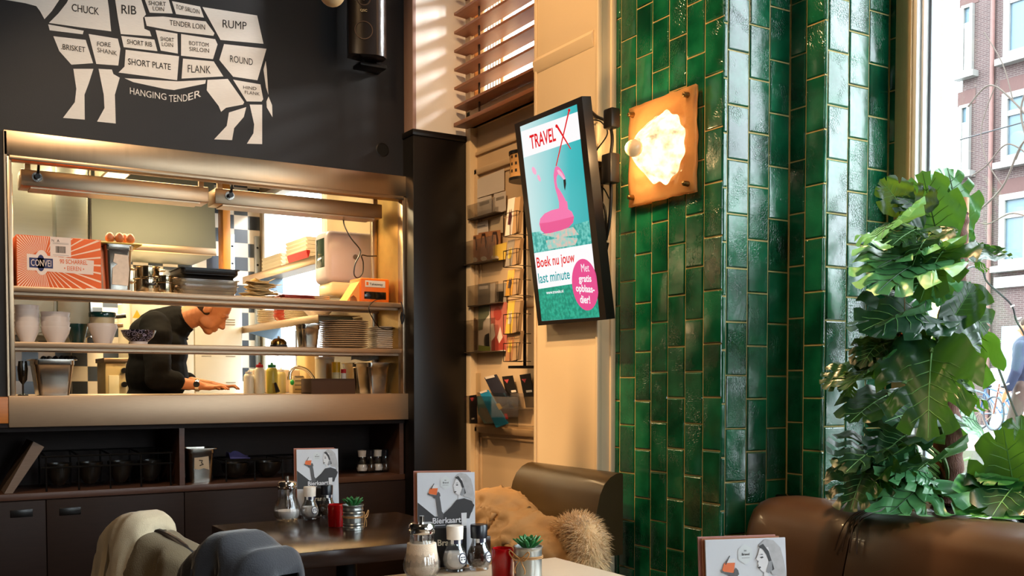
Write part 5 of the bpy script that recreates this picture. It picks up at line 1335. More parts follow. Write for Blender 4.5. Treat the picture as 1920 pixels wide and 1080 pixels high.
# ================================================================== GLASS WALL LAMP ON THE TILES
def plate_pt(px, py, d): return onx(px, py, UP - d)
q = [plate_pt(*p, .035) for p in ((1177, 197), (1302, 164), (1302, 360), (1177, 388))]
ly0, ly1 = (q[1].y + q[2].y) / 2, (q[0].y + q[3].y) / 2; lz0, lz1 = (q[2].z + q[3].z) / 2, (q[0].z + q[1].z) / 2
lcy, lcz = (ly0 + ly1) / 2, (lz0 + lz1) / 2
wl_ = thing('glass_wall_lamp', 'glowing square pressed-glass wall lamp on the green tiles', 'wall lamp', (UP, lcy, lcz))
def ice_material():
    m_, nt, b = newmat('amber_lit_pressed_glass'); L = nt.links; out = nt.nodes['Material Output']
    tc = N(nt, 'ShaderNodeTexCoord'); nn = N(nt, 'ShaderNodeTexNoise', i_Scale=24.0, i_Detail=3.0); L.new(tc.outputs['Object'], nn.inputs['Vector'])
    bp = N(nt, 'ShaderNodeBump', i_Strength=.5, i_Distance=.01); L.new(nn.outputs['Fac'], bp.inputs['Height'])
    tl = N(nt, 'ShaderNodeBsdfTranslucent'); tl.inputs['Color'].default_value = lin('#f0c48a'); L.new(bp.outputs[0], tl.inputs['Normal'])
    tr = N(nt, 'ShaderNodeBsdfTransparent'); tr.inputs['Color'].default_value = lin('#e8c79a')
    b.inputs['Base Color'].default_value = lin('#e6b87a'); b.inputs['Roughness'].default_value = .12; L.new(bp.outputs[0], b.inputs['Normal'])
    m1 = N(nt, 'ShaderNodeMixShader'); m1.inputs[0].default_value = .30; L.new(tl.outputs[0], m1.inputs[1]); L.new(tr.outputs[0], m1.inputs[2])
    m2 = N(nt, 'ShaderNodeMixShader'); m2.inputs[0].default_value = .40; L.new(m1.outputs[0], m2.inputs[1]); L.new(b.outputs[0], m2.inputs[2])
    L.new(m2.outputs[0], out.inputs['Surface'])
    return m_
ICE = ice_material()
def pl(u, v):
    y = ly1 + (ly0 - ly1) * u; z = lz0 + (lz1 - lz0) * v
    e = min(u, 1 - u, v, 1 - v)
    y += .006 * nz((v * 7, 1, 3)) * (1 if u < .1 or u > .9 else 0); z += .007 * nz((u * 7, 5, 3)) * (1 if v < .1 or v > .9 else 0)
    d = .030 + .006 * nz((u * 5, v * 5, 2)) + (.012 if .10 < e else 0) * nz((u * 9, v * 9, 7)) + .008 * min(1, e * 8)
    return (UP - d, y, z)
o = MB().grid(30, 30, pl).build('glass_plate', ICE, wl_); o.modifiers.new('t', 'SOLIDIFY').thickness = .014
MB().box(UP - .022, UP - .006, ly0 + .02, ly1 - .02, lz0 + .02, lz1 - .02, b=.003).build('back_plate', mat('lamp_back_plate', '#d9c08a', .5), wl_)
# ribbed shell and bulb
tipp = plate_pt(1190, 277, .16); ctr = Vector((UP - .042, lcy - .03, lcz - .005)); tip = Vector((UP - .15, tipp.y - .0, tipp.z))
GLOW = emit('lamp_shell_glow', '#ffd9a0', 3.2); nt_ = GLOW.node_tree
lw = N(nt_, 'ShaderNodeTexNoise', i_Scale=22.0, i_Detail=3.0); tcx = N(nt_, 'ShaderNodeTexCoord'); nt_.links.new(tcx.outputs['Object'], lw.inputs['Vector'])
mr_ = N(nt_, 'ShaderNodeMapRange'); mr_.inputs[1].default_value = .3; mr_.inputs[2].default_value = .7; mr_.inputs[3].default_value = .75; mr_.inputs[4].default_value = 4.0
nt_.links.new(lw.outputs['Fac'], mr_.inputs[0]); nt_.links.new(mr_.outputs[0], nt_.nodes['Principled BSDF'].inputs['Emission Strength'])
ax_ = (tip - ctr); bx_ = Vector((0, 1, 0)); cx_ = Vector((0, 0, 1))
def shell(u, v):
    a = 2 * math.pi * u; t = v
    rr = (.128 * (1 - t) ** .75 + .036 * t) * (1 + .045 * math.cos(a * 11) * (1 - t * .6) + .05 * nz((math.cos(a) * 2, math.sin(a) * 2, t * 3)))
    p = ctr + ax_ * (t ** 1.2) + bx_ * rr * math.cos(a) + cx_ * rr * math.sin(a) * 1.08
    return tuple(p)
MB().grid(110, 12, shell).build('ribbed_shell', GLOW, wl_)
bp_ = tip + ax_.normalized() * .012
MB().ball(tuple(bp_), .034, 20, 14).build('bulb', mat('warm_clear_bulb', '#d9b489', .05, var=.05, emis='#ffcf90', estr=.3), wl_)
for (py_, pz_) in ((ly1 - .035, lz1 - .035), (ly0 + .035, lz1 - .035), (ly0 + .035, lz0 + .035), (ly1 - .035, lz0 + .035)):
    MB().cyl((UP - .03, py_, pz_), (UP - .056, py_, pz_), .012, .010, 14).ball((UP - .057, py_, pz_), (.006, .009, .009), 12, 6).build('screw', mat('brass_screw', '#8a6a3c', .3, .9), wl_)
lamp('wall_lamp_bulb', 'POINT', (UP - .20, lcy + .05, lcz), 9, (1, .62, .28), .04)
lamp('wall_lamp_inner', 'POINT', (UP - .026, lcy - .02, lcz), 5.0, (1, .62, .28), .02)

# ================================================================== BENCHES
b2 = thing('corner_bench', 'olive brown leather bench against the cream column', 'bench', (2.3, 3.7, 0))
def profile_extrude(mb_, prof, y0, y1, n=10, puff=0):
    k = len(prof)
    vs = []; fs = []
    for i in range(n + 1):
        t = i / n; y = y0 + (y1 - y0) * t
        for x, z in prof: vs.append((x, y, z))
    for i in range(n):
        for j in range(k): j2 = (j + 1) % k; fs.append((i * k + j, (i + 1) * k + j, (i + 1) * k + j2, i * k + j2))
    fs.append(tuple(range(k))); fs.append(tuple(n * k + j for j in range(k))[::-1])
    return mb_.add(vs, fs)
p2 = [(2.525, .55), (2.36, .55), (2.385, .70), (2.41, .80), (2.43, .84), (2.46, .868), (2.49, .882), (2.515, .885), (2.525, .88)]
profile_extrude(MB(), p2, 3.27, YC0 - .0, 6).build('backrest', OLIVELEA, b2, angle=60)
MB().box(1.98, 2.50, 2.83, YC0, .33, .46, b=.03, seg=3).build('seat', OLIVELEA, b2)
MB().box(2.02, 2.50, 2.84, YC0 - .01, 0, .33).build('base', DARKWOOD, b2)
Xr = 2.66
r0 = YA - .006
b1 = thing('window_bench', 'long brown leather bench with rounded top under the window sill', 'bench', (2.5, 1.4, 0))
def back_prof(dx=0): return [(2.895, .55), (Xr - .06, .55), (Xr - .035, .66), (Xr - .012, .745), (Xr + .012, .79), (Xr + .05, .815), (Xr + .10, .828), (Xr + .16, .832), (2.885, .830), (2.895, .82)]
seam = onx(1612, 965, Xr + .05).y
def bench_seg(ya, yb, nm, round_start=False):
    m_ = MB(); pr = back_prof(); k = len(pr); vs = []; fs = []; n = 14
    for i in range(n + 1):
        t = i / n; y = ya + (yb - ya) * t
        e = min(t * abs(yb - ya), (1 - t) * abs(yb - ya)); sh_ = .014 * (1 - min(1, e / .05)) ** 2
        ed = 0
        if round_start: s0 = t * abs(yb - ya); ed = .13 * (1 - min(1, s0 / .16)) ** 2
        for x, z in pr:
            zz = z - sh_ * (z - .55) / .28 - ed * .55 * (z - .55) / .28 * .45
            vs.append((x + (sh_ + ed) * (1 if x < 2.85 else 0) * min(1, (2.89 - x) / .2), y, zz))
    for i in range(n):
        for j in range(k): j2 = (j + 1) % k; fs.append((i * k + j, i * k + j2, (i + 1) * k + j2, (i + 1) * k + j))
    fs.append(tuple(range(k))[::-1]); fs.append(tuple(n * k + j for j in range(k)))
    m_.add(vs, fs); return m_.build(nm, BROWNLEA, b1, angle=60)
bench_seg(r0, seam + .003, 'backrest', True); bench_seg(seam - .003, .35, 'backrest'); bench_seg(.344, -1.1, 'backrest')
m = MB()
for k in range(4):
    yy = seam - .02 + .012 * k
    m.tube(catmull([(Xr + .10, seam + .006 * k - .01, .833), (Xr + .03, seam + (k - 1.5) * .012, .812), (Xr - .012, seam + (k - 1.5) * .022 - .01, .765), (Xr - .03, seam + (k - 1.5) * .03 - .01, .70)], 6), .003, 5)
m.build('seam_folds', BROWNLEA, b1)
MB().box(2.15, 2.62, -1.1, r0, .33, .46, b=.03, seg=3).build('seat', BROWNLEA, b1)
MB().box(2.2, 2.88, -1.1, r0 - .01, 0, .33).build('base', DARKWOOD, b1)

# ================================================================== COAT ON THE CORNER BENCH
ct_ = thing('winter_coat', 'ochre winter coat with fluffy fur collar thrown on the corner bench', 'coat', (2.2, 3.6, .46))
COATM = mat('ochre_coat_cloth', '#b38c5c', .6, var=.12, scale=6, bump=.3, bscale=16)
def cy(p): return (p[0], 3.92 - (3.92 - p[1]) * 1.3, p[2])
sh = [('e', cy((2.17, 3.72, .63)), (.16, .24, .17)), ('e', cy((2.20, 3.86, .62)), (.14, .16, .16)), ('e', cy((2.12, 3.55, .59)), (.15, .26, .155)), ('e', cy((2.12, 3.40, .55)), (.15, .22, .15)), ('e', cy((2.10, 3.62, .52)), (.19, .42, .08)), ('c', cy((2.03, 3.85, .52)), cy((2.02, 3.45, .52)), .06, .08), ('c', cy((2.22, 3.70, .70)), cy((2.16, 3.42, .66)), .07, .07)]
o = blob('coat_body', sh, .010, [COATM], ct_, 6); o.location = -ct_.location
for v in o.data.vertices:
    c = v.co
    f = abs(noise.noise(Vector((c.x * 9 + c.z * 5, c.y * 5, c.z * 9 - c.y * 3))))
    g_ = noise.noise(Vector((c.x * 20, c.y * 12 + c.z * 18, c.z * 22)))
    r2 = 1 - abs(noise.noise(Vector((c.x * 5 - c.z * 8 + 4, c.y * 9 + c.z * 4, c.z * 7))) ) * 2.2
    d_ = .050 * (.30 - f) + .010 * g_ + .016 * max(-.5, r2 - .4)
    v.co += v.normal * d_
    if v.co.z < .462: v.co.z = .462
FUR = mat('blond_fur', '#e3c291', .7, var=.35, scale=30, sheen=.5)
m = MB(); rf = random.Random(9)
fc = [Vector(p) for p in ((2.17, 3.20, .655), (2.16, 3.09, .70), (2.15, 3.00, .69), (2.13, 2.95, .62), (2.12, 2.95, .54))]
fpts = catmull(fc, 12)
m.tube(fpts, [.045 + .018 * math.sin(math.pi * i / (len(fpts) - 1)) for i in range(len(fpts))], 12)
for k in range(9000):
    i = rf.randrange(len(fpts) - 1); p = fpts[i]; t = (fpts[i + 1] - p).normalized(); rad = .045 + .018 * math.sin(math.pi * i / (len(fpts) - 1))
    d = Vector((rf.gauss(0, 1), rf.gauss(0, 1), rf.gauss(0, 1))); d = (d - t * d.dot(t)).normalized()
    L_ = rf.uniform(.018, .045); q0 = p + d * rad * .9; dr_ = (d + t * rf.uniform(-.1, .9) + Vector((rf.gauss(0, .25), rf.gauss(0, .25), rf.gauss(0, .25) - .3))).normalized()
    s_ = d.cross(dr_).normalized() * .0012 if d.cross(dr_).length > 1e-4 else Vector((.001, 0, 0))
    q1 = q0 + dr_ * L_ * .6; q2 = q0 + dr_ * L_ + Vector((0, 0, -.006))
    m.add([q0 - s_, q0 + s_, q1 + s_ * .7, q1 - s_ * .7, q2], [(0, 1, 2, 3), (3, 2, 4)])
m.build('fur_collar', FUR, ct_)

# ================================================================== TABLES
TW = mat('dark_table_top', '#2c1b12', .2, spec=.35, var=.35, scale=5, stretch=(2, 20, 20), bump=.02, bscale=80)
TP = mat('pale_table_top', '#d8c0a4', .35, var=.06, scale=5, stretch=(2, 20, 20))  # bright reflection on the top put into its pale base colour
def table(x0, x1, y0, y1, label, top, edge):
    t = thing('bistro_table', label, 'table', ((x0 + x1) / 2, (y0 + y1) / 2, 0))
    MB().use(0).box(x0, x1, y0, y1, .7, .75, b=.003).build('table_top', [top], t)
    cx_, cy_ = (x0 + x1) / 2, (y0 + y1) / 2
    MB().cyl((cx_, cy_, .03), (cx_, cy_, .70), .035, seg=16).build('column', BLACKMT, t)
    MB().box(cx_ - .22, cx_ + .22, cy_ - .22, cy_ + .22, 0, .03, b=.008).build('foot', BLACKMT, t)
    MB().box(cx_ - .18, cx_ + .18, cy_ - .18, cy_ + .18, .68, .70).build('top_plate', BLACKMT, t)
    return t
table(.945, 1.66, 2.852, 3.575, 'dark wood table in front of the low dark cabinets', TW, DARKWOODH)
table(.93, 1.613, 1.68, 2.402, 'table nearest the photographer, bright reflection put into its pale top colour', TP, DARKWOODH)
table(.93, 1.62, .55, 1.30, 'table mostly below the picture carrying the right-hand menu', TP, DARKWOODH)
TZ = .7505
# ================================================================== ON THE TABLES
def menu(x, y, rz, label, tilt=.10, sc=1.0, back=True):
    """upright drinks menu with a woman's picture, in a black wooden holder; local: x = width, -y = front"""
    t = thing('drinks_menu', label, 'menu', (x, y, TZ), rz=rz)
    t.scale = (sc,) * 3
    W2, HM_ = .0775, .245
    def cf(u, v, d=0): return ((u - .5) * 2 * W2, -.0 - d + tilt * (v * HM_), .004 + v * HM_)
    EDGE = mat('menu_edge_brown', '#9a5c38', .6, var=.15)
    MB().prism([cf(0, 0), cf(1, 0), cf(1, 1), cf(0, 1)], (0, .004, 0)).build('front_card', [LTGREY], t, local=True)
    for k in range(2 if back else 1):
        o = .005 * (k + 1)
        MB().prism([(a - o * .9, b_ + .006 + .006 * k, c + (.002 * (k + 1))) for a, b_, c in (cf(0, 0), cf(1 - .03, 0), cf(1 - .03, 1), cf(0, 1))], (0, .004, 0)).build('back_card', [EDGE if k == 0 else mat('menu_back_pink', '#b07a72', .6, var=.1)], t, local=True)
    def C(x_, y_, d=.0008): return cf((x_ - 130) / 605, 1 - (y_ - 115) / 905, d)
    m = MB(); ml = [DKGREY, MIDGREY, GREYPRINT, mat('near_white_print', '#dcdce0', .5, var=.03), ORANGEP, mat('pale_badge_print', '#d4dade', .5), mat('hair_print', '#b4b4b8', .55, var=.25, scale=90)]
    def P(i, pts, d=.0008): m.use(i).poly([C(a, b_, d) for a, b_ in pts])
    P(0, [(133, 405), (310, 545), (640, 560), (640, 660), (133, 660)])
    P(5, circle(425, 215, 62, 68, 6, R(30), R(390)))
    P(2, [(318, 372), (360, 335), (372, 400), (385, 495), (402, 520), (480, 455), (540, 385), (620, 370), (700, 398), (728, 440), (705, 500), (690, 520), (672, 570), (345, 570), (330, 450)], .0012)
    P(0, [(402, 520), (480, 455), (540, 385), (620, 372), (700, 400), (726, 440), (700, 490), (672, 570), (400, 570)], .0014)
    P(6, [(525, 160), (580, 118), (640, 128), (692, 178), (715, 260), (732, 360), (715, 430), (690, 372), (620, 355), (600, 262), (590, 182), (548, 182)], .0016)
    P(3, [(532, 180), (598, 172), (622, 260), (622, 325), (590, 345), (598, 368), (555, 372), (562, 340), (530, 318), (517, 300), (524, 290), (514, 276), (524, 264), (503, 250), (522, 215)], .0018)
    P(0, [(525, 165), (560, 150), (602, 200), (640, 320), (622, 330), (582, 222), (556, 186)], .0020)
    P(0, [(530, 238), (552, 232), (562, 240), (545, 246)], .0022); P(0, [(526, 222), (550, 216), (560, 222), (548, 222)], .0022); P(0, [(514, 304), (532, 298), (540, 304), (526, 314)], .0022); P(1, [(600, 268), (622, 262), (624, 322), (592, 345), (575, 335)], .0022)
    P(3, [(296, 240), (345, 240), (345, 268), (272, 268)], .0014); P(4, [(262, 268), (345, 268), (332, 335), (245, 322)], .0016); P(0, [(303, 220), (309, 222), (276, 280), (270, 276)], .0018)
    P(2, [(238, 308), (262, 326), (330, 338), (348, 300), (366, 318), (372, 345), (335, 372), (300, 362), (290, 348), (240, 328)], .0020)
    P(3, [(588, 515), (645, 512), (640, 640), (592, 645)], .0022)
    P(3, [(298, 632), (420, 627), (420, 633), (298, 638)], .0022)
    m.use(3).text('Bierkaart', lambda u, v: C(u, -v, .0024), 288, 585, -615, 56, slope=.03, off=.02)
    m.use(0).text('Brand', lambda u, v: C(u, -v, .0014), 398, 456, -222, 16, off=.015); m.use(0).text('DE', lambda u, v: C(u, -v, .0014), 416, 434, -196, 10)
    P(0, [(396, 238), (456, 238), (456, 240), (396, 240)], .0014)
    m.build('cover_print', ml, t, local=True, flat=True)
    MB().box(-.052, .052, -.014, -.003, 0, .105, b=.002).build('holder_front', mat('black_menu_holder', '#131112', .4), t, local=True)
    MB().box(-.052, .052, -.014, .032, 0, .004, b=.001).build('holder_base', MATS['black_menu_holder'], t, local=True)
    m = MB(); m.text('Brann', lambda u, v: (u, -.0148, v), -.026, .026, .058, .016, off=.02); m.build('holder_lettering', mat('holder_gold_print', '#cfc7b0', .6), t, local=True, flat=True)
    return t
def facing(x, y): return math.atan2(x, y) * -1       # turns local -y towards the camera
q = onz(597, 967, .75); menu(q.x, q.y, facing(q.x, q.y) + .10, 'upright menu with a drinking woman on the dark table')
q = onz(838, 1062, .75); menu(q.x, q.y, facing(q.x, q.y) + .08, 'upright menu with a drinking woman behind the salt on the pale table', sc=1.02)
menu(1.225, 1.235, facing(1.3, 1.35) + .42, 'upright menu cut off by the picture edge in front of the brown bench', tilt=.10, sc=.94)

SUGAR = mat('white_sugar', '#efe6dc', .9, var=.06, scale=200, bump=.3, bscale=400)
SUGAR2 = mat('cream_sugar', '#e3cdb4', .9, var=.08, scale=200, bump=.3, bscale=400)
PEPPER = mat('black_peppercorns', '#4a3322', .8, var=.7, scale=160, bump=.8, bscale=180)
def sugar(x, y, label, fill, sg, sc=1.0):
    t = thing('sugar_shaker', label, 'sugar shaker', (x, y, TZ)); t.scale = (sc,) * 3
    MB().lathe([(.030, 0), (.038, .004), (.046, .02), (.047, .036), (.040, .062), (.031, .085), (.030, .11), (.032, .118), (.029, .118), (.028, .086), (.037, .062), (.044, .036), (.043, .02), (.035, .007), (0, .006)], seg=48, rib=.025, nrib=16).build('glass_jar', GLASS, t, local=True)
    MB().lathe([(0, .0075), (.034, .0085), (.042, .02), (.0425, .036), (.0425 - .1 * max(0, fill - .036), fill), (0, fill + .004)], seg=30).build('sugar', sg, t, local=True)
    l_ = MB().lathe([(.033, .113), (.034, .115), (.034, .122), (.030, .125), (.034, .128), (.033, .135), (.028, .140), (0, .142)], seg=28).build('screw_lid', CHROME, t, local=True)
    MB().tube([(0, 0, .05), (0, 0, .142), (0, 0, .158)], [.007, .007, .0065], 12).build('pour_tube', CHROME, t, local=True)
    return t
def mill(x, y, label, capm, body, capname, fill=.06, sc=1.0, rot=0):
    t = thing('spice_mill', label, 'spice mill', (x, y, TZ), rz=rot); t.scale = (sc,) * 3
    MB().lathe([(.024, 0), (.027, .003), (.026, .008), (.032, .018), (.0345, .032), (.031, .050), (.023, .066), (.0195, .078), (.0195, .092), (.0175, .092), (.0175, .078), (.021, .066), (.029, .050), (.0325, .032), (.030, .018), (.022, .009), (0, .009)], seg=28).build('glass_body', GLASS, t, local=True)
    MB().lathe([(0, .010), (.022, .010), (.0295, .018), (.032, .032), (.0285, .049), (.0285 - .45 * max(0, fill - .049), fill), (0, fill + .002)], seg=24).build('filling', body, t, local=True)
    MB().lathe([(.0205, .087), (.0225, .0875), (.0235, .121), (.022, .124), (0, .124)], seg=28, rib=.012, nrib=20).build(capname, capm, t, local=True)
    # neck band and round label facing the room
    m = MB(); n = 10
    for k in range(n):
        a0, a1 = R(-150 + 120 * k / n), R(-150 + 120 * (k + 1) / n)
        m.use(0 if k % 5 in (0, 1) else 1)
        m.add([(r_ * math.cos(a), r_ * math.sin(a), z) for a, r_, z in ((a0, .0202, .076), (a1, .0202, .076), (a1, .0202, .088), (a0, .0202, .088))], [(0, 1, 2, 3)])
    m.build('neck_band', [PAPER, mat('navy_label', '#20243c', .5)], t, local=True)
    m = MB()
    def lab(u, v):
        a = R(-78) + u / .034; z = .038 + v; r_ = .0350 if z < .036 else .0350 - (z - .032) ** 2 * 9
        return (r_ * math.cos(a), r_ * math.sin(a), z)
    m.use(0).add([lab(0, 0)] + [lab(.0135 * math.cos(a), .0155 * math.sin(a)) for a in [2 * math.pi * i / 20 for i in range(20)]], [(0, 1 + i, 1 + (i + 1) % 20) for i in range(20)])
    m.use(1)
    for i in range(20):
        a0, a1 = 2 * math.pi * i / 20, 2 * math.pi * (i + 1) / 20
        vs = []
        for a, k in ((a0, 1.0), (a1, 1.0), (a1, .8), (a0, .8)):
            p = Vector(lab(.0135 * k * math.cos(a), .0155 * k * math.sin(a))); p += Vector((p.x, p.y, 0)).normalized() * .0005; vs.append(tuple(p))
        m.add(vs, [(0, 1, 2, 3)])
    for zz in (-.004, .002):
        m.add([tuple(Vector(lab(u, zz + dv)) + Vector((0, -.0006, 0))) for u, dv in ((-.008, 0), (.008, 0), (.008, .003), (-.008, .003))], [(0, 1, 2, 3)])
    m.build('round_label', [PAPER, MATS['navy_label']], t, local=True)
    return t
REDGL = mat('red_glass', '#c01218', .12, var=.1, scale=6, trans=.35, coat=.3)
def candle(x, y, label, sc=1.0):
    t = thing('candle_glass', label, 'candle holder', (x, y, TZ)); t.scale = (sc,) * 3
    MB().lathe([(0, 0), (.026, 0), (.028, .003), (.029, .07), (.0285, .076), (.026, .078), (.0255, .074), (.026, .006), (0, .006)], seg=28).build('red_glass_cup', REDGL, t, local=True)
    MB().lathe([(0, .0065), (.0245, .0065), (.0245, .048), (0, .05)], seg=20).build('wax', mat('red_wax', '#a80f14', .5, sub=.2), t, local=True)
    return t
TIN = mat('tin_can_metal', '#aeb0ac', .28, .9, var=.1, scale=10)
TWINE = mat('jute_twine', '#a97a48', .9, var=.2, scale=80)
SUCC = leaf_material('succulent_leaf', '#1e5a2c', '#3f8f4a', '#3f7f44')
def tin(x, y, label, bow_a, sc=1.0, ribs=True, twine_z=.042):
    t = thing('potted_succulent', label, 'plant', (x, y, TZ)); t.scale = (sc,) * 3
    pr = [(0, 0), (.034, 0), (.0345, .003)]
    for k in range(22):
        z = .006 + k * .0032; pr.append((.0335 + (.0011 * math.sin(k * 2.1) if ribs and (k < 7 or 13 < k < 20) else 0), z))
    pr += [(.034, .078), (.0358, .080), (.0358, .083), (.0335, .083), (.0325, .072), (0, .070)]
    MB().lathe(pr, seg=36).build('tin_can', TIN, t, local=True)
    m = MB()
    for dz in (0, .0035): m.tube([(.0352 * math.cos(a), .0352 * math.sin(a), twine_z + dz) for a in [2 * math.pi * i / 28 for i in range(29)]], .0016, 5)
    ca, sa = math.cos(bow_a), math.sin(bow_a); T1 = Vector((-sa, ca, 0)); O1 = Vector((ca, sa, 0)) * .037; U = Vector((0, 0, 1))
    def B(t_, o_, z_): return tuple(O1 + T1 * t_ + Vector((ca, sa, 0)) * o_ + U * (twine_z + z_))
    for s_ in (-1, 1):
        m.tube(catmull([B(0, .002, 0), B(s_ * .012, .006, .010), B(s_ * .024, .008, .020), B(s_ * .026, .008, .012), B(s_ * .012, .006, -.002), B(0, .003, 0)], 5), .0016, 5)
        m.tube(catmull([B(0, .003, 0), B(s_ * .008, .006, -.012), B(s_ * .014, .005, -.026), B(s_ * .012, .004, -.034)], 5), .0016, 5)
    m.build('twine_bow', TWINE, t, local=True)
    rs = random.Random(4)
    for ring, (n, tilt, L_, w_) in enumerate(((8, 1.0, .042, .015), (7, .65, .036, .014), (5, .3, .026, .011))):
        for k in range(n):
            a = 2 * math.pi * (k + .5 * ring) / n + rs.uniform(-.15, .15); tl = tilt + rs.uniform(-.1, .1)
            mm = MB()
            def lf(u, v, a=a, tl=tl, L_=L_, w_=w_):
                s_ = u * L_; ww = w_ * math.sin(math.pi * min(1, u * .85 + .12)) ** .7 * (v - .5)
                up = s_ * math.cos(tl) + .18 * s_ * u; ot = s_ * math.sin(tl)
                up += abs(v - .5) * .010 * math.sin(math.pi * u)
                return (ot * math.cos(a) - ww * math.sin(a), ot * math.sin(a) + ww * math.cos(a), .072 + up)
            mm.grid(6, 4, lf); o = mm.build('leaf', SUCC, t, local=True)
            sd = o.modifiers.new('t', 'SOLIDIFY'); sd.thickness = .003; sd.offset = 0
    return t
BLKCAP = mat('navy_black_cap', '#14161f', .3, coat=.2); WCAP = mat('ivory_cap', '#e9dccd', .35, var=.03)
def at(px, py): return onz(px, py, .75)
q = at(539, 976); sugar(q.x, q.y, 'half empty glass sugar shaker on the dark table', .034, SUGAR, 1.02)
q = at(581, 974); mill(q.x, q.y, 'salt mill with ivory cap on the dark table', WCAP, SUGAR, 'mill_cap', .03, .97)
q = at(613, 970); mill(q.x, q.y, 'pepper mill with black cap on the dark table', BLKCAP, PEPPER, 'mill_cap', .04, .97, .6)
q = at(630, 987); candle(q.x, q.y, 'red candle glass on the dark table', 1.0)
q = at(662, 993); tin(q.x, q.y, 'ribbed tin with succulent and twine bow on the dark table', R(-40), 1.03)
q = at(791, 1082); sugar(q.x, q.y, 'well filled glass sugar shaker on the pale table', .088, SUGAR2, 1.0)
q = at(853, 1071); mill(q.x, q.y, 'salt mill with ivory cap on the pale table', WCAP, SUGAR, 'mill_cap', .052, .98)
q = at(898, 1068); mill(q.x, q.y, 'pepper mill with black cap on the pale table', BLKCAP, PEPPER, 'mill_cap', .062, .98, .2)
q = at(942, 1083); candle(q.x, q.y, 'red candle glass on the pale table', .98)
q = at(990, 1088); tin(q.x, q.y, 'smooth tin with dark succulent and twine on the pale table', R(-150), 1.05, False, .056)

# four spice mills in the dark shelf bay
def mini(px, capm, label):
    p = ony(px, 878, V + .16); t = thing('spice_mill', label, 'spice mill', (p.x, V + .16, ZB + .001), group='spare mills in the dark shelf')
    MB().lathe([(.024, 0), (.027, .003), (.034, .03), (.030, .050), (.0195, .078), (.0195, .092), (.017, .092), (.017, .078), (.028, .05), (.031, .03), (0, .006)], seg=22).build('glass_body', GLASS, t, local=True)
    MB().lathe([(0, .01), (.026, .012), (.030, .03), (.024, .045), (0, .046)], seg=18).build('filling', PEPPER if capm is BLKCAP else SUGAR, t, local=True)
    MB().lathe([(.0205, .087), (.0235, .121), (0, .124)], seg=20).build('mill_cap', capm, t, local=True)
mini(679, WCAP, 'spice mill in the dark shelf bay, leftmost of the four'); mini(694, BLKCAP, 'dark capped spice mill in the shelf bay, second from left')
mini(708, WCAP, 'ivory capped spice mill in the shelf bay, third from left'); mini(722, BLKCAP, 'dark capped spice mill in the shelf bay, rightmost')

# ================================================================== CHAIRS WITH CLOTHES OVER THEM
CH = mat('dark_chair_wood', '#1d1410', .4, var=.2)
def chair(x, y, face, ztop, label):
    t = thing('cafe_chair', label, 'chair', (x, y, 0), rz=face)        # local +x = facing direction, back at x=0
    MB().box(.02, .42, -.20, .20, .43, .46, b=.012).build('seat', CH, t, local=True)
    m = MB()
    def bk(u, v):
        s_ = (u - .5) * 2; z = .56 + (ztop - .56) * v; w_ = .20 * (1 - .25 * v ** 3 * 1)
        return (-.02 - .05 * v + .05 * s_ * s_, s_ * w_, z - .07 * abs(s_) ** 2.6 * v)
    o = m.grid(14, 8, bk).build('backrest', CH, t, local=True); o.modifiers.new('t', 'SOLIDIFY').thickness = .016
    for sx, sy in ((.05, .17), (.05, -.17), (.39, .17), (.39, -.17)):
        MB().tube([(sx - (.03 if sx < .2 else -.02), sy * 1.1, 0), (sx, sy, .43)], [.013, .017], 8).build('leg', CH, t, local=True)
    for sy in (-.16, .16): MB().tube([(.03, sy, .45), (-.01, sy, .60)], [.014, .012], 8).build('back_post', CH, t, local=True)
    return t
def drape(name, parent_xyz, face, material, u0, u1, ztop, drop_b, drop_f, width, amp, seed, droop=.07, thick=.004, edge=None, gap=.012, slump=0):
    """cloth hung over a chair back: across the back (u) and from the rear hem over the top to the front hem (v)"""
    M = T(parent_xyz, face)
    def f(u, v):
        s_ = (u0 + (u1 - u0) * u); y = s_ * width
        top = ztop + gap - droop * abs(s_) ** 1.8 - slump * max(0, s_) + .5 * amp * nz((s_ * 3.5, seed, 2))
        vv = v * 2 - 1
        if abs(vv) < .18: a = vv / .18 * math.pi / 2; x = -.065 + .05 * s_ * s_ + math.sin(a) * (.030 + gap); z = top - (1 - math.cos(a)) * (.02 + gap)
        else:
            k = (abs(vv) - .18) / .82; sg = 1 if vv > 0 else -1
            L_ = (drop_f if sg > 0 else drop_b); x = -.065 + .05 * s_ * s_ + sg * (.030 + gap + .05 * k); z = top - .02 - gap - L_ * k
        sn = u * 2 - 1; cl = max(.22, math.sqrt(max(0, 1 - abs(sn) ** 14)))
        x0_ = -.065 + .05 * s_ * s_; x = x0_ + (x - x0_) * cl; z -= (1 - cl) * .05
        k2 = min(1, abs(vv) * 1.6)
        fd = amp * k2 * (math.sin(s_ * 11 + seed + nz((s_ * 2, z * 3, seed)) * 3) * .8 + nz((s_ * 5, z * 6, seed + 5)) + .7 * (1 - 2.5 * abs(nz((s_ * 6 + z * 8, z * 5 - s_ * 3, seed + 9)))))
        sgn = 1 if vv > 0 else -1
        x += sgn * (fd + amp) ; y += .35 * fd
        return tuple(M @ Vector((x, y, z + .25 * amp * nz((s_ * 5, v * 4, seed)))))
    o = MB().grid(60, 60, f).build(name, material)
    sd = o.modifiers.new('t', 'SOLIDIFY'); sd.thickness = thick; sd.offset = 1
    return o, f
LINEN = mat('beige_linen', '#c2b193', .9, var=.1, scale=60, bump=.25, bscale=500, sheen=.2)
OLV = mat('grey_olive_coat', '#6f6149', .9, var=.12, scale=20, bump=.2, bscale=300, sheen=.15)
NAVY = mat('charcoal_navy_cloth', '#23242a', .85, var=.15, scale=20, bump=.2, bscale=260, sheen=.3)
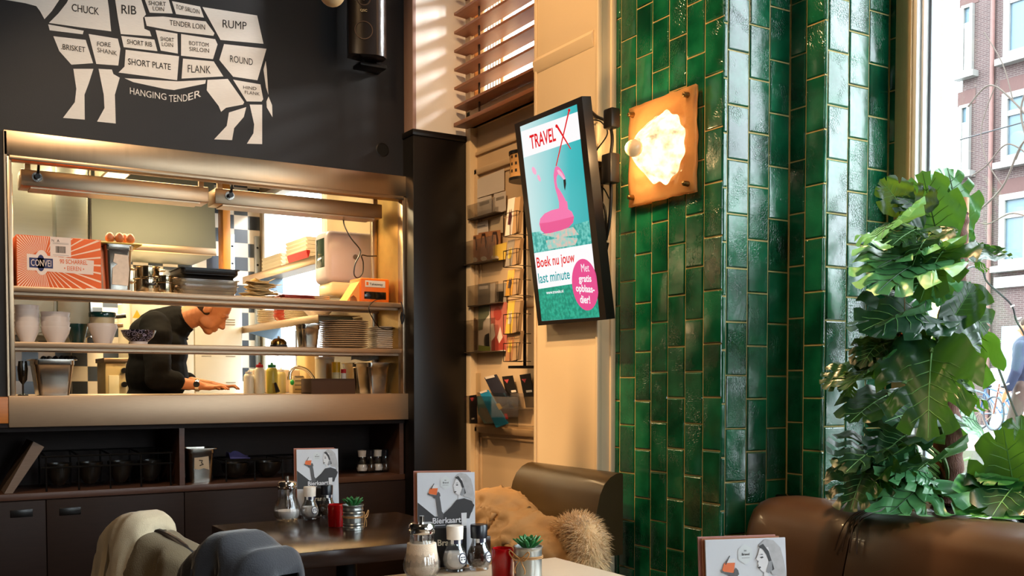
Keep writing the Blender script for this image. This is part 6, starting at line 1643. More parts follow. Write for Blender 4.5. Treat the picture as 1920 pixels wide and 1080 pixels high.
c1 = (.655, 2.985, 0); f1 = R(28); c2 = (.745, 2.46, 0); f2 = R(24)
chair(*c1[:2], f1, .85, 'dark chair at the dark table under a linen scarf and coat')
chair(*c2[:2], f2, .83, 'dark chair at the pale table under a charcoal jacket')
o, f = drape('draped_coat', c1, f1, OLV, -1.02, 1.0, .835, .55, .35, .195, .026, 3.1, droop=.10)
tag(o, 'grey-olive coat hung over the chair back under the linen scarf', 'coat')
sc_ = thing('linen_scarf', 'beige linen scarf with frayed edge over the chair back', 'scarf', (c1[0], c1[1], .6))
o, f = drape('scarf_cloth', c1, f1, LINEN, -.28, 1.16, .862, .42, .25, .195, .018, 7.7, droop=.105, gap=.030)
o.parent = sc_; o.location = Vector(o.location) - sc_.location
m = MB(); rf2 = random.Random(3)
for k in range(60):
    v = .02 + .42 * k / 60; p = Vector(f(0, v)); dv = Vector((rf2.uniform(-.004, .004), rf2.uniform(-.012, -.003), rf2.uniform(-.02, -.006)))
    m.tube([p, p + dv * .6, p + dv + Vector((rf2.uniform(-.004, .004), 0, -.004))], [.0012, .001, .0006], 4)
m.build('frayed_fringe', LINEN, sc_)
p = Vector(f(.30, .30)); p2_ = Vector(f(.42, .30)); p3_ = Vector(f(.42, .20)); p4_ = Vector(f(.30, .20))
n_ = (p2_ - p).cross(p4_ - p).normalized()
if n_.y > 0: n_ = -n_
m = MB().prism([p + n_ * .006, p.lerp(p2_, .75) + n_ * .006, p4_.lerp(p3_, .75) + n_ * .008, p4_ + n_ * .008], n_ * .0015); m.build('care_label', mat('care_label_cloth', '#d8b878', .8), sc_)
o, f = drape('charcoal_jacket', c2, f2, NAVY, -1.0, 1.3, .868, .5, .35, .150, .030, 1.3, droop=.05, gap=.022, thick=.006, slump=.055)
tag(o, 'charcoal navy jacket hung over the chair in front of the dark table', 'jacket')
m = MB(); M2 = T(c2, f2)
# ================================================================== LEAFLET RACKS ON THE DOOR
def dp(px, py, d=.02):
    p = onx(px, py, UD - d); return p
def sheet(name, pts, d, material, label, cat, group=None, extra=(), thick=.002, lean=0):
    """flat printed sheet standing in a rack on the door; pts are its corners, extra = printed patches (material, points)"""
    zs = [p[1] for p in pts]; ztop = min(zs); zbot = max(zs)
    def P(px, py, e=0): return dp(px, py, d + e + lean * (zbot - py) / max(1, zbot - ztop))
    t = thing(name, label, cat, tuple(P(*pts[-1])), group=group)
    MB().prism([P(*p) for p in pts], (.0 + thick, 0, 0)).build('card', material, t)
    if extra:
        m = MB(); ml = []
        for k, e in enumerate(extra):
            if e[0] not in ml: ml.append(e[0])
            m.use(ml.index(e[0]))
            if e[1] == 'text': m.text(e[2], lambda u, v: P(u, -v, .0012 + .0002 * k), e[3], e[4], -e[5], e[6], slope=e[7] if len(e) > 7 else .3, off=.01)
            else: m.poly([P(*p, .0006 + .0002 * k) for p in e[1]])
        m.build('print', ml, t, flat=True)
    return t
TAN = mat('tan_photo_print', '#a8754f', .5, var=.3, scale=40); BRN = mat('dark_hair_print', '#3c2218', .5, var=.2); CRD = mat('cream_card', '#cdbda2', .6, var=.05); WHC = mat('white_leaflet', '#d6cfc8', .6, var=.04)
YLW = mat('yellow_leaflet', '#d9b94a', .55, var=.12, scale=20); GRN = mat('grey_green_print', '#5f6450', .6, var=.4, scale=40); PNK = mat('red_pink_print', '#b0655a', .6, var=.2, scale=30); GRY = mat('grey_leaflet', '#8f887f', .6, var=.1)
KHA = mat('khaki_poster', '#9b8a6e', .6, var=.12, scale=30); TRP = mat('brown_trumpet_print', '#5c4226', .6, var=.2); BLK = mat('black_leaflet', '#17120f', .45, var=.1); RTR = mat('red_triangle_print', '#c04a50', .5); BLU = mat('blue_leaflet', '#1f7fb0', .45, var=.25, scale=14); TEA = mat('teal_leaflet', '#4f6f70', .5, var=.2, scale=30); GOLD = mat('gold_card', '#c08a22', .3, .5, var=.25, scale=8)
# clear racks with dark ledge
def rack(label, pts_rail, pts_front, d=.055):
    a, b_ = dp(*pts_rail[0], 0), dp(*pts_rail[1], 0)
    t = thing('leaflet_rack', label, 'leaflet rack', (UD, (a.y + b_.y) / 2, min(a.z, b_.z)))
    z = (a.z + b_.z) / 2
    MB().box(UD - d, UD - .002, b_.y, a.y, z - .006, z, b=.002).build('ledge', mat('rack_ledge_dark', '#4a3d30', .4), t)
    c_, e_ = dp(*pts_front[0], d), dp(*pts_front[1], d)
    MB().box(UD - d - .003, UD - d, b_.y, a.y, z, z + abs(c_.z - e_.z)).build('clear_front', ACRYL, t)
    return t
rack('clear leaflet rack high on the door with two white leaflets', ((893, 413), (946, 397)), ((893, 375), (893, 400)))
rack('clear leaflet rack on the door holding brochures with bathing women', ((880, 497), (946, 487)), ((880, 455), (880, 497)))
rack('clear leaflet rack in the middle of the door with grey leaflets', ((893, 574), (952, 567)), ((893, 535), (893, 572)))
rack('clear leaflet rack on the door holding three tall posters', ((877, 659), (946, 660)), ((877, 600), (877, 659)))
rack('clear leaflet rack low on the door with black leaflets', ((912, 762), (1000, 768)), ((912, 735), (912, 763)))
sheet('paper_sheet', [(893, 337), (945, 316), (945, 357), (894, 372)], .012, WHC, 'blank white sheet fixed on the upper door panel', 'paper')
sheet('leaflet', [(895, 373), (921, 366), (921, 403), (895, 410)], .02, WHC, 'white leaflet with small icons, left in the high rack', 'leaflet', extra=[(GRY, [(899, 380), (917, 375), (917, 381), (899, 387)])])
sheet('leaflet', [(926, 364), (948, 358), (948, 395), (926, 402)], .02, WHC, 'white leaflet with small icons, right in the high rack', 'leaflet', extra=[(GRY, [(930, 371), (945, 367), (945, 372), (930, 377)])])
sheet('leaflet', [(889, 420), (914, 412), (916, 440), (889, 446)], .012, WHC, 'white card with one line of print above the bathing women', 'leaflet', extra=[(GRY, [(891, 426), (910, 421), (910, 423), (891, 428)])])
sheet('leaflet', [(920, 411), (944, 404), (944, 436), (920, 440)], .012, CRD, 'blank cream card above the yellow leaflet', 'leaflet')
for k, (xa_, xb_, ya_, yb_, lb) in enumerate(((881, 897, 440, 494, 'brochure with a bathing woman, leftmost in its rack'), (897, 915, 434, 492, 'brochure with a bathing woman, second in its rack'), (916, 938, 431, 489, 'brochure with a bathing woman, behind the yellow leaflet'))):
    w_ = xb_ - xa_; sk = -2
    sheet('brochure', [(xa_, ya_ + 3), (xb_, ya_), (xb_, yb_ - 2), (xa_, yb_)], .022 + .002 * k, TAN, lb, 'brochure', group='brochures with a bathing woman',
          extra=[(BRN, [(xa_ + w_ * .35, ya_ + 4), (xa_ + w_ * .7, ya_ + 3), (xa_ + w_ * .85, ya_ + 20), (xa_ + w_ * .75, ya_ + 34), (xa_ + w_ * .25, ya_ + 22)]), (mat('skin_print', '#b98560', .5, var=.1), [(xa_ + w_ * .42, ya_ + 9), (xa_ + w_ * .62, ya_ + 9), (xa_ + w_ * .7, ya_ + 28), (xa_ + w_ * .95, yb_ - 16), (xa_ + w_ * .5, yb_ - 6), (xa_ + w_ * .1, yb_ - 10), (xa_ + w_ * .3, ya_ + 26)]),
                 (mat('print_badge', '#d6cdb8', .5), [(x, y) for x, y in circle(xa_ + w_ * .55, yb_ - 7, w_ * .33, 4.5, 14)])])
sheet('leaflet', [(924, 461), (950, 454), (947, 486), (924, 490)], .034, YLW, 'bright yellow leaflet in front of the bathing women', 'leaflet', extra=[(mat('print_badge', '#d6cdb8', .5), circle(930, 484, 5, 4.5, 14))])
for xa_, xb_, mt_, lb in ((896, 918, GRY, 'pale grey leaflet, left in the middle rack'), (919, 928, WHC, 'narrow pale leaflet, centre of the middle rack'), (930, 949, GRY, 'grey leaflet with dark lower half, right in the middle rack')):
    sheet('leaflet', [(xa_, 533), (xb_, 530), (xb_, 568), (xa_, 571)], .02, mt_, lb, 'leaflet', extra=[(BLK, [(xa_ + 1, 547), (xb_ - 4, 546), (xb_ - 6, 567), (xa_ + 3, 569)])] if xa_ == 930 else [(WHC, [(xa_ + 2, 537), (xb_ - 3, 535), (xb_ - 3, 541), (xa_ + 2, 543)])])
sheet('poster', [(877, 574), (896, 573), (897, 658), (877, 658)], .02, KHA, 'khaki poster with a brown trumpet shape, left of three', 'poster', extra=[(TRP, [(881, 612), (884, 600), (891, 596), (896, 602), (895, 656), (888, 657), (886, 620)])])
sheet('poster', [(897, 572), (918, 570), (919, 658), (897, 658)], .022, WHC, 'grey and green poster in the middle of three', 'poster', extra=[(GRN, [(897, 572), (918, 570), (917, 590), (906, 604), (905, 618), (897, 620)]), (BLK, [(909, 628), (917, 624), (918, 650), (908, 652), (907, 638)]), (mat('grass_print', '#7c8a3a', .6, var=.3), [(897, 647), (919, 650), (919, 658), (897, 658)])])
sheet('poster', [(920, 569), (950, 566), (950, 658), (920, 658)], .024, PNK, 'reddish poster with a skull face, right of three', 'poster', extra=[(mat('red_skull_print', '#9c3a30', .6), circle(933, 588, 7.5, 13, 16)), (WHC, [(920, 608), (925, 606), (930, 640), (938, 612), (944, 640), (948, 658), (920, 658)]), (mat('red_skull_print', '#9c3a30', .6), [(921, 640), (930, 628), (936, 644), (944, 630), (949, 656), (921, 658)])])
sheet('leaflet', [(941, 706), (961, 704), (975, 762), (955, 764)], .028, BLK, 'black leaflet with red triangle, left in the low rack', 'leaflet', group='black triangle leaflets', extra=[(RTR, [(945, 712), (954, 711), (951, 719)]), (WHC, [(958, 732), (967, 731), (968, 735), (959, 736)]), (GRY, [(958, 745), (966, 744), (966.5, 746), (958.5, 747)])])
sheet('leaflet', [(974, 703), (994, 700), (1003, 764), (986, 764)], .028, BLK, 'black leaflet with red triangle, right in the low rack', 'leaflet', group='black triangle leaflets', extra=[(RTR, [(978, 711), (987, 710), (984, 718)]), (WHC, [(986, 732), (997, 731), (998, 735), (987, 736)])])
sheet('booklet', [(908, 708), (929, 702), (956, 752), (936, 765)], .045, mat('dark_booklet', '#2a2b3a', .5, var=.3, scale=30), 'dark tilted booklet in the low rack left of the triangle leaflets', 'booklet', extra=[(WHC, [(909, 707), (926, 703), (928, 707), (911, 711)])], thick=.008)
# clear acrylic box in front, with leaflets
cxa, cxb = dp(876, 795, .10), dp(978, 800, .10)
rk_ = thing('acrylic_leaflet_box', 'clear acrylic leaflet box protruding at the hinge side of the door', 'leaflet rack', (UD - .07, (cxa.y + cxb.y) / 2, cxb.z))
za, zb_ = cxb.z, dp(876, 742, .10).z
m = MB(); y0_, y1_ = cxb.y, min(cxa.y, YJ - .03)
for bx_ in ((UD - .12, UD - .117, y0_, y1_, za, zb_), (UD - .117, UD - .004, y0_, y0_ + .003, za, zb_), (UD - .117, UD - .004, y1_ - .003, y1_, za, zb_), (UD - .12, UD - .004, y0_, y1_, za - .003, za)): m.box(*bx_)
m.build('acrylic_shell', ACRYL, rk_)
sheet('leaflet', [(879, 742), (893, 740), (895, 794), (880, 794)], .095, BLK, 'black leaflet with pink triangle, at the hinge end of the acrylic box', 'leaflet', extra=[(RTR, [(881, 746), (888, 745), (885, 753)]), (WHC, [(884, 784), (889, 783), (889, 786), (884, 787)])])
sheet('leaflet', [(893, 744), (905, 741), (933, 793), (908, 794), (896, 776)], .088, TEA, 'teal leaflet with a photo in the acrylic box', 'leaflet', extra=[(mat('grey_photo_print', '#6d6a62', .5, var=.6, scale=50), [(898, 764), (916, 766), (932, 790), (912, 793), (899, 778)])])
sheet('brochure', [(899, 736), (914, 731), (952, 794), (930, 802)], .10, BLU, 'bright blue brochure with yellow patch in the acrylic box', 'brochure', extra=[(YLW, [(929, 757), (936, 756), (942, 765), (936, 769)]), (WHC, [(899, 735), (912, 731), (914, 734), (901, 738)]), (REDP, [(945, 776), (950, 775), (953, 785), (948, 786)])], thick=.006)
m = MB()
# revolving wire card stand
sx_, sy_ = 2.585, dp(984, 500, .085).y
wr = thing('wire_card_stand', 'black wire card stand with woven drum on top beside the screen', 'card stand', (sx_, sy_, dp(984, 686, .085).z))
zt_, zbm = dp(960, 300, .085).z, dp(984, 686, .085).z
MB().cyl((sx_, sy_, zbm), (sx_, sy_, zt_ + .02), .008, seg=8).build('pole', BLACKMT, wr)
MB().cyl((sx_, sy_, zbm - .012), (sx_, sy_, zbm), .080, seg=24).build('base_disc', BLACKMT, wr)
zd0, zd1 = dp(960, 343, .085).z, dp(960, 300, .085).z
m = MB(); m.lathe([(.068, zd0), (.072, zd0), (.072, zd1), (.068, zd1)], c=(sx_, sy_, 0), seg=28); m.build('drum', mat('woven_drum', '#b48a55', .7, var=.2, scale=30), wr)
m = MB(); m.lathe([(.066, zd1), (.077, zd1), (.077, zd1 + .014), (.066, zd1 + .014)], c=(sx_, sy_, 0), seg=28).lathe([(.066, zd0 - .014), (.077, zd0 - .014), (.077, zd0), (.066, zd0)], c=(sx_, sy_, 0), seg=28); m.build('drum_rim', BLACKPL, wr)
m = MB()
for r_ in range(3):
    for k in range(16):
        a = R(180 + k * 22.5); z = zd0 + (zd1 - zd0) * (.2 + .3 * r_); p = Vector((sx_ + .0722 * math.cos(a), sy_ + .0722 * math.sin(a), z)); t_ = Vector((-math.sin(a), math.cos(a), 0))
        m.poly([p - t_ * .006, p + t_ * .006, p + t_ * .006 + Vector((0, 0, .014)), p - t_ * .006 + Vector((0, 0, .014))])
m.build('drum_holes', INK, wr)
CARDS = [(445, 375, 945, 1000, [WHC, mat('plum_print', '#4c2230', .5)], 'card stand pocket card with plum coloured drawing, topmost', [(958, 425, 990, 388, 6), (975, 432, 992, 400, 4)]),
         (502, 452, 952, 1003, [GRY, YLW], 'grey card with a yellow patch in the wire card stand', [(960, 472, 972, 472, 10)]),
         (557, 508, 950, 1003, [GOLD, BRN], 'shiny gold card with a dark crown mark in the wire card stand', [(962, 530, 968, 530, 12)]),
         (627, 566, 950, 1003, [YLW, WHC], 'pale yellow card in the wire card stand', [(962, 590, 975, 590, 20)]),
         (678, 622, 948, 1003, [TAN, YLW], 'brown photo card with yellow script, lowest in the wire card stand', [(955, 648, 972, 640, 7)])]
for yb_, ya_, xa_, xb_, mts, lb, pr in CARDS:
    z0_, z1_ = dp(975, yb_, .10).z, dp(975, ya_, .10).z; hgt = z1_ - z0_
    m = MB(); w_ = .06
    fx = sx_ - .062
    yy0, yy1 = sy_ - .075, sy_ + .045
    for z in (z0_, z0_ + hgt * .6):
        m.tube([(fx - .03, yy1, z), (fx - .03, yy0, z)], .0018, 5).tube([(fx - .03, yy1, z), (sx_, yy1 - .02, z)], .0018, 5).tube([(fx - .03, yy0, z), (sx_, yy0 + .02, z)], .0018, 5)
    for y in (yy1, (yy0 + yy1) / 2, yy0): m.tube([(fx - .03, y, z0_), (fx - .03, y, z0_ + hgt * .6)], .0018, 5)
    m.build('wire_pocket', BLACKMT, wr)
    t = thing('picture_card', lb, 'card', (fx, sy_, z0_))
    def P(u, v, e=0): return (fx - .024 + .03 * v * .6 - e, yy1 - .004 + (yy0 - yy1 + .008) * u, z0_ + .002 + hgt * v)
    MB().prism([P(0, 0), P(.55, 0), P(.55, 1), P(0, 1)], (.006, 0, 0)).build('card', mts[0], t)
    MB().prism([P(.57, 0), P(1, .04), P(1, .98), P(.57, .98)], (.02, 0, 0)).build('card_stack', mat('card_back_beige', '#a88a66', .6, var=.1), t)
    m = MB(); m.poly([P(.15, .3, .001), P(.40, .28, .001), P(.44, .5, .001), P(.36, .72, .001), P(.28, .55, .001), P(.2, .72, .001)]); m.build('print', mts[1], t, flat=True)
# ================================================================== MONSTERA ON THE SILL
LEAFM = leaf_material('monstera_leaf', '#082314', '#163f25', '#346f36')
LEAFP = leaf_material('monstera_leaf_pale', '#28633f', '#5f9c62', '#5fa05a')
STEMM = mat('leaf_stalk', '#4a6a2a', .5, var=.2)
BARK = mat('coir_trunk', '#5a2f1a', .75, var=.4, scale=26, stretch=(6, 6, 1), bump=.6, bscale=50)
VEIN = mat('leaf_vein', '#5f8f4c', .5)
def leaf_outline(rs, n_cut, depth, w):
    """half outline of a monstera leaf from base to tip, x>=0, with slits between the lobes"""
    pts = [(0.0, 0.10), (.10, -.03), (.26, -.06)]
    def edge(t):      # t 0..1 from shoulder to tip
        a = -.18 + t * (math.pi / 2 + .18)
        x = w * math.cos(a) ** .8 if math.cos(a) > 0 else 0
        return Vector((x, .42 + (.58 if a > 0 else .50) * math.sin(a)))
    for k in range(n_cut):
        dt = .84 / n_cut; t0 = .04 + dt * k; g_ = .34 if k else 0
        for q in ((g_, .68, .80, .94) if k else (0, .3, .62, .90)): pts.append(tuple(edge(t0 + dt * q)))
        e = edge(t0 + dt * 1.0); mid = Vector((0.02, max(.12, e.y - .30)))
        d_ = depth * rs.uniform(.8, 1.15)
        pts.append(tuple(e.lerp(mid, d_ * .5) + Vector((0, -.016)))); pts.append(tuple(e.lerp(mid, d_ * .94) + Vector((0, -.012)))); pts.append(tuple(e.lerp(mid, d_) + Vector((0, .016)))); pts.append(tuple(e.lerp(mid, d_ * .9) + Vector((0, .044)))); pts.append(tuple(e.lerp(mid, d_ * .5) + Vector((0, .085))))
    for q in (.92, .97): pts.append(tuple(edge(q)))
    pts.append((0.0, 1.03))
    return pts
def leaf_mesh(seed, n_cut=4, depth=.55, w=.46):
    """leaf as a bmesh-subdivided sheet around its midrib; returns list of (verts2d, faces)"""
    rs = random.Random(seed)
    half = leaf_outline(rs, n_cut, depth, w)
    bm = bmesh.new()
    for sgn in (1, -1):
        h2 = half if sgn == 1 else leaf_outline(rs, n_cut, depth, w)
        vs = [bm.verts.new((sgn * x, y, 0)) for x, y in h2]
        rib = [bm.verts.new((0, 1.03 - .93 * k / 8, 0)) for k in range(1, 8)]
        ring = vs + rib
        f = bm.faces.new(ring if sgn == 1 else ring[::-1]); f.normal_update()
    bmesh.ops.triangulate(bm, faces=bm.faces[:], ngon_method='EAR_CLIP')
    bmesh.ops.remove_doubles(bm, verts=bm.verts[:], dist=1e-4)
    bmesh.ops.subdivide_edges(bm, edges=[e for e in bm.edges if e.calc_length() > .12], cuts=2, use_grid_fill=True)
    bm.normal_update(); bmesh.ops.triangulate(bm, faces=bm.faces[:])
    bmesh.ops.subdivide_edges(bm, edges=[e for e in bm.edges if e.calc_length() > .12], cuts=1)
    bm.normal_update(); bmesh.ops.triangulate(bm, faces=bm.faces[:])
    bm.verts.index_update()
    out = ([v.co.copy() for v in bm.verts], [tuple(v.index for v in f.verts) for f in bm.faces]); bm.free()
    return out
LMESH = [leaf_mesh(k, n, d_, w) for k, (n, d_, w) in enumerate(((3, .56, .48), (3, .48, .46), (4, .62, .5), (2, .40, .46), (4, .60, .49)))]
def leaf(parent, root, base, tipv, normal, size, kind, material, fold=.25, droop=.25, seed=0, stalk=True):
    """leaf whose blade starts at base, points along tipv, faces normal; stalk curves from root to base"""
    verts, faces = LMESH[kind % len(LMESH)]
    Yv = Vector(tipv).normalized(); Nv = Vector(normal); Nv = (Nv - Yv * Nv.dot(Yv)).normalized(); Xv = Yv.cross(Nv)
    base = Vector(base); rs = random.Random(seed); ph = rs.uniform(0, 6)
    def place(c, lift=0):
        x, y = c.x, c.y - .10
        z = fold * abs(x) ** 1.2 - droop * (y ** 2) - .10 * abs(x) * y + .030 * math.sin(abs(x) * 20 + y * 12 + ph) * min(1, abs(x) * 4) + .03 * math.sin(y * 5 + ph) * x + lift
        p = base + (Xv * x + Yv * y + Nv * z) * size
        if p.x > 3.29: p.x = 3.29 + .055 * (1 - math.exp(-(p.x - 3.29) / .055))
        if p.y > 2.54: p.y = 2.54 + .05 * (1 - math.exp(-(p.y - 2.54) / .05))
        p.z = max(p.z, ZS + .018)
        return p
    m = MB().add([place(c) for c in verts], faces)
    o = m.build('leaf', material, parent, angle=60)
    mv = MB()
    mid = [Vector((0, .10 + .9 * k / 8, 0)) for k in range(9)]
    mv.tube([place(c, .006) for c in mid], [.010 * size * (1 - .08 * k) for k in range(9)], 5)
    for k in range(1, 6):
        for sg in (-1, 1):
            c0 = Vector((0, .10 + .13 * k, 0)); c1 = Vector((sg * .30 * (1 - .1 * k), .10 + .13 * k + .14, 0))
            mv.tube([place(c0.lerp(c1, t), .004) for t in (0, .35, .7, 1)], [.006 * size, .005 * size, .004 * size, .002 * size], 4)
    mv.build('vein', VEIN if material is not LEAFP else mat('leaf_vein_dark', '#1f4a22', .5), o, angle=80)
    if stalk:
        root = Vector(root); mdp = root.lerp(base, .5) + Vector((0, 0, .12 * (base - root).length)) + Nv * -.02
        MB().tube(catmull([root, mdp, base, base + Yv * size * .04], 6), [.006] * 18 + [.004], 6).build('stalk', STEMM, o)
    return o
TRX, TRY_ = 3.17, 2.235                                # trunk of the plant on the sill
mon = thing('monstera_plant', 'tall monstera with coir trunk standing on the dark window sill', 'plant', (TRX, TRY_, ZS))
tb0 = onz(1772, 948, ZS)
def trunk_pt(px, py): return ony(px, py, tb0.y)
TR = [trunk_pt(*p) for p in ((1772, 950), (1776, 900), (1778, 830), (1772, 760), (1778, 680), (1785, 600), (1788, 520), (1790, 440), (1794, 400))]
mon.location = (tb0.x, tb0.y, ZS)
TR[0] = Vector((tb0.x, tb0.y, ZS))
mt_ = MB(); tp_ = catmull(TR, 6)
mt_.tube(tp_, [.052 - .012 * i / len(tp_) + .004 * math.sin(i * 1.7) for i in range(len(tp_))], 14); mt_.build('trunk', BARK, mon)
cane = mat('bamboo_support', '#b0702f', .5, var=.15); 
MB().tube([trunk_pt(1799, 500), trunk_pt(1801, 372)], .028, 10).build('support_pole', cane, mon)
def pol(px0, py0, px1, py1, toward=0.0, y=None, dy=0.0):
    """blade from base pixel to tip pixel at the trunk's distance; toward moves the tip to the viewer"""
    yy = tb0.y + dy
    a = ony(px0, py0, yy); b_ = ony(px1, py1, yy); return a, b_ + (Vector((0, 0, EYE)) - b_).normalized() * toward
VW = (Vector((0, 0, EYE)) - Vector((tb0.x, tb0.y, 1.4))).normalized()
RT = Vector(CR)
#      base px      tip px      toward  normal mix (view, right, up)      size factor kind material dy
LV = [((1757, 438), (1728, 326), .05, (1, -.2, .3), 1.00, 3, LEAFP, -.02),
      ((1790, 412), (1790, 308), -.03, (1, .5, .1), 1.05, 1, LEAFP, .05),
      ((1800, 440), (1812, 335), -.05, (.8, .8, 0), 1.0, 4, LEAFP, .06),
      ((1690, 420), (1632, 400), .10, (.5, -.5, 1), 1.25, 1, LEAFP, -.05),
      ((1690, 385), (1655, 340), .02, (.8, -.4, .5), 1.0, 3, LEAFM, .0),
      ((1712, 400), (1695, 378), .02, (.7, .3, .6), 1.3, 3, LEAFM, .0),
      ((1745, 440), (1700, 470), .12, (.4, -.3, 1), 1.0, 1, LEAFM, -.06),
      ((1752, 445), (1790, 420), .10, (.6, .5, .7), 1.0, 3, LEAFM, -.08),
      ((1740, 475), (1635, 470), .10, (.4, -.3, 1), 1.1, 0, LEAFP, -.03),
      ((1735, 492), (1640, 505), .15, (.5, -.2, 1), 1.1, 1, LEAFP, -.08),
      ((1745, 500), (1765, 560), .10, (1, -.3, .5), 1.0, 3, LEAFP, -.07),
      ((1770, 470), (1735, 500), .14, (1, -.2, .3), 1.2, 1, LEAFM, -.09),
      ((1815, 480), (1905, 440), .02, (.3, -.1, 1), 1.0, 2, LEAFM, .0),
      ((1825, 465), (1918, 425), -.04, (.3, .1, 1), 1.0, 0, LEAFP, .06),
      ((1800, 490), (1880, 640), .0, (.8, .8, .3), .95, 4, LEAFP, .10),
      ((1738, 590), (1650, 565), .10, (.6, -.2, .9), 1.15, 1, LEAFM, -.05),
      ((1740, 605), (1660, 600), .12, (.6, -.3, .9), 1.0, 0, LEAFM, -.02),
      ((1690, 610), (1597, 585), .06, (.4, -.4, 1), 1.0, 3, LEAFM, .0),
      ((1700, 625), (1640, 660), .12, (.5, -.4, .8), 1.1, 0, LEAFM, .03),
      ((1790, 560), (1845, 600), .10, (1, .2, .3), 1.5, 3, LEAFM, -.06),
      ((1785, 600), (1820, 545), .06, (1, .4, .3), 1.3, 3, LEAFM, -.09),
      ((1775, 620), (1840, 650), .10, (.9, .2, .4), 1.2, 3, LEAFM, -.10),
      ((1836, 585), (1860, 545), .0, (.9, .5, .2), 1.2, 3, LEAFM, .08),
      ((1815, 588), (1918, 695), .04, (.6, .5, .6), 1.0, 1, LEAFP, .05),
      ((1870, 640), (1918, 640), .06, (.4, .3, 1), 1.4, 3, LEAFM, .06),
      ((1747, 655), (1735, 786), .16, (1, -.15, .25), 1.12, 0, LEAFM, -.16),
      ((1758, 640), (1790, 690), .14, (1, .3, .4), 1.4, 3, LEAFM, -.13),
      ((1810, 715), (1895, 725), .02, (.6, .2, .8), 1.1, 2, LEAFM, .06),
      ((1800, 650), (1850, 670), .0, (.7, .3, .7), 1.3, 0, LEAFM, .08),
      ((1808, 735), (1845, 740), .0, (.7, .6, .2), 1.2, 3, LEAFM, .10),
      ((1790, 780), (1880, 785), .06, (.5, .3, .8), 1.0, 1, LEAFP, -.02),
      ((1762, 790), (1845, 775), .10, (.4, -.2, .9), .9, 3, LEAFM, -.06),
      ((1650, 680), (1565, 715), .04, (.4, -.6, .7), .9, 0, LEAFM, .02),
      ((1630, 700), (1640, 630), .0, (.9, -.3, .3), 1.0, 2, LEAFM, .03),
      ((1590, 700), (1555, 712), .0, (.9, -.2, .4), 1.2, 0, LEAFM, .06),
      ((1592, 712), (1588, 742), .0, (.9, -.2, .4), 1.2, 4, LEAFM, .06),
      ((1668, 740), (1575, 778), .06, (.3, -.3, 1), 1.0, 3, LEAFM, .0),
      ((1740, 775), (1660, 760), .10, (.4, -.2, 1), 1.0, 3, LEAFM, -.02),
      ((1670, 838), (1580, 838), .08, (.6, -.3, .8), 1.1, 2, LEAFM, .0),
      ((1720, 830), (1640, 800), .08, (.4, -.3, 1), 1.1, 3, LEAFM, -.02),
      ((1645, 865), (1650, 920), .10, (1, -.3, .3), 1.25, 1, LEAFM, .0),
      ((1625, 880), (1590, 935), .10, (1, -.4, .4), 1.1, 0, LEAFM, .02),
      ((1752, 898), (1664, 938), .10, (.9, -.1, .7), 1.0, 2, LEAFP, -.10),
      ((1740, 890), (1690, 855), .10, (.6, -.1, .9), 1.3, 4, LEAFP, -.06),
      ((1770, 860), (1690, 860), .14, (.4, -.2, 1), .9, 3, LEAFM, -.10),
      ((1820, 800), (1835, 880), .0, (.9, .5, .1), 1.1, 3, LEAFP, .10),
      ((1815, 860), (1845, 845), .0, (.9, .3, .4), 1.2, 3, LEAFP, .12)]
LV += [((1735, 400), (1690, 360), .03, (.9, -.3, .3), .9, 4, LEAFM, -.03), ((1720, 430), (1668, 445), .08, (.8, -.2, .5), .9, 2, LEAFM, -.07),
       ((1712, 500), (1675, 530), .06, (.9, -.2, .3), .9, 4, LEAFM, -.02), ((1760, 520), (1722, 560), .08, (1, 0, .3), .9, 2, LEAFP, -.05),
       ((1655, 640), (1612, 660), .04, (.8, -.4, .4), 1.0, 4, LEAFM, .0), ((1668, 650), (1622, 690), .06, (.9, -.3, .3), 1.0, 2, LEAFM, .02),
       ((1700, 815), (1640, 850), .08, (.9, -.2, .3), .9, 4, LEAFM, -.03), ((1690, 850), (1660, 905), .08, (1, -.2, .2), .9, 2, LEAFM, -.02),
       ((1845, 560), (1890, 600), .0, (.9, .3, .4), 1.0, 4, LEAFP, .06), ((1840, 480), (1880, 500), .02, (.8, .3, .5), 1.0, 2, LEAFM, .03),
       ((1610, 850), (1580, 880), .05, (1, -.3, .2), 1.0, 4, LEAFM, .02)]
for k, (b_, t_, tw, nm, sz, kd, mt2, dy) in enumerate(LV):
    a, e = pol(*b_, *t_, toward=tw, dy=dy)
    rl = random.Random(k * 7 + 1)
    if nm[2] >= .8: nm = (max(nm[0], .62) + rl.uniform(-.1, .25), nm[1] + rl.uniform(-.35, .35), nm[2] * .62); sz *= .84
    nv = VW * nm[0] + RT * nm[1] + Vector((0, 0, nm[2]))
    ti = min(range(len(tp_)), key=lambda i: abs(tp_[i].z - (a.z - .10)))
    L_ = (e - a).length
    leaf(mon, tp_[ti], a, e - a, nv, L_ * sz * 1.06, kd, mt2, fold=.22 + .1 * (k % 3), droop=.18 + .08 * (k % 4), seed=k)
# copper bauble
bq = ony(1696, 622, tb0.y - .06)
ba = thing('copper_bauble', 'shiny copper bauble hanging from a monstera leaf', 'bauble', tuple(bq))
MB().ball(tuple(bq), .027, 24, 16).build('ball', mat('copper_gloss', '#b0623a', .08, 1, var=.05), ba)
MB().cyl((bq.x, bq.y, bq.z + .025), (bq.x, bq.y, bq.z + .036), .006, seg=10).build('cap', mat('copper_cap', '#c98a5a', .25, 1), ba)
MB().tube([(bq.x, bq.y, bq.z + .036), (bq.x - .002, bq.y, bq.z + .13)], .0015, 5).build('hanging_thread', mat('copper_thread', '#c08a60', .4, .6), ba)

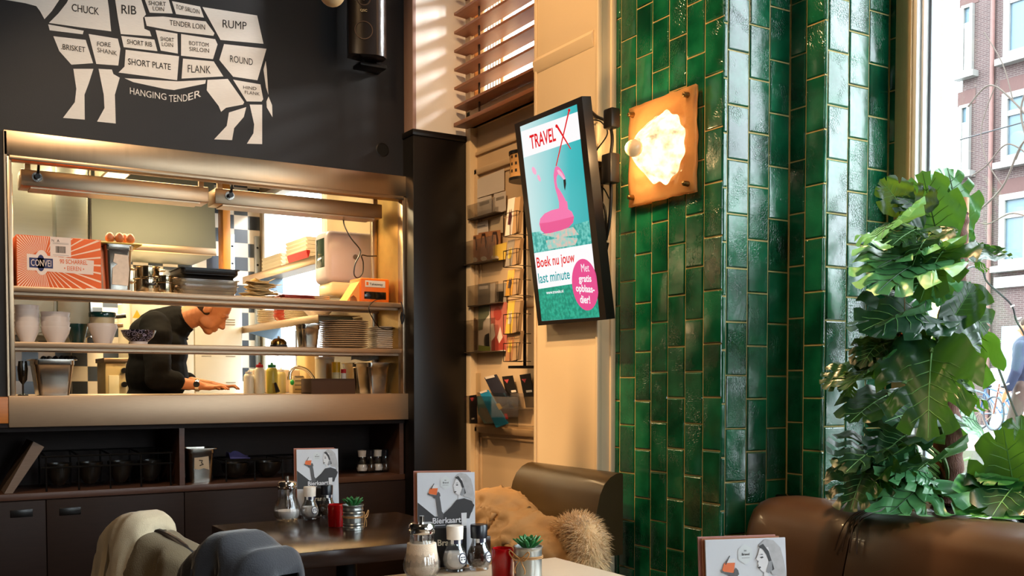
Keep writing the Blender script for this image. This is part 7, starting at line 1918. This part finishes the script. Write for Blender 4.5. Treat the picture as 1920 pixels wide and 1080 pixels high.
# second, low plant at the right end of the sill
cal = thing('broad_leaf_plant', 'low plant with broad striped leaves at the right end of the sill', 'plant', tuple(onz(1935, 962, ZS)))
c0 = Vector(cal.location)
def striped_material():
    m_, nt, b = newmat('striped_broad_leaf'); L = nt.links; out = nt.nodes['Material Output']; tc = N(nt, 'ShaderNodeTexCoord')
    wv = N(nt, 'ShaderNodeTexWave', i_Scale=9.0, i_Distortion=2.5); wv.bands_direction = 'DIAGONAL'; L.new(tc.outputs['Object'], wv.inputs['Vector'])
    cr = N(nt, 'ShaderNodeValToRGB'); cr.color_ramp.elements[0].color = lin('#1f5f2e'); cr.color_ramp.elements[1].color = lin('#5fa350'); L.new(wv.outputs['Color'], cr.inputs[0])
    L.new(cr.outputs[0], b.inputs['Base Color']); b.inputs['Roughness'].default_value = .3
    tl = N(nt, 'ShaderNodeBsdfTranslucent'); tl.inputs['Color'].default_value = lin('#8fc040'); ms = N(nt, 'ShaderNodeMixShader'); ms.inputs[0].default_value = .25
    L.new(b.outputs[0], ms.inputs[1]); L.new(tl.outputs[0], ms.inputs[2]); L.new(ms.outputs[0], out.inputs['Surface'])
    return m_
STRP = striped_material()
for k, (b_, t_, tw, nm, sz, kd, mt2) in enumerate((((1905, 930), (1885, 840), .10, (1, -.2, .4), 1.25, 3, LEAFM), ((1910, 880), (1919, 800), .05, (1, .2, .3), 1.3, 3, LEAFM), ((1885, 905), (1822, 952), -.02, (.8, -.3, .6), 1.0, 3, STRP), ((1890, 890), (1835, 890), -.04, (.7, -.2, .7), 1.0, 3, STRP), ((1908, 925), (1850, 962), .12, (.8, 0, .6), 1.25, 3, STRP), ((1915, 900), (1872, 930), .14, (.9, -.2, .5), 1.2, 3, LEAFM), ((1920, 920), (1980, 870), .05, (.8, .3, .4), 1.1, 3, LEAFM), ((1925, 940), (1990, 950), .05, (.6, .3, .8), 1.1, 3, STRP))):
    a = ony(*b_, c0.y); e = ony(*t_, c0.y); e = e + (Vector((0, 0, EYE)) - e).normalized() * tw
    leaf(cal, c0 + Vector((0, 0, .09)), a, e - a, VW * nm[0] + RT * nm[1] + Vector((0, 0, nm[2])), (e - a).length * sz, kd, mt2, seed=50 + k)
MB().lathe([(0, 0), (.05, 0), (.065, .09), (.065, .1), (.058, .1), (.05, .085), (0, .085)], c=tuple(c0), seg=22).build('flower_pot', mat('grey_flower_pot', '#5f676c', .6, var=.1), cal)
# string of fairy lights in the window
fl = thing('fairy_light_string', 'dark cable of small fairy lights hanging down the window glass', 'light string', tuple(ony(1880, 620, tb0.y + .16)))
def fy(px, py): return ony(px, py, tb0.y + .14)
MB().tube(catmull([fy(1800, 515), fy(1822, 500), fy(1842, 508), fy(1852, 530), fy(1895, 570), fy(1905, 600), fy(1918, 622), fy(1925, 640)], 6), .004, 6).build('cable', BLACKPL, fl)
MB().tube(catmull([fy(1858, 650), fy(1872, 690), fy(1885, 725), fy(1900, 765), fy(1915, 800), fy(1925, 830)], 6), .005, 6).build('cable', BLACKPL, fl)
for px, py in ((1895, 575), (1908, 598), (1885, 722), (1905, 738), (1912, 803), (1868, 680)):
    p = fy(px, py); MB().tube([p, p + Vector((.012, -.008, .006))], [.004, .003], 6).build('bulb', mat('fairy_bulb', '#d8d4c8', .2), fl)


# ================================================================== THE STREET OUTSIDE
GZ = .28; FX = 21.5
struct(MB().box(3.44, 40, -40, 60, GZ - .2, GZ).build('ground_street', mat('street_paving', '#666563', .9, var=.15, scale=2)))
m = MB()
for k in range(5): m.box(9.5 + k * .9, 9.8 + k * .9, -20, 30, GZ, GZ + .012)
struct(m.build('trim_street_bands', mat('street_band', '#7d7c7a', .9)))
def fpt(px, py): return onx(px, py, FX)
bd = thing('brick_house', 'tall red brick house across the street with white windows', 'building', (FX + 3, 8, GZ))
yE = fpt(1804, 200).y
m = MB().box(FX, FX + 8, 1.0, yE, GZ, 12.0); m.build('brick_wall', BRICK, bd, loc=None)
WF = mat('white_window_paint', '#807e7a', .5, var=.03); WG = mat('far_window_glass', '#4d626d', .35, var=.25, scale=.6)
LINT = mat('brick_lintel', '#533b37', .85, var=.2, scale=8, stretch=(1, 14, 1))
def fwin(pa, pb, pya, pyb, sill=True, bars=True):
    ya, yb_ = fpt(pb, (pya + pyb) / 2).y, fpt(pa, (pya + pyb) / 2).y
    pm = pa; z1, z0 = fpt(pm, pya).z, fpt(pm, pyb).z
    f = MB()
    fr_ = .14 if pb - pa > 40 else .07
    for bx_ in ((ya, yb_, z1 - fr_, z1), (ya, yb_, z0, z0 + fr_), (ya, ya + fr_, z0 + fr_, z1 - fr_), (yb_ - fr_, yb_, z0 + fr_, z1 - fr_)): f.box(FX - .10, FX + .02, *bx_)
    if bars: f.box(FX - .08, FX + .0, ya + fr_, yb_ - fr_, z0 + (z1 - z0) * .66, z0 + (z1 - z0) * .66 + .12).box(FX - .08, FX + .0, (ya + yb_) / 2 - .06, (ya + yb_) / 2 + .06, z0 + fr_, z0 + (z1 - z0) * .66)
    w_ = f.build('window', WF, bd)
    MB().box(FX - .04, FX - .02, ya + fr_, yb_ - fr_, z0 + fr_, z1 - fr_).build('pane', WG, w_)
    if sill: MB().box(FX - .22, FX + .02, ya - .12, yb_ + .12, z0 - .14, z0).build('window_sill', WF, w_)
    MB().box(FX - .012, FX + .01, ya - .1, yb_ + .1, z1, z1 + .34).build('lintel', LINT, w_)
fwin(1886, 1990, -40, 112); fwin(1882, 1985, 178, 306); fwin(1877, 1980, 367, 500)
fwin(1806, 1827, 14, 140, bars=True); fwin(1802, 1821, 200, 325)
fwin(2040, 2150, -20, 125); fwin(2030, 2140, 185, 310); fwin(2020, 2130, 370, 505)
z_ = fpt(1880, 530).z; MB().box(FX - .1, FX + .05, 1.0, fpt(1868, 530).y, z_ - .12, z_ + .12).build('stone_band', mat('stone_band', '#b4b0ac', .8, var=.1), bd)
MB().box(FX - .06, FX + .05, 2.0, fpt(1880, 650).y, GZ + .1, fpt(1880, 612).z).build('shop_front', mat('grey_shop_front', '#6f7478', .5, var=.1), bd)
m = MB(); z0_ = fpt(1890, 712).z; z1_ = fpt(1890, 690).z
m.box(FX - .1, FX + .02, 1.2, fpt(1862, 700).y, GZ + .0, z1_); sh_ = m.build('shutter', mat('pale_roller_shutter', '#a9b4bb', .5, var=.3, scale=30, stretch=(.1, .1, 6)), bd)
MB().cyl((FX - .06, fpt(1862, 200).y, GZ), (FX - .06, fpt(1862, 200).y, 12), .05, seg=8).build('drain_pipe', mat('drain_pipe', '#6b4d47', .6), bd)
# pale far building at the end of the street
pb_ = thing('pale_far_building', 'pale building far off behind the brick house', 'building', (24, 30, GZ))
MB().box(22, 34, 27, 40, GZ, 8.0).build('wall', mat('pale_render', '#d9d6d0', .9, var=.03), pb_); MB().box(21.8, 34.2, 26.8, 40.2, 8.0, 8.4).build('eaves', mat('pale_eaves', '#c9b9a8', .8), pb_)
# bare street tree
tr_ = thing('bare_street_tree', 'bare winter tree with thin branches in front of the brick house', 'tree', (12, 4.0, GZ))
def tp3(px, py, x=12.0): return onx(px, py, x)
TB = mat('tree_bark_grey', '#5a5048', .9, var=.2)
MB().tube(catmull([Vector((12, 4.4, GZ)), Vector((12.05, 4.5, 2.5)), tp3(1985, 330), tp3(1960, 250)], 6), [.10] * 10 + [.06] * 9, 8).build('trunk', TB, tr_)
for pts, r_ in ((((1975, 330), (1925, 262), (1880, 350), (1830, 400)), .014), (((1960, 260), (1900, 190), (1855, 160), (1815, 200)), .012), (((1940, 300), (1890, 270), (1850, 310), (1822, 330)), .010), (((1925, 262), (1915, 200), (1945, 120), (1960, 40)), .014), (((1900, 190), (1880, 120), (1845, 60)), .008), (((1880, 350), (1850, 300), (1840, 240), (1870, 150)), .008), (((1960, 420), (1900, 400), (1850, 420), (1815, 405)), .009), (((1905, 300), (1930, 230), (1925, 170)), .007)):
    MB().tube(catmull([tp3(*p) for p in pts], 8), r_, 5).build('branch', TB, tr_)
MB().tube([onx(1800, 262, 16.5), onx(1930, 226, 16.5)], .012, 5).build('overhead_wire', BLACKPL)
tag(bpy.data.objects['overhead_wire'], 'thin overhead wire crossing in front of the brick house', 'wire')
# bicycles
def bicycle(x, y, rz, label, col):
    t = thing('bicycle', label, 'bicycle', (x, y, GZ), rz=rz, group='parked bicycles')
    fm = mat('bike_frame_' + col.strip('#'), col, .4, .2); ty = mat('bike_tyre', '#3a3a3c', .7)
    for wx in (-.52, .52):
        m = MB(); m.tube([(wx + .34 * math.cos(a), 0, .35 + .34 * math.sin(a)) for a in [2 * math.pi * i / 28 for i in range(29)]], .019, 6)
        w_ = m.build('wheel', ty if wx > 0 else mat('blue_tyre', '#5a86a8', .6), t, local=True)
        m = MB()
        for k in range(12): a = 2 * math.pi * k / 12; m.tube([(wx, 0, .35), (wx + .33 * math.cos(a), 0, .35 + .33 * math.sin(a))], .003, 4)
        m.build('spokes', STEEL, w_, local=True)
    m = MB()
    for a, b_ in (((-.52, 0, .35), (-.15, 0, .33)), ((-.15, 0, .33), (-.25, 0, .85)), ((-.52, 0, .35), (-.23, 0, .75)), ((-.15, 0, .33), (.38, 0, .80)), ((-.23, 0, .75), (.36, 0, .88)), ((.34, 0, .95), (.52, 0, .35))): m.tube([a, b_], .017, 7)
    m.build('frame', fm, t, local=True)
    MB().tube(catmull([(.20, -.26, .98), (.32, -.2, 1.04), (.35, 0, 1.02), (.32, .2, 1.04), (.20, .26, .98)], 5), .012, 6).build('handlebar', STEEL, t, local=True)
    MB().ball((-.26, 0, .90), (.13, .07, .04), 12, 8).build('saddle', BLACKPL, t, local=True)
    return t
for px, py, lb, rz, c in ((1832, 805, 'parked bicycle outside, furthest left behind the plant', R(75), '#4c5c70'), (1868, 806, 'parked bicycle outside with blue tyre, second from the left', R(70), '#2f4f7a'), (1892, 810, 'parked bicycle outside, nearest the picture edge', R(66), '#7a4a3a')):
    p = onz(px, py, GZ); bicycle(p.x, p.y, rz, lb, c)
# curved metal rail and planter bin just outside
cr_ = MB().tube(catmull([onx(1818, 826, 5.2), onx(1835, 822, 5.2), onx(1856, 836, 5.2), onx(1880, 852, 5.2), onx(1905, 855, 5.2), onx(1935, 845, 5.2), Vector((5.2, .6, GZ + .02)), Vector((5.2, .55, GZ))], 6), .022, 8).build('curved_rail', mat('galvanised_rail', '#b4babd', .4, .5))
tag(cr_, 'curved galvanised tube rail outside the window', 'rail')
q = onz(1838, 960, GZ) if False else onx(1836, 850, 4.6)
bn = thing('street_planter', 'grey round planter outside behind the monstera trunk', 'planter', (q.x, q.y, GZ))
MB().lathe([(0, 0), (.10, 0), (.13, q.z - GZ), (.13, q.z - GZ + .02), (.115, q.z - GZ + .02), (.11, q.z - GZ - .03), (0, q.z - GZ - .03)], seg=22).build('pot', mat('street_planter_grey', '#7b848a', .7, var=.1), bn, local=True)
MB().ball((0, 0, q.z - GZ + .02), (.09, .09, .05), 12, 8).build('pink_flowers', mat('pink_flowers', '#c98a9c', .7, var=.4, scale=40), bn, local=True)
# passer-by at the picture edge
pq = onx(1925, 700, 11.0)
ps_ = thing('person', 'passer-by in a dark blue jacket at the right picture edge', 'person', (pq.x, pq.y, GZ), rz=R(100))
PSK = MATS['skin']
s3 = [('e', (0, 0, 1.60), (.095, .075, .115)), ('c', (0, 0, 1.42), (0, 0, 1.52), .05, .05), ('c', (0, 0, 1.35), (0, 0, .95), .12, .12), ('c', (.09, 0, 1.585), (.105, 0, 1.57), .012, .013)]
for sd in (-1, 1):
    s3 += [('c', (0, sd * .17, 1.38), (.02, sd * .23, 1.10), .05, .042), ('c', (.02, sd * .23, 1.10), (.12, sd * .22, .88), .04, .03), ('e', (.15, sd * .22, .82), (.03, .02, .05)), ('e', (0, sd * .076, 1.60), (.018, .01, .03))]
    s3 += [('c', (0, sd * .09, .92), (sd * .12, sd * .10, .48), .085, .055), ('c', (sd * .12, sd * .10, .48), (sd * .16, sd * .10, .08), .053, .035), ('c', (sd * .16, sd * .10, .045), (sd * .16 + .14, sd * .10, .035), .04, .035)]
    for k in range(4): s3.append(('c', (.155 + .004 * k, sd * .22 + (k - 1.5) * .012, .80), (.165, sd * .22 + (k - 1.5) * .012, .745), .009, .008))
    s3.append(('c', (.17, sd * .205, .84), (.195, sd * .195, .79), .010, .009))
blob('body', s3, .011, [PSK], ps_, 3)
j3 = [('c', (0, 0, 1.36), (0, 0, .90), .155, .16), ('e', (0, 0, 1.33), (.13, .20, .12))]
for sd in (-1, 1): j3 += [('c', (0, sd * .17, 1.38), (.02, sd * .235, 1.10), .07, .062), ('c', (.02, sd * .235, 1.10), (.10, sd * .225, .92), .06, .05)]
blob('jacket', j3, .014, [mat('dark_blue_jacket', '#262d45', .8, var=.15)], ps_, 3)
t3 = []
for sd in (-1, 1): t3 += [('c', (0, sd * .09, .92), (sd * .12, sd * .10, .48), .10, .07), ('c', (sd * .12, sd * .10, .48), (sd * .16, sd * .10, .12), .068, .06)]
blob('trousers', t3, .014, [mat('brown_trousers', '#4a3a34', .8, var=.15)], ps_, 3)
blob('hair', [('e', (-.015, 0, 1.635), (.095, .082, .095))], .009, [HAIR], ps_, 2)
